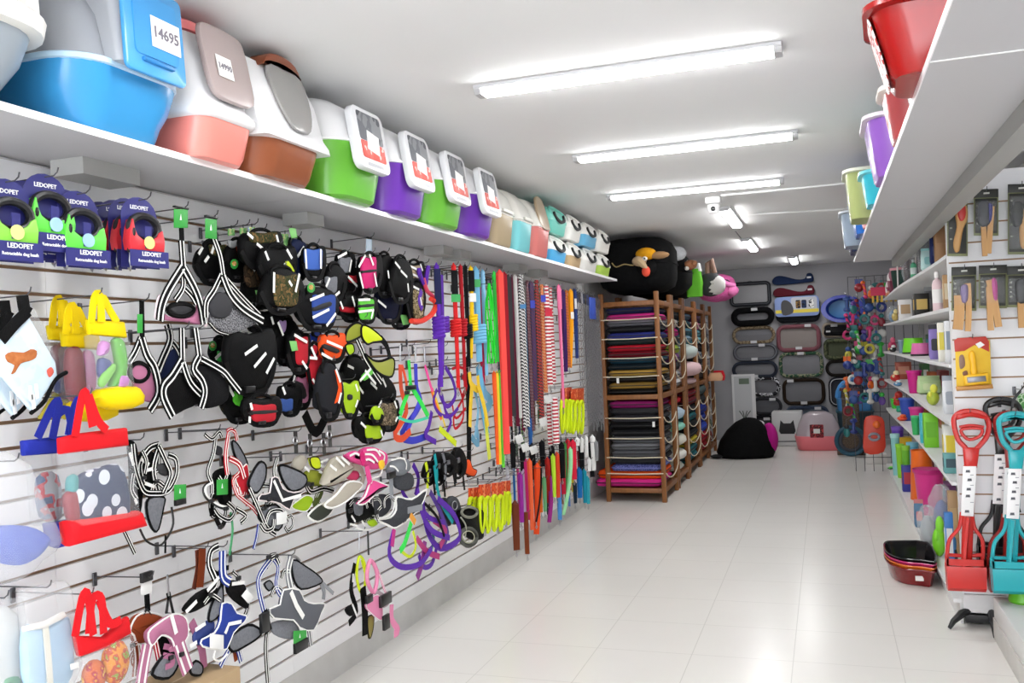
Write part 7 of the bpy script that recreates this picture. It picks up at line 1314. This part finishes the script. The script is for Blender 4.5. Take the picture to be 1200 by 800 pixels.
G = [
 # top shelf
 ('box', 'carton', 'tan cardboard carton standing on the top shelf beside the end panel', 'box', 1092, 1107, 229, 1, 'a97f55', '9a7048'), ('pack', 'goods_pack', 'navy plastic pack in front of the tan carton on the top shelf', 'pack', 1088, 1104, 272, 1, '26305a', '3a4470', -.02),
 ('film', 'plastic_pack', 'large clear plastic pack beside the tan carton', 'pack', 1070, 1092, 250, 1, '5a6470'), ('pack', 'goods_pack', 'pale aqua pack at the front of the top shelf', 'pack', 1078, 1096, 291, 1, 'c2e2e0', '8fc8c8', -.03),
 ('rod', 'wand_toy', 'white wand toy standing on the top shelf, first of two', 'cat toy', 1069, 1074, 278, 1, 'e0dcd8', 'b0483a'), ('rod', 'wand_toy', 'white wand toy standing beside the green and pink tub', 'cat toy', 1047, 1053, 288, 1, 'e0dcd8', 'd8a0a0'),
 ('film', 'plastic_pack', 'clear plastic pack behind the wand toys', 'pack', 1054, 1070, 286, 1, '4a3a3c'), ('bottle', 'bottle', 'small green bottle on the edge of the top shelf', 'bottle', 1066, 1074, 304, 1, '5cb88a', 'd8e4e0', -.03),
 ('cup', 'food_tub', 'dark green tub with pink lid on the top shelf', 'tub', 1043, 1064, 314, 1, '1f3c34', 'd0909a', -.02), ('toy', 'plush_toy', 'maroon plush toy at the far end of the top shelf', 'pet toy', 1026, 1041, 318, 1, '7a2c44', 'a86a7a', -.04), ('toy', 'plush_toy', 'white plush toy beside the maroon one', 'pet toy', 1035, 1046, 320, 1, 'd8d4d4', 'e8e4e2', .04), ('toy', 'plush_toy', 'salmon coloured toy at the edge of the top shelf', 'pet toy', 1028, 1042, 336, 1, 'd0805a', 'e0a890', -.06),
 # second
 ('bottle', 'spray_bottle', 'white and pink spray bottle on the second shelf', 'bottle', 1091, 1104, 318, 2, 'e2c8cc', 'e8e6e4', -.02), ('box', 'carton', 'beige carton behind the spray bottle', 'box', 1104, 1113, 322, 2, 'b08a5e', 'd8c8a8', .02), ('box', 'carton', 'black and gold carton in the middle of the second shelf', 'box', 1070, 1088, 344, 2, '15130f', 'c8a85a'), ('box', 'carton', 'white carton with tan side on the second shelf', 'box', 1052, 1068, 351, 2, 'dedcda', 'b0906a', -.01), ('film', 'plastic_pack', 'blue dome of plastic at the far end of the second shelf', 'pack', 1030, 1047, 359, 2, '4a80a8', 'e8e8e6', -.03), ('toy', 'bell_toy', 'gold coloured bell toys in front of the white carton', 'cat toy', 1044, 1053, 362, 2, 'b8a05a', 'd8c88a', -.05),
 ('pack', 'goods_pack', 'grey pack hanging low behind the spray bottle', 'pack', 1082, 1092, 336, 2, '7a7c80', 'a0a2a4', .08),
 # third
 ('box', 'carton', 'white carton with blue stripe beside the end panel on the third shelf', 'box', 1106, 1115, 376, 3, 'e2e4e6', '8a98a8'), ('bottle', 'bottle', 'white bottle with blue grey cap on the third shelf', 'bottle', 1103, 1116, 364, 3, 'e0e2e4', '5a7286', .06), ('box', 'carton', 'narrow white and yellow carton on the third shelf', 'box', 1098, 1106, 378, 3, 'e6e4d8', 'd8c84a', -.02), ('pack', 'goods_pack', 'purple edged foil pack on the third shelf', 'pack', 1087, 1100, 380, 3, '8a7ab8', '2a2a2e', -.01), ('film', 'plastic_pack', 'dark foil pack behind the purple edged one', 'pack', 1090, 1102, 370, 3, '26282c', 'e8e8e6', .06),
 ('bowl', 'pet_bowl', 'pink pet bowl with black foot on the third shelf', 'pet bowl', 1066, 1091, 402, 3, 'd870a8', 'dark', -.02), ('bowl', 'pet_bowl', 'lime green pet bowl behind the pink one', 'pet bowl', 1056, 1084, 396, 3, '7ad832', 'dark', .0), ('cup', 'pet_cup', 'slate blue cup beside the lime bowl', 'cup', 1052, 1060, 398, 3, '7a94a4', '9ab0bc'), ('toy', 'pet_toy', 'crimson toy at the far end of the third shelf', 'pet toy', 1038, 1050, 395, 3, 'b8305a', 'd05a7a', .04), ('toy', 'pet_toy', 'black and white toy at the edge of the third shelf', 'pet toy', 1041, 1051, 404, 3, '1a1a1c', 'e0e0de', -.04), ('toy', 'pet_toy', 'yellow and orange toy at the end of the third shelf', 'pet toy', 1032, 1043, 404, 3, 'e0b83a', 'd0703a', -.05),
 # fourth
 ('pack', 'goods_pack', 'white grey packs next to the end panel on the fourth shelf', 'pack', 1103, 1119, 440, 4, 'd6d8dc', '9aa0aa', -.01), ('pack', 'goods_pack', 'pale green pack on the fourth shelf', 'pack', 1074, 1102, 440, 4, 'b4cc9a', 'c8d8a8', .03), ('toy', 'pet_toy', 'yellow green toys in front of the pale green pack', 'pet toy', 1084, 1101, 450, 4, 'a8b83a', 'd8d84a', -.03), ('cup', 'magenta_toy', 'glossy magenta pet drinker on the fourth shelf', 'pet drinker', 1062, 1080, 434, 4, 'c01a7e', 'd02a8e', -.03), ('box', 'carton', 'brick red carton at the back of the fourth shelf', 'box', 1048, 1068, 424, 4, 'a8503c', 'c88a70', .08), ('toy', 'pet_toy', 'red and cream toy at the far end of the fourth shelf', 'pet toy', 1042, 1056, 434, 4, 'c8302a', 'ead8a8', -.03), ('toy', 'pet_toy', 'white and blue toy beside the red and cream one', 'pet toy', 1046, 1058, 445, 4, '5a8ab0', 'e4e6e8', -.06),
 # fifth
 ('box', 'carton', 'lime green carton standing on the fifth shelf', 'box', 1081, 1098, 480, 5, '74c01e', '66b018', -.02), ('box', 'carton', 'white carton with yellow label next to the end panel on the fifth shelf', 'box', 1104, 1121, 494, 5, 'dcdcd6', 'e0c83a', .0), ('box', 'aquarium_box', 'small teal tank carton in front of the white carton', 'box', 1105, 1121, 531, 5, '5f9a9a', '2f4a54', -.04), ('cup', 'pet_cup', 'magenta cup on the fifth shelf', 'cup', 1065, 1083, 477, 5, 'd02a86', 'd84a96', .02), ('cup', 'pet_cup', 'green cup in front of the magenta one', 'cup', 1067, 1078, 487, 5, '2aa85a', '4ab87a', -.03), ('box', 'carton', 'turquoise box beside the lime carton', 'box', 1077, 1085, 484, 5, '3ab0c0', '5ac0cc', -.02),
 ('cup', 'pet_cup', 'blue cup at the middle of the fifth shelf', 'cup', 1053, 1072, 466, 5, '2a4aa8', '3a5ab8', -.02), ('cup', 'pet_cup', 'bright green cup at the far part of the fifth shelf', 'cup', 1036, 1051, 467, 5, '3ec23a', '5ad04a', -.05), ('toy', 'pet_toy', 'red toy over the bright green cup', 'pet toy', 1040, 1058, 458, 5, 'b0241f', 'c8342a', .04), ('toy', 'pet_toy', 'orange red toy at the edge of the fifth shelf', 'pet toy', 1050, 1064, 485, 5, 'e0482a', 'e86a3a', -.05), ('pack', 'goods_pack', 'teal green pack at the far end of the fifth shelf', 'pack', 1050, 1060, 475, 5, '2a9a78', '4ab08a', .02),
 # base
 ('bowl', 'pet_bowl', 'glossy orange pet bowl on the bottom shelf', 'pet bowl', 1064, 1094, 527, 6, 'ea6a14', 'ea6a14', -.01), ('cup', 'pet_cup', 'large magenta tub on the bottom shelf', 'tub', 1070, 1106, 549, 6, 'd42a86', 'c01a76', -.03), ('film', 'plastic_pack', 'crumpled clear plastic bag lying on the bottom shelf', 'plastic bag', 1085, 1119, 568, 6, '5a66a0', 'e8e8e6', -.05), ('film', 'plastic_pack', 'second crumpled clear bag at the edge of the bottom shelf', 'plastic bag', 1072, 1100, 592, 6, 'b0b4b8', 'e8e8e6', -.12), ('box', 'carton', 'tan carton behind the crumpled bags', 'box', 1110, 1121, 575, 6, 'b8946a', 'c8a87a', .04),
 ('toy', 'pet_toy', 'lime and green toy on the bottom shelf near the end panel', 'pet toy', 1090, 1108, 604, 6, '7cd02a', '8ae03a', -.06), ('box', 'carton', 'sky blue carton next to the end panel on the bottom shelf', 'box', 1106, 1116, 600, 6, '3a7ac0', 'd8dce0', -.03), ('toy', 'pet_toy', 'dark blue toy ball next to the sky blue carton', 'pet toy', 1112, 1122, 628, 6, '2a3a4a', '4a90c8', .0),
 ('box', 'carton', 'yellow carton at the middle of the bottom shelf', 'box', 1048, 1068, 512, 6, 'e0b414', 'f0d04a', .02), ('cup', 'pet_cup', 'lime cup on the bottom shelf', 'cup', 1049, 1059, 520, 6, '8ad02a', '9ae03a', -.03), ('cup', 'pet_cup', 'olive lime cup beside the lime one', 'cup', 1056, 1066, 522, 6, '6ab82a', '8ac83a', -.03), ('cup', 'pet_cup', 'light blue cup behind the orange bowl', 'cup', 1062, 1076, 518, 6, '5aa8c8', '7ac0d8', .04), ('box', 'carton', 'deep blue carton under the orange bowl', 'box', 1056, 1070, 545, 6, '2a2a8a', 'b02a3a', -.04), ('cup', 'pet_cup', 'violet cup at the far end of the bottom shelf', 'cup', 1041, 1057, 495, 6, '5a3ab8', '7a5ac8', -.02), ('cup', 'pet_cup', 'pale aqua cup under the violet one', 'cup', 1043, 1054, 508, 6, '8ac8c8', 'a8d8d8', -.06),
 ('toy', 'pet_toy', 'bright green toy at the front edge of the bottom shelf', 'pet toy', 1040, 1049, 564, 6, '2a8a3a', '7af05a', -.08), ('box', 'carton', 'white carton with red print at the edge of the bottom shelf', 'box', 1036, 1050, 550, 6, 'dcd8d8', 'b8848a', -.08), ('pack', 'goods_pack', 'pinkish pack beside the lime cups on the bottom shelf', 'pack', 1046, 1060, 536, 6, 'b87a86', 'd8b8bc', -.04), ('pack', 'goods_pack', 'slate and coral pack at the edge near the crumpled bags', 'pack', 1070, 1082, 585, 6, '5a7a98', 'd07a7a', -.08)]
for g in G: good(*g)
tag(MB().box(-.11, .11, -.1, .1, 0, .11, .006).build('carton', M('d4d0cc', .5), None, (.5, 11.3, 0)), 'white carton with red edge on the floor under the hanging toys', 'box')

fc = [('8a3a3a', 'brick'), ('c8c4bc', 'pale'), ('3a5a7a', 'slate'), ('b89a5a', 'straw'), ('4a7a4a', 'moss'), ('d8d8d4', 'white'), ('7a4a7a', 'mauve'), ('c86a3a', 'rust'), ('3a8a9a', 'aqua'), ('d0b03a', 'gold')]
for lvl in (1, 2, 3, 4, 5, 6):
    for i in range(7):
        c_, nm = fc[(lvl*3+i*7) % 10]; hh = rr0.uniform(.1, .19) if lvl != 1 else rr0.uniform(.08, .13); ww = rr0.uniform(.06, .085)
        y = GY0+.2+i*.68+rr0.uniform(-.08, .08); t = thing('carton', '%s coloured carton in the back row of the %s shelf, %s from the end panel' % (nm, ORD[lvl-1], ORD[i]), 'box', (GB-.1, y, LV[lvl]+.0005), 0, 'cartons in the back row of the shelves')
        MB().box(-ww/2, ww/2, -.13, .13, 0, hh, .004).build('carton_body', M(c_, .5), t); MB().box(-ww/2-.0015, -ww/2+.001, -.08, .08, hh*.3, hh*.75).build('print_side', M(fc[(i*3+lvl) % 10][0], .5), t); MB().box(-ww*.3, ww*.3, -.1315, -.129, hh*.3, hh*.7).build('print_front', M('e2e0d8', .5), t)

# ---------------------------------------------------------------- wall of hanging toys beyond the shelving
TY = 10.6
t = thing('toy_grid', 'dark wire grid panel carrying the hanging toys', 'display panel', (.62, TY, 0), 0)
for x in [-.36+i*.09 for i in range(9)]: MB().tube([(x, 0, .0), (x, 0, 2.12)], .004, 5).build('upright_wire', DARKM, t)
for z in [.15+i*.246 for i in range(9)]: MB().tube([(-.36, .004, z), (.36, .004, z)], .004, 5).build('cross_wire', DARKM, t)
cols = [('8c1f26', 'dark red'), ('22357e', 'navy blue'), ('2fa83a', 'green'), ('c02a6a', 'magenta'), ('7a1a2a', 'wine red'), ('2a4a8a', 'blue'), ('d8621e', 'orange'), ('5a3a8a', 'violet'), ('b8b03a', 'yellow'), ('1f6a6a', 'teal'), ('28282c', 'black'), ('c8c8c4', 'white')]
kinds = ['ball', 'bone', 'rope', 'ring', 'squeaker']; cnt = {}
rr = random.Random(4)
for row, y in enumerate((338, 356, 374, 392, 410, 428, 446, 464, 482, 500)):
    for c in range(7):
        x = 993+c*6.6+rr.uniform(-1, 1)+(0 if y > 350 else 14); 
        if x > 1042 or (y >= 482 and x > 1006): continue
        cc_, cn = cols[(row*5+c*3+(row*c) % 4) % 12]; k = kinds[(row+c*2+(c*row) % 3) % 5]
        p = ony(x, y+rr.uniform(-3, 3), TY-.1-.05*((c+row) % 3)); nm = '%s toy %s' % (cn, {'squeaker': 'figure'}.get(k, k))
        t = thing('toy_'+{'squeaker': 'figure'}.get(k, k), '%s, %s from the aisle in the %s row of the toy wall' % (nm, ORD[c], ORD[row]), 'pet toy', p, rr.uniform(-.4, .4), 'toys hanging on the wire grid')
        m1 = M(cc_, .4); m2 = M(cols[(row+c*5+1) % 12][0], .45); t.scale = (1.35, 1, 1.35)
        MB().tube([(0, .0, .03), (0, .0, .075), (0, TY-p.y, .085)], .0025, 5).build('hook_wire', DARKM, t)
        if k == 'ball': MB().ell((0, 0, -.01), (.036, .036, .036), 12, 8).build('ball_body', m1, t); MB().box(-.03, .03, -.001, .001, .02, .06).build('header_card', m2, t)
        elif k == 'bone':
            b = MB(); b.tube([(0, 0, -.05), (0, 0, .03)], .013, 8)
            b.build('bone_shaft', m1, t)
            for z in (-.055, .032): MB().ell((0, 0, z), (.03, .016, .018), 10, 6).build('bone_end', m1, t)
        elif k == 'rope': MB().tube([(-.01, 0, .04), (.0, 0, -.02), (.006, 0, -.08)], .012, 7).build('rope_body', M(cc_, .6, pat='twist', h2=cols[(row+c*5+1) % 12][0], sc=14), t); MB().ell((.006, 0, -.085), (.02, .02, .018), 8, 6).build('knot', m1, t); MB().ell((-.01, 0, .03), (.018, .018, .016), 8, 6).build('knot', m2, t)
        elif k == 'ring': MB().tube([(.032*a, 0, .032*b-.01) for a, b in circ(14)], .011, 7, True).build('ring_body', m1, t); MB().box(-.008, .008, -.003, .003, .02, .05).build('strap', m2, t)
        else: MB().ell((0, 0, -.03), (.028, .022, .036), 10, 7).build('figure_body', m1, t); MB().ell((0, 0, .018), (.022, .02, .02), 10, 6).build('figure_head', m2, t)
p = ony(1024, 508, TY-.2); t = thing('toy_pack', 'large orange red chew toy pack with grey ring, lowest on the toy wall', 'pet toy', p); MB().prism(crom([(-.1, -.2), (.09, -.19), (.11, .0), (.09, .17), (-.07, .18), (-.1, .02)], 3, True), -.03, .03, .012).build('pack_body', M('cc3a22', .4), t); MB().tube([(.05*a, -.04, -.03+.035*b) for a, b in circ(14)], .014, 7, True).build('grey_ring', M('8a8a94', .4), t); MB().ell((.03, -.04, .1), (.04, .03, .04), 10, 7).build('orange_ball', M('f0702a', .4), t); MB().tube([(0, 0, .17), (0, .2, .19)], .004, 5).build('hook_wire', DARKM, t)
p = ony(1036, 346, TY-.25); t = thing('toy_rack', 'magenta card with a row of small yellow toys, topmost on the toy wall', 'pet toy', p); MB().box(-.13, .13, -.004, .004, .0, .09).build('card', M('c81a4a', .5), t)
for i in range(6): MB().tube([(-.11+i*.044, -.004, .0), (-.11+i*.044, -.004, -.07)], .011, 6).build('small_toy', M('d8b03a', .5), t)
MB().tube([(0, 0, .08), (0, .25, .1)], .004, 5).build('hook_wire', DARKM, t)
# ---------------------------------------------------------------- basins and tubs on the high shelf
def tub(px, py, w_, d_, h_, col, label, rim_=None, rz=0., X=None, cat='basin', tilt=0., name='plastic_basin', y=None):
    p = onz(px, py, SHZ+.019); x_ = X if X is not None else p.x; t = thing(name, label, cat, (x_+w_/2, y or p.y, SHZ+.0185), rz, None)
    m_ = M(col, .22)
    MB().rect_loft([(0, w_*.8, d_*.78, .05), (.012, w_*.84, d_*.84, .07), (h_*.5, w_*.92, d_*.92, .08), (h_*.9, w_*.98, d_*.98, .08), (h_, w_, d_, .08), (h_, w_*.95, d_*.95, .07), (h_*.2, w_*.82, d_*.82, .06)], 6, True, True).build('basin_body', m_, t)
    MB().rect_loft([(h_-.02, w_+.004, d_+.004, .08), (h_-.016, w_+.03, d_+.03, .09), (h_-.002, w_+.03, d_+.03, .09), (h_+.002, w_+.004, d_+.004, .08)], 6).build('rim', M(rim_, .3) if rim_ else m_, t)
    return t
a = tub(1022, 105, .56, .34, .18, '96100f', 'big glossy red basin jutting out over the edge of the high shelf', None, -.06); 
MB().prism(crom([(-.09, -.09), (-.1, 0), (-.05, .08), (.06, .08), (.09, 0), (.05, -.08)], 3, True), -.003, 0).build('printed_label', M('d8d4d2', .4, pat='blotch', h2='a8342f', h3='e8e4e0', sc=22), a, (-.262, -.02, .09)).rotation_euler = (math.radians(15), 0, -math.pi/2)
tub(1056, 130, .4, .26, .2, '2f6a64', 'dark teal basin behind the big red one', 'c8d0cc', 0, .235, y=2.86)
a = tub(1043, 168, .3, .26, .17, 'a8484a', 'brick coral basin with white rim and price label', 'e4ddd4', .0, .21); MB().prism(rrect(.05, .05, .006, 2), -.002, 0).build('price_sign', M('e8e4e0', .6), a, (-.02, -.142, .1))
tub(1020, 214, .4, .42, .24, '8a5ab4', 'lilac purple tub with pale rim on the high shelf', 'd8ccd8', 0, .19); tub(1013, 234, .22, .3, .16, '3ab8cc', 'cyan tub beside the lilac one', '6ad0dc', 0, .2, y=4.75); tub(988, 246, .24, .4, .26, '9aa46a', 'olive green tub with pale rim further along the high shelf', 'd8dac8', 0, .14, y=5.3)
tub(1012, 254, .12, .2, .1, 'dca0a0', 'small pale pink basin at the shelf edge after the cyan tub', 'e8d0d0', 0, .225, y=5.66); tub(992, 272, .24, .5, .22, '2a6ac0', 'bright blue crate on the high shelf', '3a7ad0', 0, .19, y=6.1); tub(984, 282, .2, .4, .24, '8a98a8', 'grey blue tub behind the bright blue crate', 'b8c0c8', 0, .14, y=6.8); tub(985, 298, .22, .5, .14, '2a3050', 'navy basin at the far end of the high shelf', '3a4060', 0, .19, y=7.3)
p = (0, 0); t = thing('goods_pack', 'crimson pack lying on the navy basin at the end of the high shelf', 'pack', (.32, 7.3, SHZ+.164)); MB().rect_loft([(0, .18, .3, .03), (.05, .2, .34, .05), (.1, .14, .26, .04)]).build('pack_body', M('b0304a', .5, pat='blotch', h2='3a3a6a', h3='c85a6a', sc=14), t); MB().box(-.06, .06, -.172, -.168, .02, .07).build('print_front', M('d8a0a8', .5), t)
# ---------------------------------------------------------------- stack of litter trays on the floor
p = onz(1040, 688, 0)
def corner_tray(z, col, label, k=1.):
    t = thing('litter_tray', label, 'litter tray', (.425, 5.95, z), 0, 'stack of corner litter trays on the floor')
    P = [(.118, .24), (-.07, .25), (-.12, .21), (-.135, .06), (-.115, -.1), (-.05, -.21), (.04, -.24), (.118, -.235)]
    Q = lambda s_, zz: [(x*s_, y*s_, zz) for x, y in crom(P, 3, True)]
    MB().loft([Q(.8*k, 0), Q(.83*k, .004), Q(.95*k, .08), Q(1.*k, .097), Q(1.05*k, .097), Q(1.055*k, .101), Q(1.04*k, .105), Q(.985*k, .101), Q(.935*k, .08), Q(.815*k, .007), Q(.4, .006)], True, True).build('tray_body', M(col, .16), t); return t
a = corner_tray(0, '7a1518', 'dark red corner litter tray at the bottom of the stack with a white price sticker'); MB().box(-.022, .022, -.001, .002, -.014, .014).build('price_sticker', M('e6e2e0', .6), a, (.03, -.226, .05))
corner_tray(.02, 'd86a1e', 'orange corner litter tray, third from the top of the stack'); corner_tray(.04, 'c02a6a', 'magenta corner litter tray just under the black one'); corner_tray(.06, '0d0d10', 'glossy black corner litter tray on top of the stack')
